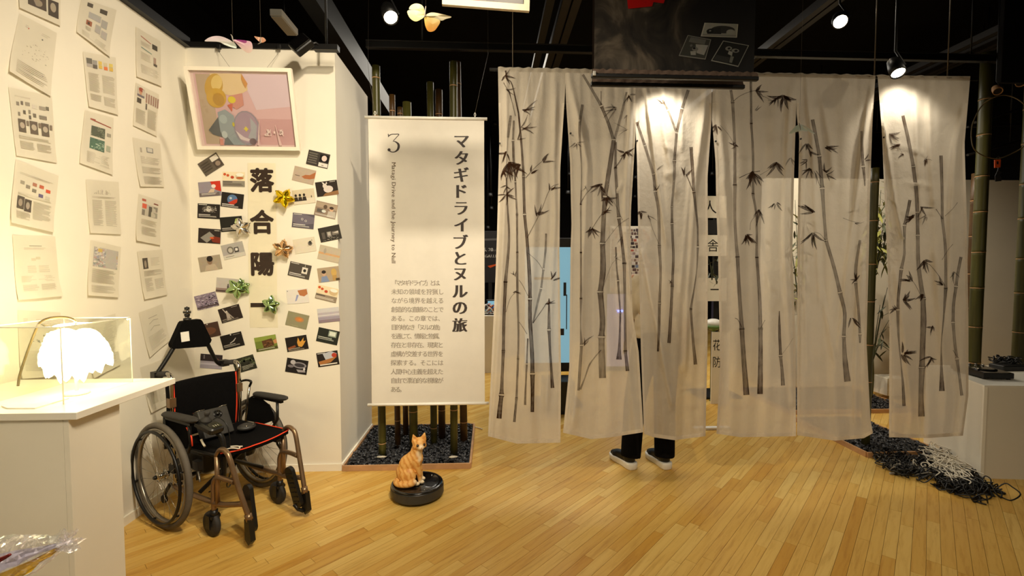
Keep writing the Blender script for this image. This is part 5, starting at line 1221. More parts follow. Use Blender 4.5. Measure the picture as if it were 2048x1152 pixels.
MB().lathe([(0.0218, .051), (0.0222, .055), (0.0218, .061)], hc, 18).lathe([(0.014, .072), (0.0145, .075), (0.0145, .084), (0.012, .087), (0.004, .087), (0.004, .091), (0, .091)], hc, 18).build('connector_tip', 'black', wc)

# ================================================================== bamboo in gravel, left tray
grn = random.Random(21)
def gravel(name, corner, parent, n, zt, size=0.012, poly=None):
    """real stones, one joined mesh"""
    V = []; F = []
    t_ = (1 + 5 ** .5) / 2
    base = [Vector(v).normalized() for v in ((-1, t_, 0), (1, t_, 0), (-1, -t_, 0), (1, -t_, 0), (0, -1, t_), (0, 1, t_), (0, -1, -t_), (0, 1, -t_), (t_, 0, -1), (t_, 0, 1), (-t_, 0, -1), (-t_, 0, 1))]
    bf = [(0, 11, 5), (0, 5, 1), (0, 1, 7), (0, 7, 10), (0, 10, 11), (1, 5, 9), (5, 11, 4), (11, 10, 2), (10, 7, 6), (7, 1, 8), (3, 9, 4), (3, 4, 2), (3, 2, 6), (3, 6, 8), (3, 8, 9), (4, 9, 5), (2, 4, 11), (6, 2, 10), (8, 6, 7), (9, 8, 1)]
    mb = MB()
    x0, y0, x1, y1 = corner; k = 0
    while k < n:
        x = grn.uniform(x0, x1); y = grn.uniform(y0, y1)
        if poly and not poly(x, y): continue
        k += 1; s_ = size * grn.uniform(.6, 1.35)
        rot = Euler((grn.uniform(-.5, .5), grn.uniform(-.5, .5), grn.uniform(0, 6.3))).to_matrix()
        c = Vector((x, y, zt + grn.uniform(-.010, .012)))
        mb._add([c + rot @ Vector((v.x * s_ * grn.uniform(.85, 1.15), v.y * s_ * .72, v.z * s_ * .5)) for v in base], bf, None, False)
    o = mb.build(name, 'gravel', parent, world=True, fix=False); stuff(o); return o
def culm(name, x, y, r, z0, z1, m, label, lean=(0, 0), seg=0.30, ph=0.0, group=None, branch=False):
    root = empty(name, (x, y, z0)); tag(root, label, 'bamboo', group)
    prof = []; z = 0.0; H = z1 - z0; nodes = []; k = seg * (0.35 + ph)
    while k < H - .05: nodes.append(k); k += seg * (1 + 0.08 * math.sin(k * 9))
    prof.append((r, 0))
    for nd in nodes: prof += [(r * .985, nd - .03), (r * 1.0, nd - .008), (r * .955, nd - .003), (r * .955, nd + .001), (r * 1.035, nd + .006), (r * .99, nd + .02)]
    prof += [(r * .97, H), (r * .78, H), (r * .76, H - .03)]
    mb = MB(); mb.lathe(prof, n=18)
    mb.v = [(vx + lean[0] * vz, vy + lean[1] * vz, vz) for vx, vy, vz in mb.v]
    mb.build('culm', m, root)
    for nd in nodes:
        q = MB().lathe([(r * 1.0, nd - .004), (r * 1.02, nd - .001), (r * 1.0, nd + .002)], n=18)
        q.v = [(vx + lean[0] * vz, vy + lean[1] * vz, vz) for vx, vy, vz in q.v]; q.build('node_ring', 'tray_wood', root)
    return root
tx0, tx1, ty0, ty1 = -1.088, -0.150, 3.385, 4.262
tr = empty('gravel_tray', ((tx0 + tx1) / 2, (ty0 + ty1) / 2, 0)); tag(tr, 'square wooden tray of black gravel under the white banner', 'tray')
for (a, b) in (((tx0, ty0), (tx1, ty0)), ((tx1, ty0), (tx1, ty1)), ((tx1, ty1), (tx0, ty1)), ((tx0, ty1), (tx0, ty0))):
    cx_, cy_ = (a[0] + b[0]) / 2, (a[1] + b[1]) / 2; lx = abs(a[0] - b[0]) or .016; ly = abs(a[1] - b[1]) or .016
    MB().box((cx_, cy_, .021), (lx + .0 if lx > .1 else lx, ly - .018 if ly > .1 else ly, .040)).build('tray_side', 'tray_wood', tr, world=True)
MB().box(((tx0 + tx1) / 2, (ty0 + ty1) / 2, .008), (tx1 - tx0 - .02, ty1 - ty0 - .02, .014)).build('tray_bottom', 'black', tr, world=True)
gravel('gravel', (tx0 + .02, ty0 + .02, tx1 - .02, ty1 - .02), tr, 2600, .036, .0145)
LB = [(765, 912, 'bamboo', 748.5, 132, .030, 'front left green bamboo pole, in the left gravel tray under the banner'), (796, 893, 'bamboo_brown', 780, 190, .024, 'thin dark bamboo pole behind the front left green one, left tray'),
      (828, 905, 'bamboo', 806, 205, .034, 'middle green bamboo pole behind the cat, left tray'), (868, 888, 'bamboo', 858, 165, .028, 'dark bamboo pole right of the middle, left tray'),
      (884, 878, 'bamboo_brown', 876, 180, .030, 'brown bamboo pole touching the dark one right of the middle, left tray'), (908, 912, 'bamboo', 910, 124, .029, 'front right green bamboo pole, left tray'),
      (928, 884, 'bamboo_brown', 903, 124, .031, 'thick brown bamboo pole at the back right of the left tray'), (812, 872, 'bamboo_brown', 795, 215, .024, 'dark bamboo pole at the back left of the left tray')]
for i, (bx, by, m_, tx, ty, r_, lab) in enumerate(LB):
    b = aZ(bx, by, .03); t_ = aY(tx, ty, b.y); H = t_.z - .02
    culm('bamboo_pole', b.x, b.y, r_, .026, t_.z, m_, lab, ((t_.x - b.x) / H * .5, 0), .31, (i * .37) % 1, 'bamboo poles in the left gravel tray')
for q, (px, py) in enumerate(((765, 914), (908, 914))):
    b = aZ(px, py, .04); rr_ = random.Random(q); mb = MB()
    P = [b + Vector((.03 * math.cos(a_ * .7) * (1 + .3 * rr_.random()), -.028 + .014 * math.sin(a_ * .7), .005 * rr_.random() + .008)) for a_ in range(9)]
    mb.prism(P, (0, 0, .006)); o = mb.build('plaster_lump', 'cable_white'); tag(o, 'white plaster lump at the foot of the front %s bamboo pole' % ('left', 'right')[q], 'plaster')

# ================================================================== robot vacuum and cat figurine
rv = Vector((-0.482, 3.00, 0)); RR = 0.172
root = empty('robot_vacuum', rv, R(20)); tag(root, 'round black robot vacuum on the floor carrying the cat figurine', 'robot vacuum')
MB().lathe([(RR - .03, .012), (RR - .006, .016), (RR, .026), (RR, .074), (RR - .004, .080)], n=48).build('body', 'plastic_black', root)
MB().lathe([(RR - .003, .080), (RR - .006, .086), (RR - .016, .0905), (RR - .024, .0912), (RR - .026, .0900), (RR - .029, .0900), (RR - .031, .0912), (0.0, .0912)], n=48).build('top_plate', 'gloss_black', root)
ar = [Vector((RR * 1.006 * math.cos(R(q)), RR * 1.006 * math.sin(R(q)), z)) for q in range(200, 341, 5) for z in (.024, .076)]
mb = MB()._add(ar, [(2 * i, 2 * i + 2, 2 * i + 3, 2 * i + 1) for i in range(28)], None, True); mb.build('bumper', 'plastic_grey', root)
MB().lathe([(0.034, .0908), (0.034, .0925), (0.030, .093), (0, .093)], (0.07, -.07, 0), 24).build('button', 'plastic_black', root)
for sy in (-1, 1): MB().lathe([(0, -.012), (.034, -.012), (.034, .012), (0, .012)], (0, sy * .11, .034), 20, (0, 1, 0)).build('drive_wheel', 'rubber', root)
MB().lathe([(0, -.008), (.014, -.008), (.014, .008), (0, .008)], (.12, 0, .014), 14, (0, 1, 0)).build('front_wheel', 'rubber', root)
MB().ell((0.11, 0.055, .0915), (.004, .004, .002), n=8, m=5).ell((0.02, -.13, .0905), (.003, .003, .002), n=8, m=5).build('status_light', 'white_plastic', root)

# cat, sitting, body towards the right, head turned to the viewer's right
cz = .0925
cat = empty('cat_figurine', (rv.x - .03, rv.y - .01, cz)); tag(cat, 'sitting ginger tabby cat figurine on the robot vacuum', 'figurine')
b = MB(); HD = Vector((.048, -.008, .262)); ef = Vector((.40, -.91, -.04)).normalized(); er = Vector((.91, .40, 0)).normalized()
b.ell((-.036, 0, .070), (.070, .066, .072))                                          # haunch
b.ell((-.026, 0, .115), (.062, .058, .074), Euler((0, R(20), 0)).to_matrix())
b.cap((-.022, 0, .125), (.020, -.002, .172), .058, .048)
b.ell((.028, -.002, .166), (.044, .044, .056), Euler((0, R(-12), 0)).to_matrix())     # chest
b.cap((.026, -.002, .190), (.036, -.005, .232), .042, .036)                           # neck
b.ell(HD, (.046, .045, .038)); b.ell(HD + ef * .020 + Vector((0, 0, -.010)), (.034, .032, .026)); b.ell(HD + ef * .040 + Vector((0, 0, -.015)), (.019, .018, .014))
for s_ in (-1, 1):
    b.ell(HD + ef * .016 + er * (s_ * .027) + Vector((0, 0, -.013)), (.018, .018, .016))
    p = HD + er * (s_ * .027) - ef * .004 + Vector((0, 0, .020)); tip = p + er * (s_ * .012) + Vector((0, 0, .042))     # ears
    b.cap(p + er * (s_ * .010) - Vector((0, 0, .004)), tip, .013, .0035); b.cap(p - er * (s_ * .010) + Vector((0, 0, .004)), tip, .013, .0035)
for sy in (-1, 1):
    b.cap((.030, sy * .025 - .002, .150), (.046, sy * .025, .075), .026, .018); b.cap((.046, sy * .025, .075), (.054, sy * .025, .018), .017, .0135)   # forelegs
    b.ell((.062, sy * .025, .012), (.021, .014, .012))
    b.ell((-.020, sy * .048, .058), (.052, .032, .056), Euler((0, R(25), 0)).to_matrix()); b.cap((-.005, sy * .052, .022), (.032, sy * .052, .013), .016, .014)   # thighs and hind paws
    b.ell((.038, sy * .052, .012), (.019, .014, .012))
tl_ = catmull([(-.092, .0, .022), (-.100, -.035, .020), (-.078, -.070, .019), (-.034, -.084, .019), (.005, -.082, .024), (.025, -.078, .034)], 5)
for p, q in zip(tl_, tl_[1:]): b.cap(p, q, .0185, .0185, 10)
k = NT('ginger_tabby'); co = k.coord('Object')
sepx = k.add('ShaderNodeSeparateXYZ'); k.link(co, sepx.inputs[0])
mpp = k.add('ShaderNodeMapping'); mpp.inputs['Rotation'].default_value = (0, R(35), R(10)); k.link(co, mpp.inputs[0])
wv = k.add('ShaderNodeTexWave'); wv.inputs['Scale'].default_value = 11; wv.inputs['Distortion'].default_value = 5.5; wv.inputs['Detail'].default_value = 2; wv.inputs['Detail Scale'].default_value = 2
k.link(mpp.outputs[0], wv.inputs['Vector'])
fur = k.ramp(wv.outputs['Fac'], [(0.06, lin('#cc8a3e')), (0.3, lin('#dba252')), (0.8, lin('#e2ae64'))])
def sphere_mask(c, r0, r1):
    d = k.add('ShaderNodeVectorMath', operation='DISTANCE'); k.link(co, d.inputs[0]); d.inputs[1].default_value = c
    m_ = k.add('ShaderNodeMapRange'); m_.interpolation_type = 'SMOOTHSTEP'; k.link(d.outputs['Value'], m_.inputs[0]); m_.inputs[1].default_value = r1; m_.inputs[2].default_value = r0
    return m_.outputs[0]
cream = lin('#eed9b4'); c_ = fur
for ctr, r0, r1 in (((.066, -.052, .240), .014, .036), ((.062, -.040, .205), .014, .040), ((.062, -.040, .165), .006, .026), ((.066, -.025, .008), .014, .036), ((.066, .025, .008), .014, .036), ((.044, -.056, .008), .012, .030), ((.030, -.078, .036), .008, .022)):
    c_ = k.mix(sphere_mask(ctr, r0, r1), c_, cream)
k.link(c_, k.b.inputs['Base Color']); k.b.inputs['Roughness'].default_value = 0.5
body = remeshed(b, 'body', k.m, cat, 0.0036, 5)
for s_ in (-1, 1):
    p = HD + ef * .0425 + er * (s_ * .0215) + Vector((0, 0, .003))
    e_ = MB().ell(p, (.0088, .0088, .0092), n=12, m=8).build('eye', mat('cat_eye', '#3a1e0c', 0.15, coat=.8) if s_ < 0 else bpy.data.materials['cat_eye'], cat)
    MB().ell(p + ef * .0048, (.0054, .0054, .0062), n=10, m=6).build('pupil', 'gloss_black', e_)
MB().ell(HD + ef * .057 + Vector((0, 0, -.010)), (.0042, .0042, .003), n=10, m=6).build('nose', mat('cat_nose', '#c98a72', .5), cat)
MB().tube([HD + ef * .056 + er * .008 + Vector((0, 0, -.0215)), HD + ef * .0585 + Vector((0, 0, -.0175)), HD + ef * .056 - er * .008 + Vector((0, 0, -.0215))], .0008, 5).build('mouth', mat('cat_mouth', '#8a5638', .6), cat)

# ================================================================== sheer curtains with brushed bamboo
def top_y(x): return 142.5 + (x - 997) * 8.0 / 943
PAN = [
 dict(L=[(140, 996), (287, 998.5), (470, 994), (553, 991), (872, 976)], R=[(140, 1132), (204, 1129), (336, 1120.6), (499, 1119), (742, 1122), (885, 1121)],
      B=[(0, 872), (.4, 887), (1, 885)], dy=0.0, ridges=[([(.12, 0), (.10, .5), (.05, 1)], .012, .05), ([(.85, .0), (.92, .4), (.8, .9)], .014, .07), ([(.45, 0), (.5, .35)], .006, .06), ([(.62, .3), (.55, .9)], .008, .09)],
      label='first sheer white curtain from the left, painted with five brush-ink bamboo stalks'),
 dict(L=[(140, 1130), (204, 1132), (323, 1140), (451, 1143), (499, 1141), (735, 1138.6), (865, 1126)], R=[(140, 1271), (268, 1271), (419, 1262), (480, 1261), (626, 1265), (705, 1277.5), (863, 1287)],
      B=[(0, 865), (.35, 878), (.6, 874), (1, 864)], dy=-0.075, ridges=[([(.05, .0), (.28, .25), (.2, .6), (.12, .95)], .016, .07), ([(.93, 0), (.9, .35), (.97, .6)], .016, .05), ([(.55, .28), (.7, .34), (.85, .3)], .008, .05), ([(.55, .4), (.75, .44)], .006, .04), ([(.5, .45), (.62, 1)], .012, .12), ([(.8, .6), (.9, 1)], .014, .08)],
      label='second sheer white curtain from the left, with a forked thick brush-ink bamboo stalk'),
 dict(L=[(140, 1270), (236, 1270.5), (323, 1274), (499, 1277), (705, 1282), (863, 1288)], R=[(140, 1424), (239, 1423), (355, 1415), (499, 1416), (688, 1415), (872, 1411)],
      B=[(0, 867), (.15, 874), (.5, 880), (1, 872)], dy=0.0, ridges=[([(.12, 0), (.24, .22), (.4, .46)], .02, .035), ([(.95, 0), (.82, .3), (.7, .6), (.66, .8)], .018, .06), ([(.38, .0), (.36, .15), (.55, .32)], .012, .06), ([(.6, 0), (.62, .2)], .01, .05), ([(.4, .2), (.55, .22)], .008, .03), ([(.4, .28), (.55, .27)], .007, .03), ([(.06, .5), (.3, .75), (.45, .9)], .018, .06), ([(.75, .3), (.6, .6)], .012, .06)],
      label='third sheer white curtain from the left, lit at its top, legs standing below it'),
 dict(L=[(140, 1425), (239, 1424), (323, 1431), (419, 1432.7), (499, 1436), (730, 1440), (867, 1433)], R=[(140, 1593), (204, 1592.6), (355, 1588), (499, 1585), (684, 1591), (874, 1592)],
      B=[(0, 867), (.3, 874), (1, 872)], dy=-0.075, ridges=[([(.08, 0), (.14, .5)], .008, .06), ([(.93, .05), (.88, .4), (.95, .9)], .014, .06), ([(.55, .45), (.7, .6)], .006, .06), ([(.1, .3), (.3, .7)], .008, .07)],
      label='fourth sheer white curtain from the left, with two tall straight brush-ink bamboo stalks'),
 dict(L=[(140, 1592), (226, 1593), (275, 1598.5), (451, 1595), (870, 1594)], R=[(140, 1752), (151, 1751), (242, 1745), (387, 1740), (499, 1738), (684, 1733), (840, 1741), (866, 1746)],
      B=[(0, 870), (.5, 881), (.88, 876), (1, 866)], dy=0.0, ridges=[([(.12, 0), (.25, .4), (.32, .62)], .014, .05), ([(.95, .05), (.75, .45), (.6, .75)], .018, .06), ([(.32, .05), (.5, .3)], .01, .07), ([(.05, .2), (.15, .8)], .01, .05), ([(.35, .6), (.55, .8)], .01, .05), ([(.9, .5), (.8, .95)], .014, .06)],
      label='fifth sheer white curtain from the left, with a stalk slanting down to the right'),
 dict(L=[(140, 1754), (152, 1755), (265, 1764), (419, 1770), (499, 1773.6), (662, 1779), (874, 1778)], R=[(140, 1942), (149, 1941), (287, 1929), (451, 1934), (662, 1937), (790, 1937), (870, 1926)],
      B=[(0, 874), (.5, 876), (1, 871)], dy=-0.05, ridges=[([(.03, .15), (.12, .35), (.2, .45)], .016, .03), ([(.4, .05), (.45, .4)], .01, .05), ([(.55, .02), (.6, .35)], .012, .06), ([(.95, .1), (.8, .4), (.75, .7)], .016, .07), ([(.2, .2), (.5, .22)], .005, .02), ([(.25, .3), (.55, .31)], .005, .02), ([(.2, .38), (.6, .38)], .004, .02), ([(.1, .55), (.3, .95)], .012, .06), ([(.6, .5), (.75, .95)], .01, .08)],
      label='rightmost sheer white curtain, lit by the small spotlight, with four brush-ink stalks'),
]
def seg_d(p, a, b):
    ax, ay = a; bx, by = b; dx, dy = bx - ax, by - ay; l2 = dx * dx + dy * dy
    t = max(0, min(1, ((p[0] - ax) * dx + (p[1] - ay) * dy) / l2)) if l2 else 0
    return math.hypot(p[0] - ax - t * dx, p[1] - ay - t * dy)
class Panel:
    def __init__(s, i, d): s.i = i; s.d = d; s.rn = random.Random(40 + i); s.ph = [s.rn.uniform(0, 6.28) for _ in range(6)]
    def disp(s, u, v):
        p = s.ph
        a = 0.010 * math.sin(2 * math.pi * (2.2 * u) + p[0] + 1.3 * v) * (.35 + .65 * v) + 0.008 * math.sin(2 * math.pi * 4.6 * u + p[1] + 2.2 * math.sin(3 * v + p[4])) * (.4 + .4 * v)
        a += 0.006 * math.sin(5 * v + 3 * u + p[2]) + 0.016 * (v - .5) * math.sin(2.6 * u + p[3])
        if v < .10: a += 0.0045 * math.sin(46 * u + p[1]) * (1 - v / .10) + .0025 * math.sin(83 * u) * (1 - v / .10)
        for line, A, w in s.d['ridges']:
            dd = min(seg_d((u, v * 2.2), (q[0], q[1] * 2.2), (r_[0], r_[1] * 2.2)) for q, r_ in zip(line, line[1:]))
            a -= 1.5 * A * math.exp(-(dd / (w * .6)) ** 2)
        k_ = min(1, max(0, v * 9)) ; return a * (.25 + .75 * k_)
    def S(s, u, y, off=0.0):
        xl = interp(s.d['L'], y); xr = interp(s.d['R'], y)
        return aY(xl + (xr - xl) * u, y, YC - 0.016 + s.d['dy'] * min(1, max(0, (y - 150) / 90)) + s.disp(u, (y - 146) / 730.0) - off)
    def at(s, x, y, off=0.003):
        xl = interp(s.d['L'], y); xr = interp(s.d['R'], y); return s.S(min(1.0, max(0.0, (x - xl) / (xr - xl))), y, off)
    def row(s, u, v):
        yb_ = interp(s.d['B'], u); xl = s.d['L'][0][1]; yt = top_y(xl + u * (s.d['R'][0][1] - xl)) + 2; return yt + (yb_ - yt) * v
BLK = (1, 1, 1, 1)
class Ink:
    def __init__(s, pan): s.p = pan; s.mb = MB(); s.r = random.Random(9 + pan.i)
    def ribbon(s, pts, al=.8, dry=0.12):
        """pts (x, y, width)"""
        S_ = catmull([Vector(p) for p in pts], max(2, int(14 / max(1, len(pts) - 1)) + 2)); V = []; A = []
        n = len(S_)
        for i, p in enumerate(S_):
            d = S_[min(i + 1, n - 1)] - S_[max(i - 1, 0)]; d.z = 0; d = d.normalized() if d.length > 1e-6 else Vector((0, 1, 0)); nx, ny = -d.y, d.x; w = max(.5, p.z) / 2
            e0 = s.r.uniform(-dry, dry); t_ = i / (n - 1); endk = 1 + .25 * abs(2 * t_ - 1) ** 3
            for k_, sh in ((-1, 1.08), (-.35, .72), (.35, .8), (1, 1.02)):
                V.append(s.p.at(p.x + nx * w * k_, p.y + ny * w * k_)); A.append(max(.05, min(1, al * sh * endk + e0 * .5)))
        F = []; Cc = []
        o = len(s.mb.v)
        for i in range(n - 1):
            for j in range(3):
                f = (i * 4 + j, i * 4 + j + 1, i * 4 + 4 + j + 1, i * 4 + 4 + j); F.append(f); Cc.append([(A[q],) * 3 + (1,) for q in f])
        s.mb.v.extend([tuple(v) for v in V])
        for f, c in zip(F, Cc): s.mb.f.append(tuple(q + o for q in f)); s.mb.c.append(c); s.mb.sm.append(True)
    def stalk(s, pts, al=.72):
        """pts (x, y, w, node?) - broken by a pale gap and a swelling at each node"""
        cur = []
        for i, p in enumerate(pts):
            node = len(p) > 3 and p[3]
            if node and cur:
                q = cur[-1]; L = math.hypot(p[0] - q[0], p[1] - q[1]); ux, uy = (p[0] - q[0]) / L, (p[1] - q[1]) / L
                cur.append((p[0] - ux * 6, p[1] - uy * 6, p[2] * .95)); cur.append((p[0] - ux * 1.6, p[1] - uy * 1.6, p[2] * 1.35))
                s.ribbon(cur, al * s.r.uniform(.85, 1.12))
                if i + 1 < len(pts):
                    r_ = pts[i + 1]; L2 = math.hypot(r_[0] - p[0], r_[1] - p[1]); vx, vy = (r_[0] - p[0]) / L2, (r_[1] - p[1]) / L2
                    cur = [(p[0] + vx * 1.0, p[1] + vy * 1.0, p[2] * 1.4), (p[0] + vx * 6, p[1] + vy * 6, p[2] * 1.0)]
                else: cur = []
            else: cur.append(p[:3])
        if len(cur) > 1: s.ribbon(cur, al * s.r.uniform(.85, 1.12))
    def leaf(s, x, y, ang, L, w, al=.95, bend=0.0):
        a = R(ang); pts = []; L *= 1.15; w *= .78
        for i in range(6):
            t = i / 5; b = a + R(bend) * t; pts.append((x + L * t * math.cos(b), y + L * t * math.sin(b), w * (math.sin(math.pi * (0.06 + .94 * t) ** .7) + .06)))
        s.ribbon(pts, al, .05)
    def leaves(s, x, y, n, ang, spread, L, w=None, al=.95):
        for i in range(n):
            a = ang - spread / 2 + spread * (i / max(1, n - 1)) + s.r.uniform(-20, 20); s.leaf(x + s.r.uniform(-3, 3), y + s.r.uniform(-3, 3), a, L * s.r.uniform(.55, 1.25), (w or L * .2) * s.r.uniform(.8, 1.2), al * s.r.uniform(.8, 1.05), s.r.uniform(-18, 18))
    def twig(s, pts, w=1.3, al=.7): s.ribbon([(x, y, w) for x, y in pts], al)
def ink1(k):
    k.ribbon([(1021.7, 231, 4), (1019, 250, 5.5), (1016, 275, 4)], .6); k.twig([(1016, 275), (1013, 330), (1013, 400)], 1.6, .35)
    k.stalk([(1013, 355, 2.5), (1015, 410, 3), (1018, 480, 4.5), (1011, 564, 6.5, 1), (1008, 633, 6), (1006.7, 702, 6, 1), (1004, 760, 6), (1003, 790, 8.5, 1), (1000, 815, 9), (998, 837, 10)], .78)
    k.stalk([(1027.5, 241, 3.5), (1026, 281, 4.5, 1), (1027.5, 320, 4.5), (1030.7, 364, 3.5, 1), (1034, 429, 4, 1), (1034.5, 505, 4, 1), (1034.7, 578, 4.5), (1037, 662, 3.5), (1036, 717, 4, 1), (1033, 797, 4.5, 1), (1028.5, 844, 5)], .72)
    k.ribbon([(1011, 141, 3), (1015, 158, 2), (1024, 169, 2), (1037, 226, 3)], .85); k.twig([(1007, 165), (1020, 190), (1031, 232)], 1.6, .6)
    k.stalk([(1037, 226, 3), (1043, 291, 4), (1047, 352, 5, 1), (1048, 395, 5), (1049, 429, 5.5, 1), (1054, 480, 6), (1059, 553, 7), (1060, 598, 7, 1), (1060, 640, 7.5), (1064, 706, 8), (1065, 748, 8.5, 1), (1065, 790, 7), (1064.6, 824, 7)], .9)
    k.stalk([(1092, 467, 3.5), (1091, 500, 4), (1087, 538, 4, 1), (1082, 577, 4, 1), (1076, 602, 4), (1066, 646, 3)], .6)
    k.twig([(1066, 646), (1084, 620), (1092, 608), (1099, 600)], 1.5, .7)
    k.stalk([(1098, 597, 2), (1098, 630, 5), (1098, 660, 6, 1), (1100, 700, 4.5), (1103, 745, 5), (1105, 776, 7)], .75)
    k.stalk([(1055.5, 677, 3), (1053.5, 728, 3.5, 1), (1051, 780, 3.5), (1050, 810, 4.5)], .65)
    k.twig([(1054, 476), (1080, 426), (1100, 378), (1117, 368)], 1.2); k.twig([(1051, 356), (1069, 336), (1088, 319), (1096, 308)], 1.2)
    k.twig([(1012, 624), (1020, 598), (1030, 585)], 1.1, .6); k.twig([(1056, 592), (1045, 570), (1038, 560)], 1.1, .6); k.twig([(1054, 668), (1044, 652), (1038, 644)], 1.1, .6); k.twig([(1085, 538), (1074, 522), (1056, 506)], 1.1, .6)
    k.leaves(1019, 324, 9, 75, 150, 30, 6); k.leaves(1040, 328, 5, 150, 120, 24, 5); k.leaves(1012, 305, 4, 110, 90, 20, 4); k.leaves(1008, 342, 4, 60, 100, 18, 4)
    k.leaves(1013, 390, 6, 60, 220, 17, 3.5); k.leaves(1012, 372, 3, 110, 120, 14, 3)
    k.leaves(1046, 222, 4, -20, 50, 26, 3.5, .8); k.leaves(1044, 258, 4, -15, 50, 24, 3.5, .8); k.leaves(1036, 281, 2, -35, 30, 18, 3)
    k.leaves(1010, 150, 4, 20, 160, 16, 3.5); k.leaves(1014, 178, 3, 30, 60, 16, 2.5)
    k.leaves(1084, 324, 3, -35, 50, 20, 4); k.leaves(1062, 345, 3, -40, 60, 16, 3.5); k.leaves(1075, 430, 4, -50, 90, 20, 4.5); k.leaves(1100, 380, 3, -45, 50, 20, 4)
    k.leaves(1104, 558, 4, -40, 70, 16, 4); k.leaves(1093, 610, 3, -30, 60, 15, 3.5); k.leaves(1028, 585, 3, -10, 70, 12, 2.5); k.leaves(1028, 553, 3, -100, 50, 10, 2)
def ink2(k):
    k.stalk([(1165, 209, 5), (1159, 258, 5), (1163, 339, 1.5), (1161.5, 409, 3, 1), (1161.8, 505, 3.5, 1), (1162, 597, 4.5, 1), (1161, 650, 2), (1163, 691, 5.5, 1), (1160, 735, 6), (1157, 781, 4.5)], .62)
    k.stalk([(1165.6, 149, 4.5), (1184, 180, 5), (1202.6, 212, 6, 1), (1216, 245, 6), (1227, 279, 6.5, 1)], .6); k.stalk([(1253, 184, 3.5), (1244, 223, 4.5), (1229, 279, 5, 1)], .6)
    k.twig([(1202, 210), (1202, 182)], 1.5)
    k.stalk([(1227.6, 280, 8), (1217, 348, 9), (1210, 393, 9, 1), (1207, 440, 9), (1205, 487, 10, 1), (1206, 540, 12), (1200.6, 584, 11, 1), (1205, 640, 11), (1203, 674, 12, 1), (1203.5, 715, 13), (1205, 756, 14)], .62)
    k.stalk([(1231.5, 284, 4), (1231, 336, 5, 1), (1236, 419, 6), (1237.5, 436, 6, 1), (1243, 477, 5.5), (1248.5, 527, 6.5, 1), (1250, 618, 4.5), (1250.6, 702, 6, 1), (1255, 742, 7)], .68)
    k.stalk([(1231.6, 494, 3), (1233, 530, 3), (1236, 562, 4, 1), (1240.7, 626, 3.5, 1), (1239, 690, 5), (1237.8, 719, 11)], .7)
    k.ribbon([(1202, 700, 2), (1190, 714, 2), (1178.7, 730, 3), (1170, 755, 2.5), (1160.5, 779, 4)], .5)
    k.twig([(1181, 462), (1195, 440), (1206, 425)], 1.2); k.twig([(1160, 408), (1172, 388), (1185, 375)], 1.2); k.twig([(1230, 336), (1240, 322), (1248, 308)], 2); k.twig([(1205, 492), (1225, 465), (1240, 448), (1258, 436)], 1.3, .5); k.twig([(1245, 440), (1232, 412), (1222, 396)], 1.1, .5); k.twig([(1205, 579), (1222, 532), (1231, 520)], 1, .4)
    k.leaves(1202, 371, 6, 115, 110, 22, 5.5); k.leaves(1214, 395, 5, 70, 130, 18, 5.5); k.leaves(1250, 306, 6, 80, 190, 17, 5); k.leaves(1182, 456, 6, 85, 130, 17, 4.5); k.leaves(1206, 427, 4, -25, 60, 22, 3.5)
    k.leaves(1232, 216, 5, 165, 60, 24, 3.5, .6); k.leaves(1258, 192, 5, 80, 160, 14, 3.5, .7); k.leaves(1153, 288, 5, 80, 160, 14, 3, .6); k.leaves(1254, 258, 4, 175, 40, 20, 2, .5); k.leaves(1170, 372, 3, 100, 60, 12, 2, .5); k.leaves(1244, 476, 3, 110, 40, 20, 3, .6); k.leaves(1252, 228, 2, 120, 50, 14, 3, .6); k.leaves(1167, 690, 3, -40, 40, 20, 3, .8); k.leaves(1232, 518, 3, -10, 60, 9, 2, .6)
def ink3(k):
    k.stalk([(1273.7, 244, 5), (1290, 291, 5, 1), (1307, 348, 5, 1), (1310.6, 383, 6, 1), (1317, 420, 5.5), (1318.7, 492, 6, 1), (1321, 545, 4.5), (1319, 606, 5.5, 1), (1318, 655, 5), (1316, 703, 4)], .66)
    k.stalk([(1376.5, 180, 6), (1364, 217, 6, 1), (1353, 265, 5.5, 1)], .6); k.stalk([(1325, 200, 3), (1336, 220, 4, 1), (1352, 262, 4.5, 1)], .6)
    k.stalk([(1353, 266, 5), (1348.7, 321, 5.5, 1), (1349, 345, 5), (1344, 412, 4.5, 1), (1344, 448, 5, 1), (1346.6, 510, 5), (1344.5, 572, 5.5, 1), (1341, 640, 6), (1338, 686, 6.5)], .68)
    k.stalk([(1382, 294, 6), (1385, 340, 6), (1387.7, 384, 5.5, 1), (1395, 451, 3.5), (1395.7, 494, 4, 1), (1393, 545, 2), (1381.6, 618, 4.5, 1), (1386, 680, 5), (1391, 729, 7)], .64)
    k.twig([(1386, 382), (1378, 362), (1372, 348)], 1.8); k.twig([(1318, 488), (1306, 460), (1300, 440)], 1, .5)
    k.leaves(1371, 350, 3, -95, 50, 14, 4); k.leaves(1280, 424, 4, 70, 120, 14, 5); k.leaves(1297, 430, 3, 60, 60, 16, 3, .7); k.leaves(1326, 208, 4, -140, 120, 12, 2.5, .6); k.leaves(1317, 340, 1, -60, 0, 16, 2.5, .7); k.leaves(1310, 378, 3, -80, 90, 12, 2.5, .7); k.leaves(1342, 566, 3, -95, 60, 12, 2, .6); k.leaves(1274, 250, 2, -60, 30, 8, 3, .7)
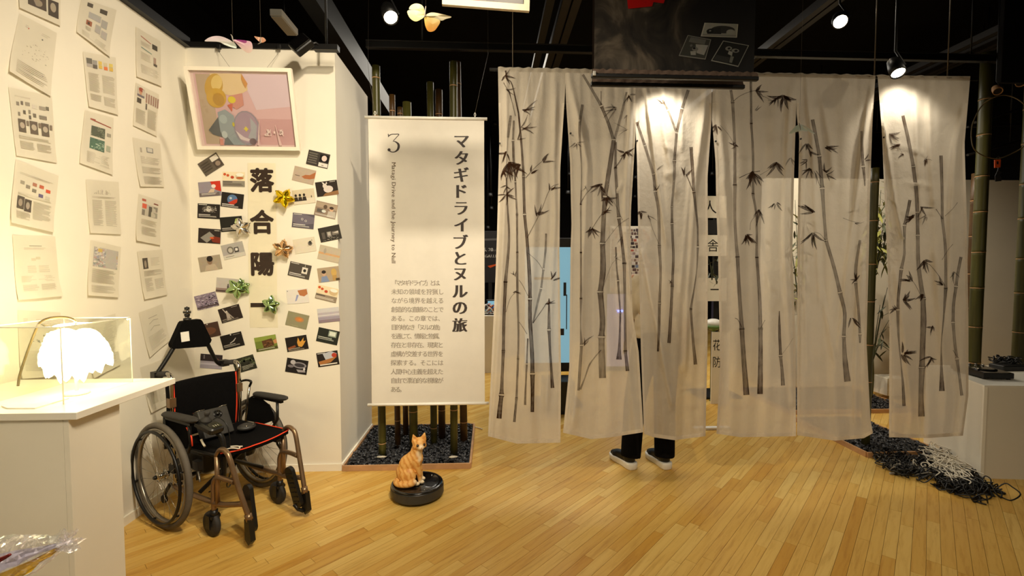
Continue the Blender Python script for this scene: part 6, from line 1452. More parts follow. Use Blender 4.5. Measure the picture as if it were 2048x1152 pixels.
def ink4(k):
    k.stalk([(1461.6, 180, 5), (1465.4, 205, 6, 1), (1469.6, 291, 5.5, 1), (1469.6, 370, 6.5, 1), (1470, 451, 5.5), (1475, 514, 7, 1), (1479, 590, 7), (1483.7, 658, 9, 1), (1488, 725, 9.5), (1493, 790, 12)], .62)
    k.stalk([(1501.7, 162, 4.5), (1502.7, 247, 4.5, 1), (1506, 310, 4.5), (1506, 388, 5, 1), (1513, 435, 4), (1513.7, 515, 5.5, 1), (1519, 590, 6.5), (1521, 657, 8, 1), (1521, 720, 9), (1520, 788, 11)], .66)
    k.stalk([(1558.7, 622, 1.5), (1559, 660, 5), (1561, 711, 6, 1), (1564, 740, 6), (1566, 771, 8)], .72)
    k.twig([(1466, 203), (1480, 192), (1498, 184), (1516, 180)], 1.2); k.twig([(1468, 288), (1456, 268), (1440, 250)], 1, .45); k.twig([(1478, 356), (1500, 346), (1520, 342)], 1.5); k.twig([(1526, 192), (1545, 202), (1536, 200)], 1, .6); k.twig([(1563, 710), (1578, 690), (1586, 676)], .9, .4); k.twig([(1520, 350), (1540, 338), (1550, 330)], 1, .5); k.twig([(1512, 430), (1502, 444), (1500, 460)], 1.2, .6); k.twig([(1484, 655), (1476, 640), (1470, 636)], 1.2, .7); k.twig([(1522, 655), (1530, 640)], 1.2, .6)
    k.leaves(1568, 193, 9, 85, 150, 26, 6.5); k.leaves(1554, 196, 4, 110, 70, 16, 4); k.leaves(1514, 182, 5, -10, 90, 20, 5); k.leaves(1434, 252, 4, 90, 100, 14, 4); k.leaves(1505, 345, 7, 100, 120, 28, 7); k.leaves(1552, 326, 6, 95, 150, 24, 5.5); k.leaves(1519, 422, 5, 100, 110, 24, 4, .8); k.leaves(1494, 472, 6, 90, 120, 17, 5); k.leaves(1551, 406, 5, 90, 110, 14, 3.5); k.leaves(1469, 290, 6, 90, 300, 9, 2.5); k.leaves(1582, 318, 3, 95, 60, 16, 3, .6); k.leaves(1512, 224, 2, -50, 30, 10, 2); k.leaves(1492, 470, 4, 60, 90, 16, 4)
def ink5(k):
    k.stalk([(1625, 239, 7), (1632, 275, 7), (1638.7, 312, 7, 1), (1642, 350, 7.5), (1644.5, 377, 8, 1), (1648, 430, 6), (1652, 481, 7, 1), (1668, 535, 7), (1680, 585, 8, 1), (1689.4, 626, 7), (1687.6, 673, 7, 1), (1690, 720, 10), (1695, 763, 13)], .66)
    k.stalk([(1723, 262, 4), (1724, 300, 6), (1726.4, 333, 5.5, 1), (1729, 355, 4), (1730, 372, 2)], .62); k.stalk([(1720, 480, 4.5), (1712, 530, 6), (1711, 565, 6, 1), (1717, 620, 5), (1720, 668, 5, 1), (1720, 686, 3)], .62)
    k.leaves(1613, 287, 4, 100, 80, 20, 5); k.leaves(1620, 302, 3, 60, 60, 16, 4); k.leaves(1650, 294, 4, 20, 60, 22, 4.5); k.leaves(1612, 322, 4, 140, 90, 14, 3.5); k.leaves(1622, 338, 5, 125, 90, 18, 4); k.leaves(1630, 344, 3, 70, 50, 20, 2.5, .7); k.leaves(1650, 345, 4, -80, 120, 14, 4); k.leaves(1655, 352, 3, 30, 60, 14, 3); k.leaves(1628, 426, 5, 200, 50, 26, 5, .9); k.leaves(1626, 468, 6, 110, 80, 24, 5); k.leaves(1732, 322, 2, -40, 30, 12, 3.5); k.leaves(1704, 638, 3, 65, 60, 16, 4); k.leaves(1711, 560, 5, -120, 170, 16, 4); k.twig([(1628, 464), (1640, 468), (1652, 482)], 1.2, .5); k.twig([(1640, 372), (1632, 352), (1628, 342)], 1, .6); k.twig([(1686, 436), (1702, 442), (1718, 446)], 1.2, .5); k.leaves(1708, 445, 3, 20, 50, 14, 2, .6)
def ink6(k):
    k.stalk([(1805.8, 231, 6), (1817, 280, 6.5), (1826.7, 333, 7, 1), (1833, 387, 7.5), (1834.7, 430, 7), (1835.7, 471, 7, 1), (1837, 530, 8), (1846, 597, 10, 1), (1847, 640, 12), (1845.5, 684, 11), (1844, 735, 12, 1), (1842, 790, 10), (1843, 833, 13)], .68)
    k.stalk([(1820, 400, 6), (1814, 430, 6), (1809, 451, 6, 1), (1809, 490, 4), (1808.5, 510, 5), (1802.5, 539, 6.5, 1), (1797, 590, 5.5), (1795.5, 620, 6, 1), (1797, 670, 4), (1802.5, 732, 2), (1806, 770, 5), (1808, 812, 6.5)], .7)
    k.stalk([(1882, 311, 7), (1884, 375, 5.5), (1884.5, 436, 6, 1), (1891, 500, 5.5), (1891.5, 577, 6.5, 1), (1887, 640, 3), (1882.7, 688, 2), (1883, 735, 5), (1883.8, 782, 11)], .64)
    k.stalk([(1922, 514, 6), (1916, 545, 6), (1912, 573, 6, 1), (1907, 610, 6), (1906, 645, 6, 1), (1910, 690, 6), (1914, 718, 6, 1), (1919, 755, 5), (1923.5, 791, 6)], .6)
    k.twig([(1885, 438), (1872, 418)], 1.3); k.twig([(1890, 432), (1905, 418), (1915, 405)], 1.1, .6); k.twig([(1890, 572), (1878, 552), (1862, 532), (1853, 526)], 1.3); k.twig([(1843, 594), (1832, 572), (1824, 560)], 1.2); k.twig([(1884, 520), (1896, 500), (1906, 488)], 1.2, .5); k.twig([(1914, 714), (1906, 700)], 1.1, .7); k.twig([(1781, 285), (1795, 292), (1808, 312)], 1, .5)
    k.leaves(1780, 268, 4, 30, 80, 18, 5, .75); k.leaves(1798, 290, 4, 160, 70, 16, 4.5, .9); k.leaves(1806, 310, 2, 190, 30, 10, 3); k.leaves(1850, 322, 3, -20, 60, 12, 2.5, .6); k.leaves(1852, 318, 2, 90, 40, 10, 4)
    k.leaves(1828, 432, 5, 150, 70, 20, 5.5); k.leaves(1842, 414, 3, 60, 70, 18, 4.5); k.leaves(1853, 432, 4, 110, 70, 14, 3, .7); k.leaves(1850, 522, 5, 90, 80, 22, 5); k.leaves(1822, 562, 5, 210, 60, 18, 5.5); k.leaves(1884, 572, 4, -145, 70, 14, 3.5); k.leaves(1808, 602, 6, 0, 130, 18, 5.5); k.leaves(1792, 620, 4, -165, 60, 15, 4); k.leaves(1866, 652, 4, 110, 110, 15, 4); k.leaves(1806, 708, 7, 0, 160, 20, 5.5); k.leaves(1862, 716, 5, 100, 110, 19, 4); k.leaves(1906, 545, 4, 90, 60, 18, 3, .6); k.leaves(1846, 590, 4, 130, 60, 16, 4)
for i, d in enumerate(PAN):
    pn = Panel(i, d); nu, nv = 53, 131
    P = [[pn.S(j / (nu - 1), pn.row(j / (nu - 1), q / (nv - 1))) for j in range(nu)] for q in range(nv)]
    org = P[-1][nu // 2]
    root = empty('sheer_curtain', (org.x, org.y, org.z)); tag(root, d['label'], 'curtain', 'sheer curtains on the long rod')
    MB().grid(P, nu, nv).build('curtain_cloth', 'voile', root, world=True, fix=False)
    # sleeve over the rod
    sl = []
    for t in range(7):
        a = R(180 - 30 * t); row = []
        for j in range(nu):
            p = P[0][j]; rr_ = .0155 + .002 * math.sin(46 * j / nu + i); row.append(Vector((p.x, YC + rr_ * math.cos(a), ZR + (p.z - ZR) * (1 - t / 6) * 0 + rr_ * math.sin(a) + .002 * math.sin(31 * j / nu))))
        sl.append(row)
    MB().grid([P[0]] + sl, nu, 8).build('rod_sleeve', 'voile', root, world=True, fix=False)
    H_ = [[pn.S(j / (nu - 1), pn.row(j / (nu - 1), 1) - 7 + 7.4 * q / 3, .0016) for j in range(nu)] for q in range(4)]
    MB().grid(H_, nu, 4).build('bottom_hem', 'hem', root, world=True, fix=False)
    for side in (0, 1):
        S_ = [[pn.S((0.0 + .016 * q) if side == 0 else (1 - .016 * q), 206 + (pn.row(side, 1) - 206) * t / 60, .0012) for q in range(3)] for t in range(61)]
        MB().grid(S_, 3, 61).build('side_hem', 'hem', root, world=True, fix=False)
    k = Ink(pn); [ink1, ink2, ink3, ink4, ink5, ink6][i](k); k.mb.build('ink_bamboo', 'ink', root, world=True, fix=False)
    for (sx, sy_) in ([(999.5, 287)], [(1141, 267)], [(1274, 282)], [(1431, 283)], [(1601, 278)], [(1767, 275)])[i]:
        p = pn.at(sx, sy_, .006); MB().cyl(p, p + Vector((0, -.006, 0)), .006, n=10).build('snap_button', 'black', root, world=True)

# ================================================================== hanging things overhead
def cardq(pts, Y): return [aY(x, y, Y) for x, y in pts]
k = NT('smoky_print'); co = k.coord('Object', (1.6, 1, 1.1)); n = k.noise(3.0, 4, 0.55, co); n.inputs['Distortion'].default_value = 1.2
sx_ = k.add('ShaderNodeSeparateXYZ'); k.link(k.coord('Object'), sx_.inputs[0])
r_ = k.ramp(n.outputs['Fac'], [(0.34, lin('#131010')), (0.50, lin('#3a332b')), (0.64, lin('#75695a'))])
gx = k.add('ShaderNodeMapRange'); k.link(sx_.outputs[0], gx.inputs[0]); gx.inputs[1].default_value = -.1; gx.inputs[2].default_value = .22
k.link(k.mix(gx.outputs[0], r_, lin('#131010')), k.b.inputs['Base Color']); k.b.inputs['Roughness'].default_value = 0.6
M['smoky'] = k.m
M['dark_cloth'] = paper_mat('dark_cloth', '#2a201b', 0.1)
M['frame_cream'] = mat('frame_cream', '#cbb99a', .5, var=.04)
M['cuff'] = paper_mat('cuff_lit_cloth', '#7c685b', 0.15)  # paler than the banner cloth: light on the ruffles put into the colour
Yb = 2.55
bl_, br_2 = aY(1188, 152, Yb), aY(1508, 150, Yb); zb2 = (bl_.z + br_2.z) / 2; zt2 = 4.02
root = empty('black_hanging_banner', ((bl_.x + br_2.x) / 2, Yb, zb2)); tag(root, 'front black hanging banner with smoky print and three grey photographs at top centre', 'banner')
def hb(u, v, d=0.0):
    return Vector((bl_.x + (br_2.x - bl_.x) * u, Yb - d + .012 * math.sin(14 * u) * max(0, v - .9) * 10 * .4, zt2 + (zb2 - zt2) * v))
MB().grid([[hb(j / 24, i / 30) for j in range(25)] for i in range(31)], 25, 31).build('banner_sheet', 'smoky', root, world=True)
# ruffled cuff above the rod
cf = [[Vector((bl_.x - .01 + (br_2.x - bl_.x + .02) * j / 48, Yb - .012 - .012 * t / 3 + .004 * math.sin(j * 1.9 + t), zb2 + .022 - .028 * t / 3 + .004 * math.sin(j * 2.7) * (1 - t / 3))) for j in range(49)] for t in range(4)]
MB().grid(cf, 49, 4).build('ruffled_cuff', 'cuff', root, world=True)
MB().rbox(((bl_.x + br_2.x) / 2, Yb - .01, zb2 - .014), (br_2.x - bl_.x + .035, .026, .024), .006).build('bottom_bar', 'black', root, world=True)
MB().rbox((bl_.x - .004, Yb - .027, zb2 - .008), (.016, .006, .024), .002).build('bar_tag', 'white_plastic', root, world=True)
for u in (0.03, .97):
    p = hb(u, 0); MB().tube([p, (p.x, p.y, 4.2)], .002, 5).build('cord', 'wire', root, world=True)
MB().rbox(((bl_.x + br_2.x) / 2, Yb, zt2), (br_2.x - bl_.x + .03, .02, .03), .005).build('top_bar', 'black', root, world=True)
def hbp(px, py, h): p = aY(px, py, Yb); return hb((p.x - bl_.x) / (br_2.x - bl_.x), (p.z - zt2) / (zb2 - zt2), .0015 + h)
pr = Print(lambda u, v, h: hbp(u, v, h), 0.0003)
pr.poly([(1250, -40), (1345, -40), (1327, 7), (1306.5, 4.5), (1304, 13), (1256, 18)], '#c9120c')
def photo(q, ops, edge, back):
    def pl2(u, v, h):
        (a, b, c, d) = q; x = (a[0] * (1 - u) + b[0] * u) * (1 - v) + (d[0] * (1 - u) + c[0] * u) * v; y = (a[1] * (1 - u) + b[1] * u) * (1 - v) + (d[1] * (1 - u) + c[1] * u) * v
        return hbp(x, y, .0006 + h)
    P3 = Print(pl2, .0002); P3.rect(0, 0, 1, 1, edge).rect(.03, .03, .97, .95, back).run(ops); return P3.mb
photo([(1408.6, 46), (1476, 48.6), (1473.6, 75.7), (1401, 73)], [('ell', .58, .45, .34, .28, '#3a3a38'), ('poly', [(.12, .6), (.2, .42), (.5, .3), (.55, .78), (.16, .8)], '#2f2f2e'), ('ell', .22, .6, .1, .18, '#252525'), ('ell', .22, .58, .03, .06, '#8a8a86'), ('ell', .8, .62, .12, .2, '#a3a39c'), ('rect', .04, .82, .96, .94, '#8c8c86')], '#c2c2b8', '#a3a39a').build('printed_photo', 'print', root, world=True, fix=False)
photo([(1375, 70.5), (1422, 79.4), (1410.5, 119.7), (1357, 112)], [('rect', .15, .06, .8, .3, '#6a6a66'), ('poly', [(.45, .35), (.95, .3), (.9, .8), (.6, .75)], '#a0a09a'), ('ell', .5, .58, .12, .1, '#7d7d78'), ('poly', [(.35, .72), (.55, .66), (.6, .85), (.42, .88)], '#a3a39c'), ('ell', .3, .45, .05, .06, '#6a6a66'), ('ell', .45, .55, .05, .05, '#1b1b1b')], '#8a8a84', '#44443f').build('printed_photo', 'print', root, world=True, fix=False)
photo([(1445.8, 81.6), (1497.7, 91), (1476, 134.5), (1421, 122.5)], [('rect', .06, .68, .6, .92, '#3a3a38'), ('ell', .35, .3, .12, .1, '#85857f'), ('ell', .62, .34, .14, .09, '#85857f'), ('ell', .36, .3, .05, .05, '#1d1d1d'), ('ell', .64, .34, .06, .05, '#1d1d1d'), ('poly', [(.4, .4), (.55, .42), (.6, .6), (.42, .55)], '#a0a09a'), ('poly', [(.55, .6), (.68, .62), (.72, .9), (.62, .9)], '#7a7a74')], '#9a9a92', '#232322').build('printed_photo', 'print', root, world=True, fix=False)
pr.mb.build('red_patch', 'print', root, world=True, fix=False)
Yb3 = 2.68
a_, b_ = aY(1184, 168, Yb3), aY(1484, 167, Yb3); zz = (a_.z + b_.z) / 2
root = empty('dark_hanging_banner', ((a_.x + b_.x) / 2, Yb3, zz)); tag(root, 'dark brown banner hanging just behind the front black banner, its bar a little lower', 'banner')
MB().grid([[Vector((a_.x - .0 + (b_.x - a_.x) * j / 20, Yb3 + .004 * math.sin(j), 4.05 + (zz - 4.05) * i / 10)) for j in range(21)] for i in range(11)], 21, 11).build('banner_sheet', 'dark_cloth', root, world=True)
cf = [[Vector((a_.x + (b_.x - a_.x) * j / 48, Yb3 - .012 - .010 * t / 3 + .004 * math.sin(j * 1.7 + t), zz + .024 - .03 * t / 3 + .004 * math.sin(j * 2.3) * (1 - t / 3))) for j in range(49)] for t in range(4)]
MB().grid(cf, 49, 4).build('ruffled_cuff', 'cuff', root, world=True)
MB().rbox(((a_.x + b_.x) / 2, Yb3 - .008, zz - .014), (b_.x - a_.x + .02, .024, .024), .006).build('bottom_bar', 'black', root, world=True)
MB().rbox(((a_.x + b_.x) / 2, Yb3, 4.05), (b_.x - a_.x + .02, .02, .03), .005).build('top_bar', 'black', root, world=True)
for x in (a_.x + .03, b_.x - .03): MB().tube([(x, Yb3, 4.05), (x, Yb3, 4.2)], .002, 5).build('cord', 'wire', root, world=True)

# picture frame hanging at the very top
Yf = 2.2
q0, q1 = aY(884.7, 12.7, Yf), aY(1057.6, 26, Yf + .02); H2 = .34; uu = Vector((0.02, -.10, 1)).normalized(); rr2 = (q1 - q0); W2 = rr2.length; rr2.normalize(); nn2 = rr2.cross(uu).normalized()
def f2(x, y, d=0): return q0 + rr2 * x + uu * y + nn2 * d
root = empty('hanging_picture', f2(W2 / 2, 0)); tag(root, 'white picture frame hanging from the ceiling, only its lower edge in view at top centre', 'picture')
fw2 = .027
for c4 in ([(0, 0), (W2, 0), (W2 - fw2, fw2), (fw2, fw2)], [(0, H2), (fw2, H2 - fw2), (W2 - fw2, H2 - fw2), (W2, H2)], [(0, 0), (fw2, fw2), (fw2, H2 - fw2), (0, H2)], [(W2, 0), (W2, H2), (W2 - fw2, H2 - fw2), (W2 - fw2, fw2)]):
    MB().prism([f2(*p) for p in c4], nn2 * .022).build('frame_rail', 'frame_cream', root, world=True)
pr = Print(lambda u, v, h: f2(fw2 * .8 + u * (W2 - 1.6 * fw2), fw2 * .8 + (1 - v) * (H2 - 1.6 * fw2), .008 + h), .0004)
pr.run([('rect', 0, 0, 1, 1, '#2e2622'), ('rect', 0, .0, .5, 1, '#4a4038'), ('poly', [(.3, .6), (.42, .95), (.36, 1), (.26, 1)], '#a81414'), ('poly', [(.6, .4), (.72, .8), (.66, 1), (.58, .9)], '#a81414'), ('ell', .5, .5, .2, .3, '#6a5a4c'), ('rect', .6, .6, .95, 1, '#38302a')])
pr.mb.build('picture_print', 'print_satin', root, world=True, fix=False)
for x in (.12, W2 - .12):
    p = f2(x, H2); MB().tube([p, (p.x, p.y, 4.2)], .0012, 5).build('cord', 'wire', root, world=True)

# butterflies of painted card on threads
def butterfly(Y, wings, body, thread, label):
    c = aY(body[0][0], body[0][1], Y); root = empty('card_butterfly', c); tag(root, label, 'butterfly')
    for pts, cols, tilt in wings:
        b0 = Vector(body[-1]); out = []; n = len(pts); cen = (sum(p[0] for p in pts) / n, sum(p[1] for p in pts) / n)
        S_ = [p for p in catmull([Vector((x, y, 0)) for x, y in pts], 4, True)]
        def P_(x, y):
            dx = (x - body[-1][0]); return aY(x, y, Y + tilt * abs(dx) / FPX * Y + .004 * math.sin(dx * .12))
        mb = MB(); m = len(S_); ctr = P_(*cen); ys = [p.y for p in S_]; y0, y1 = min(ys), max(ys)
        def col(y):
            t = (y - y0) / (y1 - y0 + 1e-6); a, b = lin(cols[0]), lin(cols[1]); t = min(1, max(0, (t - .2) / .6)); return tuple(a[q] + (b[q] - a[q]) * t for q in range(3)) + (1,)
        ring = [P_(p.x, p.y) for p in S_]
        for off in (0, .0012):
            o = len(mb.v); mb.v.extend([tuple(p + Vector((0, off, 0))) for p in ring] + [tuple(ctr + Vector((0, off - .002, 0)))])
            for i in range(m):
                mb.f.append((o + i, o + (i + 1) % m, o + m)); mb.c.append([col(S_[i].y), col(S_[(i + 1) % m].y), col(cen[1])]); mb.sm.append(False)
        mb.build('wing', 'butterfly', root, world=True, fix=False)
    MB().tube([aY(x, y, Y - .004) for x, y in body], [.0022] + [.003] * (len(body) - 2) + [.0012], 6).build('body', 'cable_grey', root, world=True)
    p = aY(thread[0], thread[1], Y); MB().tube([p, (p.x, p.y, 4.2)], .0006, 4).build('thread', 'wire', root, world=True)
    return root
def c5(l): return [(300 + x / 4.655, y / 4.655) for x, y in l]
def c6(l): return [(680 + x / 3.938, y / 3.938) for x, y in l]
butterfly(2.5, [(c5([(508, 380), (560, 345), (640, 335), (720, 360), (790, 405), (805, 445), (760, 440), (690, 415), (655, 395), (600, 385), (545, 385)]), ('#fbeef6', '#f2fbf4'), .5),
                (c5([(775, 370), (840, 374), (895, 378), (940, 390), (955, 440), (945, 480), (910, 492), (870, 470), (810, 410)]), ('#f2d3e2', '#f4e2da'), -.4),
                (c5([(800, 370), (895, 378), (890, 402), (845, 395)]), ('#b9559f', '#c468ab'), -.42)],
          c5([(752, 320), (765, 340), (770, 370), (785, 400)]), c5([(770, 345)])[0], 'pale pink and mint card butterfly hanging above the framed picture')
butterfly(2.6, [(c5([(970, 338), (1010, 345), (1035, 352), (1030, 392), (1000, 372)]), ('#e2b598', '#e6c0a4'), .5), (c5([(1035, 350), (1060, 352), (1078, 375), (1060, 392), (1033, 393)]), ('#e6bd9e', '#e2b090'), -.4)],
          c5([(1030, 350), (1033, 375), (1033, 395), (1003, 412)]), c5([(1031, 350)])[0], 'small peach card butterfly right of the pink one')
butterfly(2.4, [(c6([(545, 72), (562, 40), (605, 27), (650, 45), (668, 90), (666, 125), (655, 100), (600, 78)]), ('#d8d2a4', '#cfca98'), .4), (c6([(533, 84), (600, 80), (655, 102), (664, 130), (640, 150), (600, 168), (565, 155), (540, 125)]), ('#d4cfa6', '#d6ca8e'), .4),
                (c6([(670, 128), (690, 108), (730, 98), (790, 108), (878, 132), (830, 150), (797, 162), (740, 140)]), ('#cfc091', '#c8be9c'), -.4), (c6([(670, 134), (735, 140), (783, 158), (787, 178), (772, 205), (745, 240), (710, 250), (685, 235), (668, 185)]), ('#d2b855', '#d6961e'), -.4)],
          c6([(676, 50), (672, 90), (668, 125), (662, 136)]), c6([(676, 60)])[0], 'yellow and cream card butterfly below the hanging frame')
butterfly(2.85, [([(1578, 268), (1588, 256), (1596, 250), (1608, 251), (1616, 262), (1600, 262)], ('#d6e2dc', '#dfe6da'), .4), ([(1604, 251), (1618, 256), (1630, 268), (1618, 263)], ('#e6e6dc', '#d9e0da'), -.4)],
          [(1598, 246), (1600, 252), (1601, 260)], (1599, 247), 'small white card butterfly in front of the gap between the fourth and fifth curtains')

# ================================================================== the person behind the third curtain
PX, PY = 1.235, 3.43
person = empty('person', (PX, PY, 0)); tag(person, 'person standing behind the sheer curtain, back turned, in black trousers and thick white-soled shoes', 'person')
skin_m = mat('skin', '#b98a68', .55, var=.05); hair_m = mat('dark_hair', '#120d0a', .6, var=.3, nscale=60); shirt_m = mat('light_shirt', '#c9bda6', .9, var=.06, bump=.2, bscale=120)
trouser_m = mat('black_trousers', '#0c0b0c', .95, var=.2, nscale=30, spec=.1)
LA, RA_ = Vector((1.045, 3.345, .085)), Vector((1.30, 3.335, .085))          # ankles
LH, RH = Vector((1.185, 3.44, .90)), Vector((1.345, 3.43, .90)); LK = Vector((1.10, 3.415, .49)); RK = Vector((1.325, 3.40, .49))
CH = Vector((1.262, 3.44, 1.30)); NK = Vector((1.258, 3.445, 1.47)); HD2 = Vector((1.25, 3.455, 1.60))
b = MB()
for a_, k_, h_ in ((LA, LK, LH), (RA_, RK, RH)): b.cap(a_ + Vector((0, 0, .035)), k_, .040, .056); b.cap(k_, h_, .058, .082)
b.ell((1.265, 3.435, .93), (.160, .112, .12)); b.ell((1.262, 3.437, 1.10), (.140, .10, .16)); b.ell(CH, (.165, .112, .19)); b.cap(CH + Vector((0, 0, .1)), NK, .075, .055); b.cap(NK - Vector((0, 0, .03)), NK + Vector((0, .005, .05)), .052, .052)
b.ell(HD2, (.075, .092, .112)); b.ell(HD2 + Vector((-.012, .05, -.05)), (.05, .045, .055))
fd = Vector((-.22, .975, 0)).normalized(); fr_ = Vector((.975, .22, 0))
b.ell(HD2 + fd * .098 + Vector((0, 0, -.012)), (.012, .018, .020)); b.ell(HD2 + fd * .092 + Vector((0, 0, -.052)), (.022, .010, .009))
for s_ in (-1, 1): b.ell(HD2 + fr_ * (s_ * .077) + Vector((0, 0, -.01)), (.012, .020, .030))
def hand(b, w, dirv, side, palm_n):
    d = Vector(dirv).normalized(); sd = Vector(side).normalized(); pn = Vector(palm_n).normalized()
    b.cap(w, w + d * .03, .025, .026); b.ell(w + d * .055, (.040, .040, .040), None) if False else None
    for q in range(4):
        o_ = sd * (-.030 + .020 * q); base = w + d * .085 + o_
        b.cap(w + d * .02 + o_ * .6, base, .0145, .0125)
        L = (.062, .074, .080, .070)[::-1][q]; m1 = base + d * (L * .45) + pn * .008; m2 = m1 + d * (L * .32) + pn * .014; m3 = m2 + d * (L * .22) + pn * .016
        b.cap(base, m1, .0098, .0088); b.cap(m1, m2, .0088, .0080); b.cap(m2, m3, .0080, .0070)
    t0 = w + d * .025 + sd * .030; t1 = t0 + d * .035 + sd * .026 + pn * .008; t2 = t1 + d * .034 + sd * .006 + pn * .006
    b.cap(w + d * .01 + sd * .012, t0, .016, .0135); b.cap(t0, t1, .0125, .0105); b.cap(t1, t2, .0100, .0085)
for s_, sh, el, wr in ((-1, Vector((1.095, 3.445, 1.40)), Vector((1.075, 3.475, 1.14)), Vector((1.105, 3.60, .94))), (1, Vector((1.43, 3.435, 1.40)), Vector((1.485, 3.42, 1.13)), Vector((1.485, 3.475, .885)))):
    b.cap(sh, el, .052, .042); b.cap(el, wr, .040, .027)
    dd = (wr - el).normalized() if s_ > 0 else Vector((.1, .75, -.65))
    hand(b, wr, dd, fd * 1.0 if s_ > 0 else Vector((.5, .1, .3)), (-1, 0, 0) if s_ > 0 else (0, .3, -1))
remeshed(b, 'body', skin_m, person, .0052, 5, world=True)
b = MB()
for a_, k_, h_ in ((LA, LK, LH), (RA_, RK, RH)):
    lo = a_ + (k_ - a_) * .02 + Vector((0.004, -.004, -.012)); b.cyl(lo, k_, .074, .080, 20); b.cap(k_, h_, .082, .10)
b.ell((1.265, 3.435, .92), (.172, .124, .13)); b.cyl((1.265, 3.435, .93), (1.264, 3.436, 1.02), .152, .148)
remeshed(b, 'trousers', trouser_m, person, .009, 6, world=True)
b = MB(); b.ell((1.263, 3.437, 1.06), (.170, .122, .14)); b.ell(CH + Vector((0, 0, -.01)), (.185, .130, .19)); b.ell((1.263, 3.437, 1.0), (.172, .122, .09)); b.ell(NK - Vector((0, 0, .055)), (.13, .085, .05))
for sh, el in ((Vector((1.105, 3.445, 1.39)), Vector((1.077, 3.474, 1.16))), (Vector((1.42, 3.435, 1.39)), Vector((1.484, 3.42, 1.15)))): b.cap(sh, el, .064, .055)
remeshed(b, 'shirt', shirt_m, person, .009, 6, world=True)
b = MB(); b.ell(HD2 + Vector((0.006, -.012, .022)), (.085, .098, .108)); b.ell(HD2 + Vector((.012, -.05, -.02)), (.072, .06, .075))
remeshed(b, 'hair', hair_m, person, .008, 4, world=True)
for s_ in (-1, 1): MB().ell(HD2 + fd * .083 + fr_ * (s_ * .030) + Vector((0, 0, .008)), (.011, .011, .009)).build('eye', 'gloss_black', person, world=True)
# shoes
def shoe(heel, toe, name):
    hv = Vector((heel[0], heel[1], 0)); f_ = Vector((toe[0] - heel[0], toe[1] - heel[1], 0)); L = .285; f_.normalize(); s_ = Vector((f_.y, -f_.x, 0))
    root = empty(name, hv + f_ * L / 2); root.parent = None
    prof = [(0, .012), (.02, .030), (.08, .040), (.2, .042), (.4, .038), (.55, .043), (.72, .050), (.86, .046), (.95, .030), (1, .010)]
    def out(z, g):
        l = [hv + f_ * (t * L * (1 + 2 * g) - g * L) + s_ * (-w * (1 + g * 4)) + Vector((0, 0, z)) for t, w in prof]; r_ = [hv + f_ * (t * L * (1 + 2 * g) - g * L) + s_ * (w * (1 + g * 4)) + Vector((0, 0, z)) for t, w in prof]
        return l + r_[::-1]
    def zk(i): # sole: thick at the heel, toe sprung
        t = (prof + prof[::-1])[i][0]; return t
    mb = MB(); n = len(prof) * 2; rows = []
    for z, g in ((.001, -.012), (.006, .0), (.030, .012), (.040, .006), (.042, -.01)):
        rw = out(z, g)
        for i, p in enumerate(rw):
            t = zk(i); p.z = z * (1.28 - .36 * t) + (.010 * max(0, t - .8) / .2 if z < .02 else .004 * max(0, t - .8) / .2)
        rows.append(rw)
    for a_, b_ in zip(rows, rows[1:]): mb._add(a_ + b_, [(i, (i + 1) % n, n + (i + 1) % n, n + i) for i in range(n)], None, True)
    mb._add(rows[0], [tuple(range(n))]); mb._add(rows[-1], [tuple(range(n))])
    sole = mb.build('shoe_sole', 'white_plastic', person, world=True)
    bpy.data.objects.remove(root)
    b = MB()
    b.ell(hv + f_ * .055 + Vector((0, 0, .068)), (.040, .040, .042)); b.ell(hv + f_ * .205 + Vector((0, 0, .050)), (.046, .046, .034)); b.ell(hv + f_ * .245 + Vector((0, 0, .044)), (.034, .034, .026))
    b.cap(hv + f_ * .06 + Vector((0, 0, .080)), hv + f_ * .20 + Vector((0, 0, .055)), .040, .036); b.cap(hv + f_ * .05 + Vector((0, 0, .05)), hv + f_ * .22 + Vector((0, 0, .042)), .036, .040)
    b.cyl(hv + f_ * .058 + Vector((0, 0, .06)), hv + f_ * .062 + Vector((0, 0, .115)), .043, .045)
    up_s = remeshed(b, 'shoe_upper', M['black'], person, .006, 4, world=True)
    MB().box(hv + f_ * .013 + Vector((0, 0, .062)), (.012, .012, .035)).build('heel_tab', 'chrome', person, world=True) if False else None
shoe((1.063, 3.292), (.965, 3.56), 'shoe'); shoe((1.318, 3.283), (1.262, 3.55), 'shoe')

# ================================================================== right-hand side: plinth, device, cables, bamboo
A, B, Cc, D, E_ = (3.483, 3.048), (3.62, 3.403), (3.72, 3.72), (4.75, 3.62), (4.65, 2.93)
zp = .669
root = empty('white_plinth', (4.05, 3.3, 0)); tag(root, 'white angled plinth at the right edge carrying the black playback deck', 'plinth')
def wallp(p, q, z0, z1, t=.018):
    d = Vector((q[0] - p[0], q[1] - p[1], 0)).normalized(); n_ = Vector((d.y, -d.x, 0)); P = [Vector((p[0], p[1], z0)), Vector((q[0], q[1], z0)), Vector((q[0], q[1], z1)), Vector((p[0], p[1], z1))]
    return MB().prism(P, -n_ * t)
pts5 = [A, E_, D, Cc, B]
for i in range(5): wallp(pts5[i], pts5[(i + 1) % 5], 0, zp - .012).build('plinth_side', 'laminate', root, world=True)
MB().prism([Vector((x, y, zp - .012)) for x, y in pts5], (0, 0, .012)).build('plinth_top', 'laminate_top', root, world=True)
dv = aZ(2004, 760, zp); dvr = R(-10)
root = empty('playback_deck', (dv.x, dv.y + .14, zp + .001), dvr); tag(root, 'black playback deck with knobs on the white plinth', 'device')
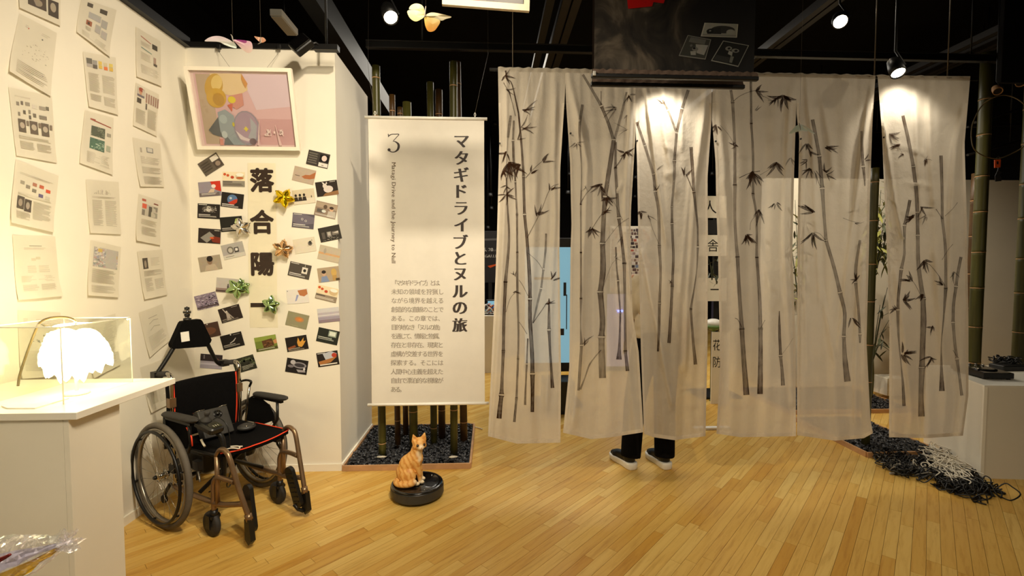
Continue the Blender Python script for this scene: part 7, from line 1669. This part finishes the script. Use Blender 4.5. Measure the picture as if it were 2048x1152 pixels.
MB().prism([Vector((-.10, -.14, .010)), Vector((.10, -.14, .010)), Vector((.10, .16, .018)), Vector((-.10, .16, .018))], (0, 0, .038)).build('deck_body', 'plastic_black', root)
MB().prism([Vector((-.095, -.135, .049)), Vector((.095, -.135, .049)), Vector((.095, .155, .057)), Vector((-.095, .155, .057))], (0, 0, .003)).build('deck_glass', 'gloss_black', root)
for x in (-.08, .08):
    for y in (-.12, .14): MB().cyl((x, y, 0), (x, y, .014), .012).build('foot', 'rubber', root)
MB().lathe([(.07, .053), (.07, .058), (.05, .060), (.0, .060)], (0, -.02, .002), 28).build('jog_disc', 'gloss_black', root)
for x, y in ((-.07, .10), (-.03, .12), (.01, .125), (.05, .12), (.075, .09), (-.075, -.06), (-.08, .14)): MB().lathe([(.008, .054), (.008, .066), (.006, .068), (0, .068)], (x, y, .002), 12).build('knob', 'chrome', root)
MB().tube([(-.099, -.139, .0515), (.099, -.139, .0515)], .0015, 5).build('edge_trim', 'chrome', root)
def tangle(pts, n, rad, hmax, seed, m, name, parent, r, L=9, flat=.5, sides=5):
    rn = random.Random(seed); mb = MB()
    for q in range(n):
        c = Vector(rn.choice(pts)) + Vector((rn.uniform(-rad, rad), rn.uniform(-rad, rad), 0)); path = []; a = rn.uniform(0, 6.28); rr_ = rn.uniform(.35, 1.0) * rad
        for t in range(L):
            a += rn.uniform(.4, 1.5); w = rr_ * rn.uniform(.5, 1.2)
            path.append(Vector((c.x + w * math.cos(a), c.y + w * math.sin(a), max(r, (rn.random() ** 1.6) * hmax + c.z))))
        mb.tube(catmull(path, 4), r, sides)
    o = mb.build(name, m, parent, world=True, fix=False); return o
bb = aZ(2036, 742, zp)
root = empty('cable_bundle', (bb.x, bb.y + .1, zp)); tag(root, 'coiled bundle of black cables on the white plinth behind the deck', 'cables')
stuff(tangle([(bb.x, bb.y + .12, zp + .05), (bb.x + .06, bb.y + .12, zp + .04), (bb.x + .02, bb.y + .14, zp + .02)], 16, .055, .05, 4, 'cable_black', 'black_cable', root, .005, 9))
MB().rbox((bb.x - .02, bb.y + .05, zp + .022), (.22, .12, .042), .01).build('cable_box', 'black', root, world=True)
# tangle of cables on the floor
root = empty('cable_tangle', (3.2, 3.15, 0)); tag(root, 'tangled heap of black, white and clear cables on the floor before the white plinth', 'cables')
def fz(l): return [tuple(aZ(x, y, 0)) for x, y in l]
dark = fz([(1775, 925), (1790, 935), (1810, 930), (1830, 925), (1820, 945), (1850, 950), (1870, 935), (1890, 955), (1905, 965), (1925, 960), (1940, 975), (1955, 985), (1965, 975), (1850, 915), (1870, 915), (1800, 945), (1900, 980)])
dark += fz([(1765, 918), (1780, 912), (1800, 915), (1820, 908), (1840, 903), (1845, 925), (1890, 938), (1915, 950), (1935, 962), (1975, 985), (1950, 995), (1880, 972), (1860, 962), (1915, 985)])
stuff(tangle(dark, 210, .065, .065, 11, 'cable_black', 'black_cable', root, .0042, 9))
stuff(tangle(fz([(1770, 920), (1785, 932), (1795, 940), (1780, 938), (1810, 940), (1830, 945)]), 26, .05, .05, 12, 'cable_grey', 'clear_cable', root, .0035, 8))
wl = random.Random(13); mb = MB()
for q in range(26):
    a_ = aZ(1852 + wl.uniform(-10, 26), 897 + wl.uniform(0, 34), 0); c_ = aZ(1925 + wl.uniform(-40, 28), 963 + wl.uniform(-22, 14), 0); path = []
    for t in range(9):
        p = a_.lerp(c_, t / 8); path.append(p + Vector((wl.uniform(-.05, .05), wl.uniform(-.075, .075), .045 + wl.random() * .045 * math.sin(math.pi * (t + .5) / 9))))
    if q % 3 == 0: path += [path[-1] + Vector((.03, .02, -.01)), path[-1] + Vector((.02, .05, .0)), path[-3]]
    mb.tube(catmull(path, 5), .0038, 5)
stuff(mb.build('white_cable', 'cable_white', root, world=True, fix=False))
wm = tangle(fz([(1862, 905), (1875, 912), (1868, 925), (1888, 930), (1895, 945), (1850, 945), (1920, 965), (1905, 960), (1880, 950)]), 30, .04, .075, 17, 'cable_white', 'white_cable_loops', root, .0036, 8); stuff(wm)
e_ = aZ(2003, 987, 0)
MB().tube([e_ + Vector((.016 * math.cos(q * .5236), .016 * math.sin(q * .5236), .006)) for q in range(12)], .0055, 8, True).build('ring_end', 'black', root, world=True)
MB().tube(catmull([aZ(1960, 985) + Vector((0, 0, .02)), aZ(1980, 980) + Vector((0, 0, .008)), aZ(1994, 978) + Vector((0, 0, .006)), e_ + Vector((.016, .012, .006))], 6), .005, 6).tube(catmull([aZ(1955, 990) + Vector((0, 0, .02)), aZ(1985, 984) + Vector((0, 0, .008)), e_ + Vector((-.016, 0, .006))], 6), .004, 6).build('lead_end', 'cable_black', root, world=True)
for px_, py_ in ((1784, 949), (1948, 1000), (1958, 998), (1905, 985)):
    p = aZ(px_, py_); MB().rbox(p + Vector((0, 0, .008)), (.035, .014, .014), .004).build('plug', 'cable_grey' if px_ < 1800 else 'black', root, world=True)

# right gravel trays
def tray(x0, y0, x1, y1, label, n):
    tr = empty('gravel_tray', ((x0 + x1) / 2, (y0 + y1) / 2, 0)); tag(tr, label, 'tray')
    for (a, b) in (((x0, y0), (x1, y0)), ((x1, y0), (x1, y1)), ((x1, y1), (x0, y1)), ((x0, y1), (x0, y0))):
        lx = abs(a[0] - b[0]) or .016; ly = abs(a[1] - b[1]) or .016
        MB().box(((a[0] + b[0]) / 2, (a[1] + b[1]) / 2, .021), (lx, ly - .018 if ly > .1 else ly, .04)).build('tray_side', 'tray_wood', tr, world=True)
    MB().box(((x0 + x1) / 2, (y0 + y1) / 2, .008), (x1 - x0 - .02, y1 - y0 - .02, .014)).build('tray_bottom', 'black', tr, world=True)
    inside = lambda x, y: not (x > 3.46 and y < 3.75 and (x - 3.47) > (y - 3.03) * .37 - .02)
    gravel('gravel', (x0 + .02, y0 + .02, x1 - .02, y1 - .02), tr, n, .036, .0145, inside)
tray(2.975, 3.435, 3.60, 4.30, 'gravel tray under the rightmost curtain, partly behind the plinth', 1900)
tray(3.05, 4.50, 4.40, 5.40, 'second gravel tray farther back, seen between the fifth and sixth curtains', 2400)
RB = [(1741, 897, 'bamboo', .030, 2.3, 'bamboo pole in the gap between the fifth and sixth curtains', 3.60), (1953, 800, 'bamboo', .047, 3.35, 'thick olive bamboo pole just right of the last curtain', 3.86), (1941, 800, 'bamboo_brown', .032, 2.35, 'thin dark bamboo pole tucked behind the thick right one', 4.0), (2046, 800, 'bamboo', .058, 3.6, 'thick green bamboo pole at the right edge behind the plinth', 3.90)]
for i, (px, py, m_, r_, z1, lab, Y) in enumerate(RB):
    p = aY(px, 600, Y); culm('bamboo_pole', p.x, Y, r_, .026 if i < 1 else .0, z1, m_, lab, (0, 0), .33, (.2 + i * .41) % 1, 'bamboo poles on the right')
# hoop of bent cane with an orange tag
hp_ = [(1990, 194), (1965, 210), (1948, 240), (1943, 262), (1944, 285), (1950, 300), (1968, 312), (1996, 317), (2026, 306), (2050, 290), (2064, 262), (2062, 228), (2042, 203), (2015, 191)]
o = MB().tube(catmull([aY(x, y, 3.45 + .06 * math.sin(i)) for i, (x, y) in enumerate(hp_)], 7, True), .004, 7, True).build('cane_hoop', 'cord_brown'); tag(o, 'bent cane hoop hanging beside the right bamboo poles', 'hoop')
c = aY(1997, 318, 3.45); root = empty('orange_tag', c); tag(root, 'orange tag and dark key-shaped piece hanging from the cane hoop', 'tag')
def lz(x, y): return aY(x, y, 3.44) - c
MB().prism([lz(*p) for p in ((1988, 320), (2000, 319), (1999, 335), (1988, 336))], (0, -.006, 0)).build('tag_plate', 'orange', root)
MB().prism([lz(*p) for p in ((1991.5, 323), (1995, 323), (1995, 329), (1991.5, 329))], (0, -.0075, 0)).build('tag_window', 'black', root)
MB().prism([lz(*p) for p in ((1999, 320), (2003.5, 320), (2002, 334), (1998, 341), (2003, 345), (1999, 350), (2003, 355), (2003, 362), (1991, 363), (1990.5, 352), (1996, 340))], (0, .004, 0)).build('key_blade', 'grey_steel', root)
MB().tube(catmull([lz(1997, 313), lz(1993, 317), lz(1996, 322), lz(2000, 318)], 5, True), .0012, 5, True).build('tie', 'wire', root)
# dark hanging panel, upper right
a_, b_ = aY(1998, 166, 3.05), aY(2110, 166, 3.05)
o = MB().rbox(((a_.x + b_.x) / 2, 3.05, (a_.z + 4.18) / 2), (b_.x - a_.x, .03, 4.18 - a_.z), .004).build('black_signboard', 'ceiling'); tag(o, 'black hanging signboard in the upper right corner', 'sign')

# ================================================================== the room beyond the curtains
def thingbox(name, c, s, m, label, cat, r=.004):
    o = MB().rbox((c[0], c[1], c[2] + s[2] / 2), s, r).build(name, m); tag(o, label, cat); return o
# screen on a stand seen between the first two curtains
Ys = 5.0; p0, p1 = aY(1048, 476, Ys), aY(1141, 742, Ys); W3 = p1.x - p0.x; H3 = p0.z - p1.z
root = empty('display_screen', ((p0.x + p1.x) / 2, Ys, 0)); tag(root, 'upright blue-lit screen on a black stand beyond the first curtain', 'screen')
cx_ = (p0.x + p1.x) / 2
MB().rbox((cx_, Ys, (p0.z + p1.z) / 2), (W3, .05, H3), .008).build('bezel', 'black', root, world=True)
MB().box((cx_, Ys - .026, (p0.z + p1.z) / 2 + .0), (W3 - .02, .004, H3 - .20)).build('lit_panel', 'screen_blue', root, world=True)
mb = MB()
for q, (ux, uz, hz, ww) in enumerate(((.40, -.05, .26, .01), (.36, .12, .10, .03), (.3, -.2, .05, .05), (-.1, .2, .02, .2))): mb.box((cx_ + ux * W3, Ys - .029, (p0.z + p1.z) / 2 + uz * H3), (ww, .002, hz * H3))
mb.build('screen_image', 'dark_poster', root, world=True)
MB().box((cx_ + .1, Ys + .05, p1.z / 2 + .2), (.08, .05, p1.z + .4)).build('stand_post', 'black', root, world=True)
MB().rbox((cx_ + .12, Ys + .02, .012), (.5, .4, .024), .02).build('stand_base', 'black', root, world=True)
q0, q1 = aY(1121, 760, 4.75), aY(1141, 826, 4.75)
thingbox('floor_speaker', (q1.x - .14, 4.75, 0), (.32, .3, .34), 'black', 'black floor loudspeaker below the blue-lit screen', 'loudspeaker', .01)
# plinth with clutter, far left gap
Yp = 6.5; q0, q1 = aY(925, 632, Yp), aY(1003, 744, Yp)
o = thingbox('far_plinth', ((q0.x + q1.x) / 2, Yp + .35, 0), (q1.x - q0.x, .7, q0.z), 'laminate', 'white plinth far behind, seen between the banner and the first curtain', 'plinth')
root = empty('workbench_clutter', ((q0.x + q1.x) / 2, Yp + .3, q0.z)); tag(root, 'heap of coloured cables and small electronics on the far white plinth', 'clutter')
for q, (c4, sd) in enumerate((('#3f74b8', 1), ('#1a1a1c', 2), ('#cfc7ba', 3), ('#c8641c', 4), ('#7fa8c4', 5))):
    stuff(tangle([(q1.x - .07 - .05 * (q % 3), Yp + .2, q0.z + .03)], 9, .09, .12, 60 + sd, mat('clutter_%s' % c4[1:], c4, .4), 'loose_cable', root, .008, 8))
MB().rbox((q1.x - .12, Yp + .45, q0.z + .12), (.2, .05, .16), .01).build('small_monitor', 'black', root, world=True)
MB().box((q1.x - .12, Yp + .42, q0.z + .13), (.15, .004, .10)).build('monitor_face', 'screen_blue', root, world=True)
# poster with the date
Yq = 7.6; q0, q1 = aY(930, 462, Yq), aY(1030, 565, Yq)
root = empty('dark_poster', ((q0.x + q1.x) / 2, Yq, q1.z)); tag(root, 'dark exhibition poster with a date, far behind beside the white banner', 'poster')
MB().rbox(((q0.x + q1.x) / 2, Yq, (q0.z + q1.z) / 2), (q1.x - q0.x, .02, q0.z - q1.z), .003).build('poster_board', 'dark_poster', root, world=True)
MB().box(((q0.x + q1.x) / 2, Yq + .0, q1.z / 2), (.06, .04, q1.z)).build('poster_stand', 'black', root, world=True)
load_glyphs('5.28SATGALERYS'); mb = MB()
def wr(txt, x, y, h, col, Y):
    xx = x
    for ch in txt:
        if ch == ' ': xx += h * .35; continue
        vs, fs = _glyphs[(ch, 0.0, False)]
        for dx in (0, .04): mb._add([aY(xx + (vx + dx) * h * 1.35, y - vy * h * 1.35, Y) for vx, vy in vs], fs, lin(col))
        xx += advance(ch) * h * 1.35
wr('5. 28', 967, 502.5, 7, '#e8e4dc', Yq - .0125); wr('SAT', 986, 502.5, 4, '#8d8a86', Yq - .0125); wr('GALLERY', 969.5, 515, 6, '#d8d4cc', Yq - .0125)
mb.poly([aY(x, y, Yq - .012) for x, y in ((975, 532), (992, 528), (992, 531), (980, 536))], lin('#c8501c')); mb.poly([aY(x, y, Yq - .0118) for x, y in ((940, 478), (1020, 476), (1020, 480), (940, 482))], lin('#5a5856'))
mb.build('poster_print', 'print', root, world=True, fix=False)
# photo collage wall
Yw = 7.2; q0, q1 = aY(1222, 452, Yw), aY(1300, 640, Yw)
root = empty('photo_wall', ((q0.x + q1.x) / 2, Yw, 0)); tag(root, 'board covered with hundreds of small photographs, beyond the gap of the second and third curtains', 'board')
MB().box(((q0.x + q1.x) / 2, Yw + .02, q0.z / 2), (q1.x - q0.x, .04, q0.z)).build('board', 'wall', root, world=True)
cr2 = random.Random(2); mb = MB(); n = 0; PZ = ['#8d7468', '#c9b8ae', '#6a5450', '#d8d0ca', '#a08a88', '#3c3234', '#b56a58', '#e2dcd6', '#7c86a0', '#54484a']
z = q1.z
while z < q0.z - .05:
    x = q0.x + .01
    while x < q1.x - .04:
        w, h = cr2.uniform(.03, .06), cr2.uniform(.03, .05); mb.poly([(x, Yw - .002, z), (x + w, Yw - .002, z), (x + w, Yw - .002, z + h), (x, Yw - .002, z + h)], lin(cr2.choice(PZ))); x += w + .008
    z += .052
stuff(mb.build('small_photographs', 'print', root, world=True, fix=False))
# lilac glow screen further back that mirrors on the floor
Yl = 6.6; q0, q1 = aY(1212, 585, Yl), aY(1258, 700, Yl)
root = empty('glowing_panel', ((q0.x + q1.x) / 2, Yl, 0)); tag(root, 'lilac glowing panel on the floor far behind the second curtain', 'screen')
MB().rbox(((q0.x + q1.x) / 2, Yl, (q0.z) / 2), (q1.x - q0.x, .05, q0.z), .006).build('panel_case', 'black', root, world=True)
MB().box(((q0.x + q1.x) / 2, Yl - .027, q0.z / 2 + .02), (q1.x - q0.x - .02, .004, q0.z - .08)).build('panel_face', 'screen_lilac', root, world=True)
mb = MB()
for x in (1237, 1244, 1251): p = aY(x, 622, Yl - .04); mb.box(p, (.03, .006, .025))
mb.build('blue_lights', 'led_blue', root, world=True)
# stand with brush-written boards between the third and fourth curtains
Yk = 5.2; root = empty('writing_stand', (aY(1430, 700, Yk).x, Yk, 0)); tag(root, 'black stand of white boards with brush writing, between the third and fourth curtains', 'stand')
px_ = aY(1431, 600, Yk + .05); MB().box((px_.x, Yk + .06, 1.15), (.06, .05, 2.3)).build('stand_post', 'black', root, world=True)
MB().rbox((px_.x, Yk + .06, .012), (.5, .4, .024), .02).build('stand_foot', 'black', root, world=True)
load_glyphs('人舎一花防'); 
for ch, y0, y1, cxp, sz_ in (('人', 392, 436, 1420, 26), ('舎', 470, 512, 1426, 24), ('一', 556, 602, 1431, 20)):
    a, b_ = aY(1396, y0, Yk), aY(1452, y1, Yk); MB().box(((a.x + b_.x) / 2, Yk, (a.z + b_.z) / 2), (b_.x - a.x, .016, a.z - b_.z)).build('white_board', 'laminate', root, world=True)
    mb = MB(); cyp = (y0 + y1) / 2
    glyph(mb, ch, lambda x, y: aY(cxp + x * sz_, cyp - y * (sz_ if ch != '一' else 2.2), Yk - .0095), 0.0, False, lin('#1c1713'), fit=True); mb.build('brush_writing', 'print', root, world=True, fix=False)
a, b_ = aY(1408, 440, Yk), aY(1446, 468, Yk); MB().box(((a.x + b_.x) / 2, Yk + .01, (a.z + b_.z) / 2), (b_.x - a.x, .02, a.z - b_.z)).build('dark_picture', 'dark_poster', root, world=True)
a, b_ = aY(1424, 664, Yk - .3), aY(1458, 742, Yk - .3)
o = MB().box(((a.x + b_.x) / 2, Yk - .3, (a.z) / 2), (b_.x - a.x, .016, a.z)).build('leaning_board', 'laminate'); tag(o, 'white board with brush writing standing on the floor beyond the third and fourth curtains', 'board')
mb = MB()
for ch, cyp, cxp in (('花', 690, 1434), ('防', 724, 1434)): glyph(mb, ch, lambda x, y: aY(cxp + x * 16, cyp - y * 22, Yk - .3095), 0.0, False, lin('#1c1713'), fit=True)
mb.build('brush_writing', 'print', o, world=True, fix=False)
c = aY(1427, 656, 5.0); root = empty('moss_bowl', (c.x, 5.0, 0)); tag(root, 'green dish with a white mound on a thin stand, between the third and fourth curtains', 'dish')
MB().lathe([(.03, 0), (.02, .02), (.02, c.z - .03), (.06, c.z - .01), (.11, c.z + .0), (.12, c.z + .03), (.10, c.z + .035), (0, c.z + .03)], (c.x, 5.0, 0), 24).build('dish', mat('green_glaze', '#5c7a3a', .4), root, world=True)
MB().ell((c.x, 5.0, c.z + .05), (.09, .09, .055)).build('white_mound', 'white_plastic', root, world=True)
# bamboo branches with leaves
def leaf_mesh(L, w, sd):
    mb = MB(); n = 5; P = []
    for i in range(n + 1):
        t = i / n; ww = w * math.sin(math.pi * (t * .96 + .02)) ** .8; P.append([Vector((L * t, -ww, -.05 * L * t * t * sd)), Vector((L * t, 0, .12 * ww - .05 * L * t * t * sd)), Vector((L * t, ww, -.05 * L * t * t * sd))])
    return mb.grid(P, 3, n + 1)
lm_ = []
def branch(base, tips, nleaf, label, mats, seed, Lr=(.10, .19), foot=1):
    rn = random.Random(seed); root = empty('bamboo_branch', base); tag(root, label, 'branch', None)
    if foot: MB().tube(catmull([Vector(base), Vector(base) + Vector((.02, .01, -base[2] * .5)), Vector((base[0], base[1], .03 if foot > .5 else .002))], 6), .008, 6).build('stem', 'bamboo', root, world=True)
    for tp in tips: MB().tube(catmull([Vector(base), Vector(base).lerp(Vector(tp), .5) + Vector((0, 0, .06)), Vector(tp)], 6), [.006 - .004 * q / 12 for q in range(13)], 6).build('twig', 'leaf_dark', root, world=True)
    protos = []
    for mname in mats:
        for q in range(2):
            o = leaf_mesh(rn.uniform(*Lr), rn.uniform(.010, .016), rn.uniform(1, 4)).build('leaf', mname, root); protos.append(o)
    first = True
    for q in range(nleaf):
        tp = rn.choice(tips); t = rn.uniform(.25, 1.0); p = Vector(base).lerp(Vector(tp), t) + Vector([rn.uniform(-.10, .10) for _ in range(3)])
        o = protos[q] if q < len(protos) else protos[q % len(protos)].copy()
        if q >= len(protos): COL.objects.link(o)
        o.parent = root; o.location = p - Vector(base); o.rotation_euler = (rn.uniform(-.6, .6), rn.uniform(.1, 1.2), rn.uniform(0, 6.28))
    return root
v1 = aY(1755, 700, 4.6)
branch(tuple(aY(1748, 560, 4.7)), [tuple(aY(x, y, 4.7)) for x, y in ((1762, 380), (1775, 420), (1742, 400), (1780, 460), (1758, 350))], 170, 'bright bamboo foliage in the gap between the fifth and sixth curtains', ('leaf', 'leaf_dark'), 5)
branch(tuple(aY(1746, 720, 4.9)), [tuple(aY(x, y, 4.9)) for x, y in ((1775, 575), (1770, 590), (1778, 640), (1765, 690), (1760, 610))], 34, 'dark sparse bamboo twigs before the white partition, below the bright foliage', ('leaf_dark',), 6)
branch(tuple(aY(1600, 640, 5.1)), [tuple(aY(x, y, 5.1)) for x, y in ((1590, 400), (1612, 380), (1575, 440), (1596, 470), (1586, 520))], 90, 'bamboo foliage glimpsed between the fourth and fifth curtains', ('leaf', 'leaf_dark'), 7)
branch(tuple(aY(1424, 560, 5.0)), [tuple(aY(x, y, 5.0)) for x, y in ((1416, 515), (1428, 520), (1420, 530))], 22, 'small tuft of dark bamboo leaves on the writing stand', ('leaf_dark',), 8, (.06, .12), 0)
a, b_ = aY(1750, 757, 5.1), aY(1784, 792, 5.1)
thingbox('white_box', ((a.x + b_.x) / 2 + .02, 5.05, .045), (.22, .2, .20), 'laminate', 'small white box on the rear gravel, seen between the fifth and sixth curtains', 'box')
a = aZ(1424, 858); o = MB().rbox((a.x, a.y, .010), (.34, .05, .02), .004).build('floor_batten', 'white_plastic'); tag(o, 'short white batten on the floor in the gap below the third and fourth curtains', 'batten')
p = [aZ(x, y, .008) for x, y in ((965, 858), (950, 854), (935, 853), (925, 856), (912, 852))]
o = MB().tube(catmull(p, 6), .005, 6).build('white_lead', 'cable_white'); tag(o, 'white lead lying on the floor beside the left gravel tray', 'cable')
# small lamps far away and rails on the right
FLN = ['tiny far downlight left of the first curtain, upper of the close pair', 'tiny far downlight left of the first curtain, lower of the close pair', 'tiny far downlight at the top of the gap between the first two curtains', 'tiny far downlight low in the gap between the first two curtains', 'tiny far downlight midway in the gap of the second and third curtains', 'tiny far downlight lower in the gap of the second and third curtains',
 'tiny far downlight in the gap of the third and fourth curtains', 'tiny far downlight left of the first curtain, lowest there', 'tiny far downlight in the gap of the fourth and fifth curtains', 'tiny far downlight left of the first curtain, highest there', 'tiny far downlight in the middle of the gap of the first two curtains']
fl = [(981, 393), (983, 419), (1133, 217), (1136, 388), (1271, 357), (1270, 395), (1425, 350), (976, 458), (1598, 305), (990, 250), (1139, 350)]
for i, (x, y) in enumerate(fl):
    c = aY(x, y, (7.9 if y < 300 else 8.2) + (0 if y < 300 else (i % 3) * .6)); root = empty('far_downlight', c); tag(root, FLN[i], 'lamp', 'far downlights')
    MB().lathe([(.035, .06), (.045, .0), (.04, -.004)], n=12).build('can', 'black', root); MB().lathe([(0, -.002), (.034, -.002)], n=12).build('glow', 'lamp_glow', root)
    MB().cyl((0, 0, .05), (0, 0, 4.2 - c.z), .006, n=6).build('stem', 'black', root)
for i, (x0, y0, x1, y1, Y) in enumerate(((1935, 254, 2040, 249, 5.2), (1935, 310, 2040, 282, 4.9), (1950, 245, 2040, 218, 4.6), (1600, 272, 1790, 262, 6.0))):
    a, b_ = aY(x0, y0, Y), aY(x1, y1, Y + .3); root = empty('far_rail', (a + b_) / 2); tag(root, ['level grey ceiling rail beyond the right bamboo poles', 'lower slanting grey ceiling rail beyond the right bamboo poles', 'upper slanting grey ceiling rail beyond the right bamboo poles', 'grey ceiling rail glimpsed beside the fifth curtain'][i], 'rail')
    MB().tube([a, b_], .014, 6).build('rail', 'grey_steel', root, world=True)
    for t in (.2, .8): p = a.lerp(b_, t); MB().tube([p, (p.x, p.y, 4.2)], .005, 5).build('hanger_rod', 'black_steel', root, world=True)
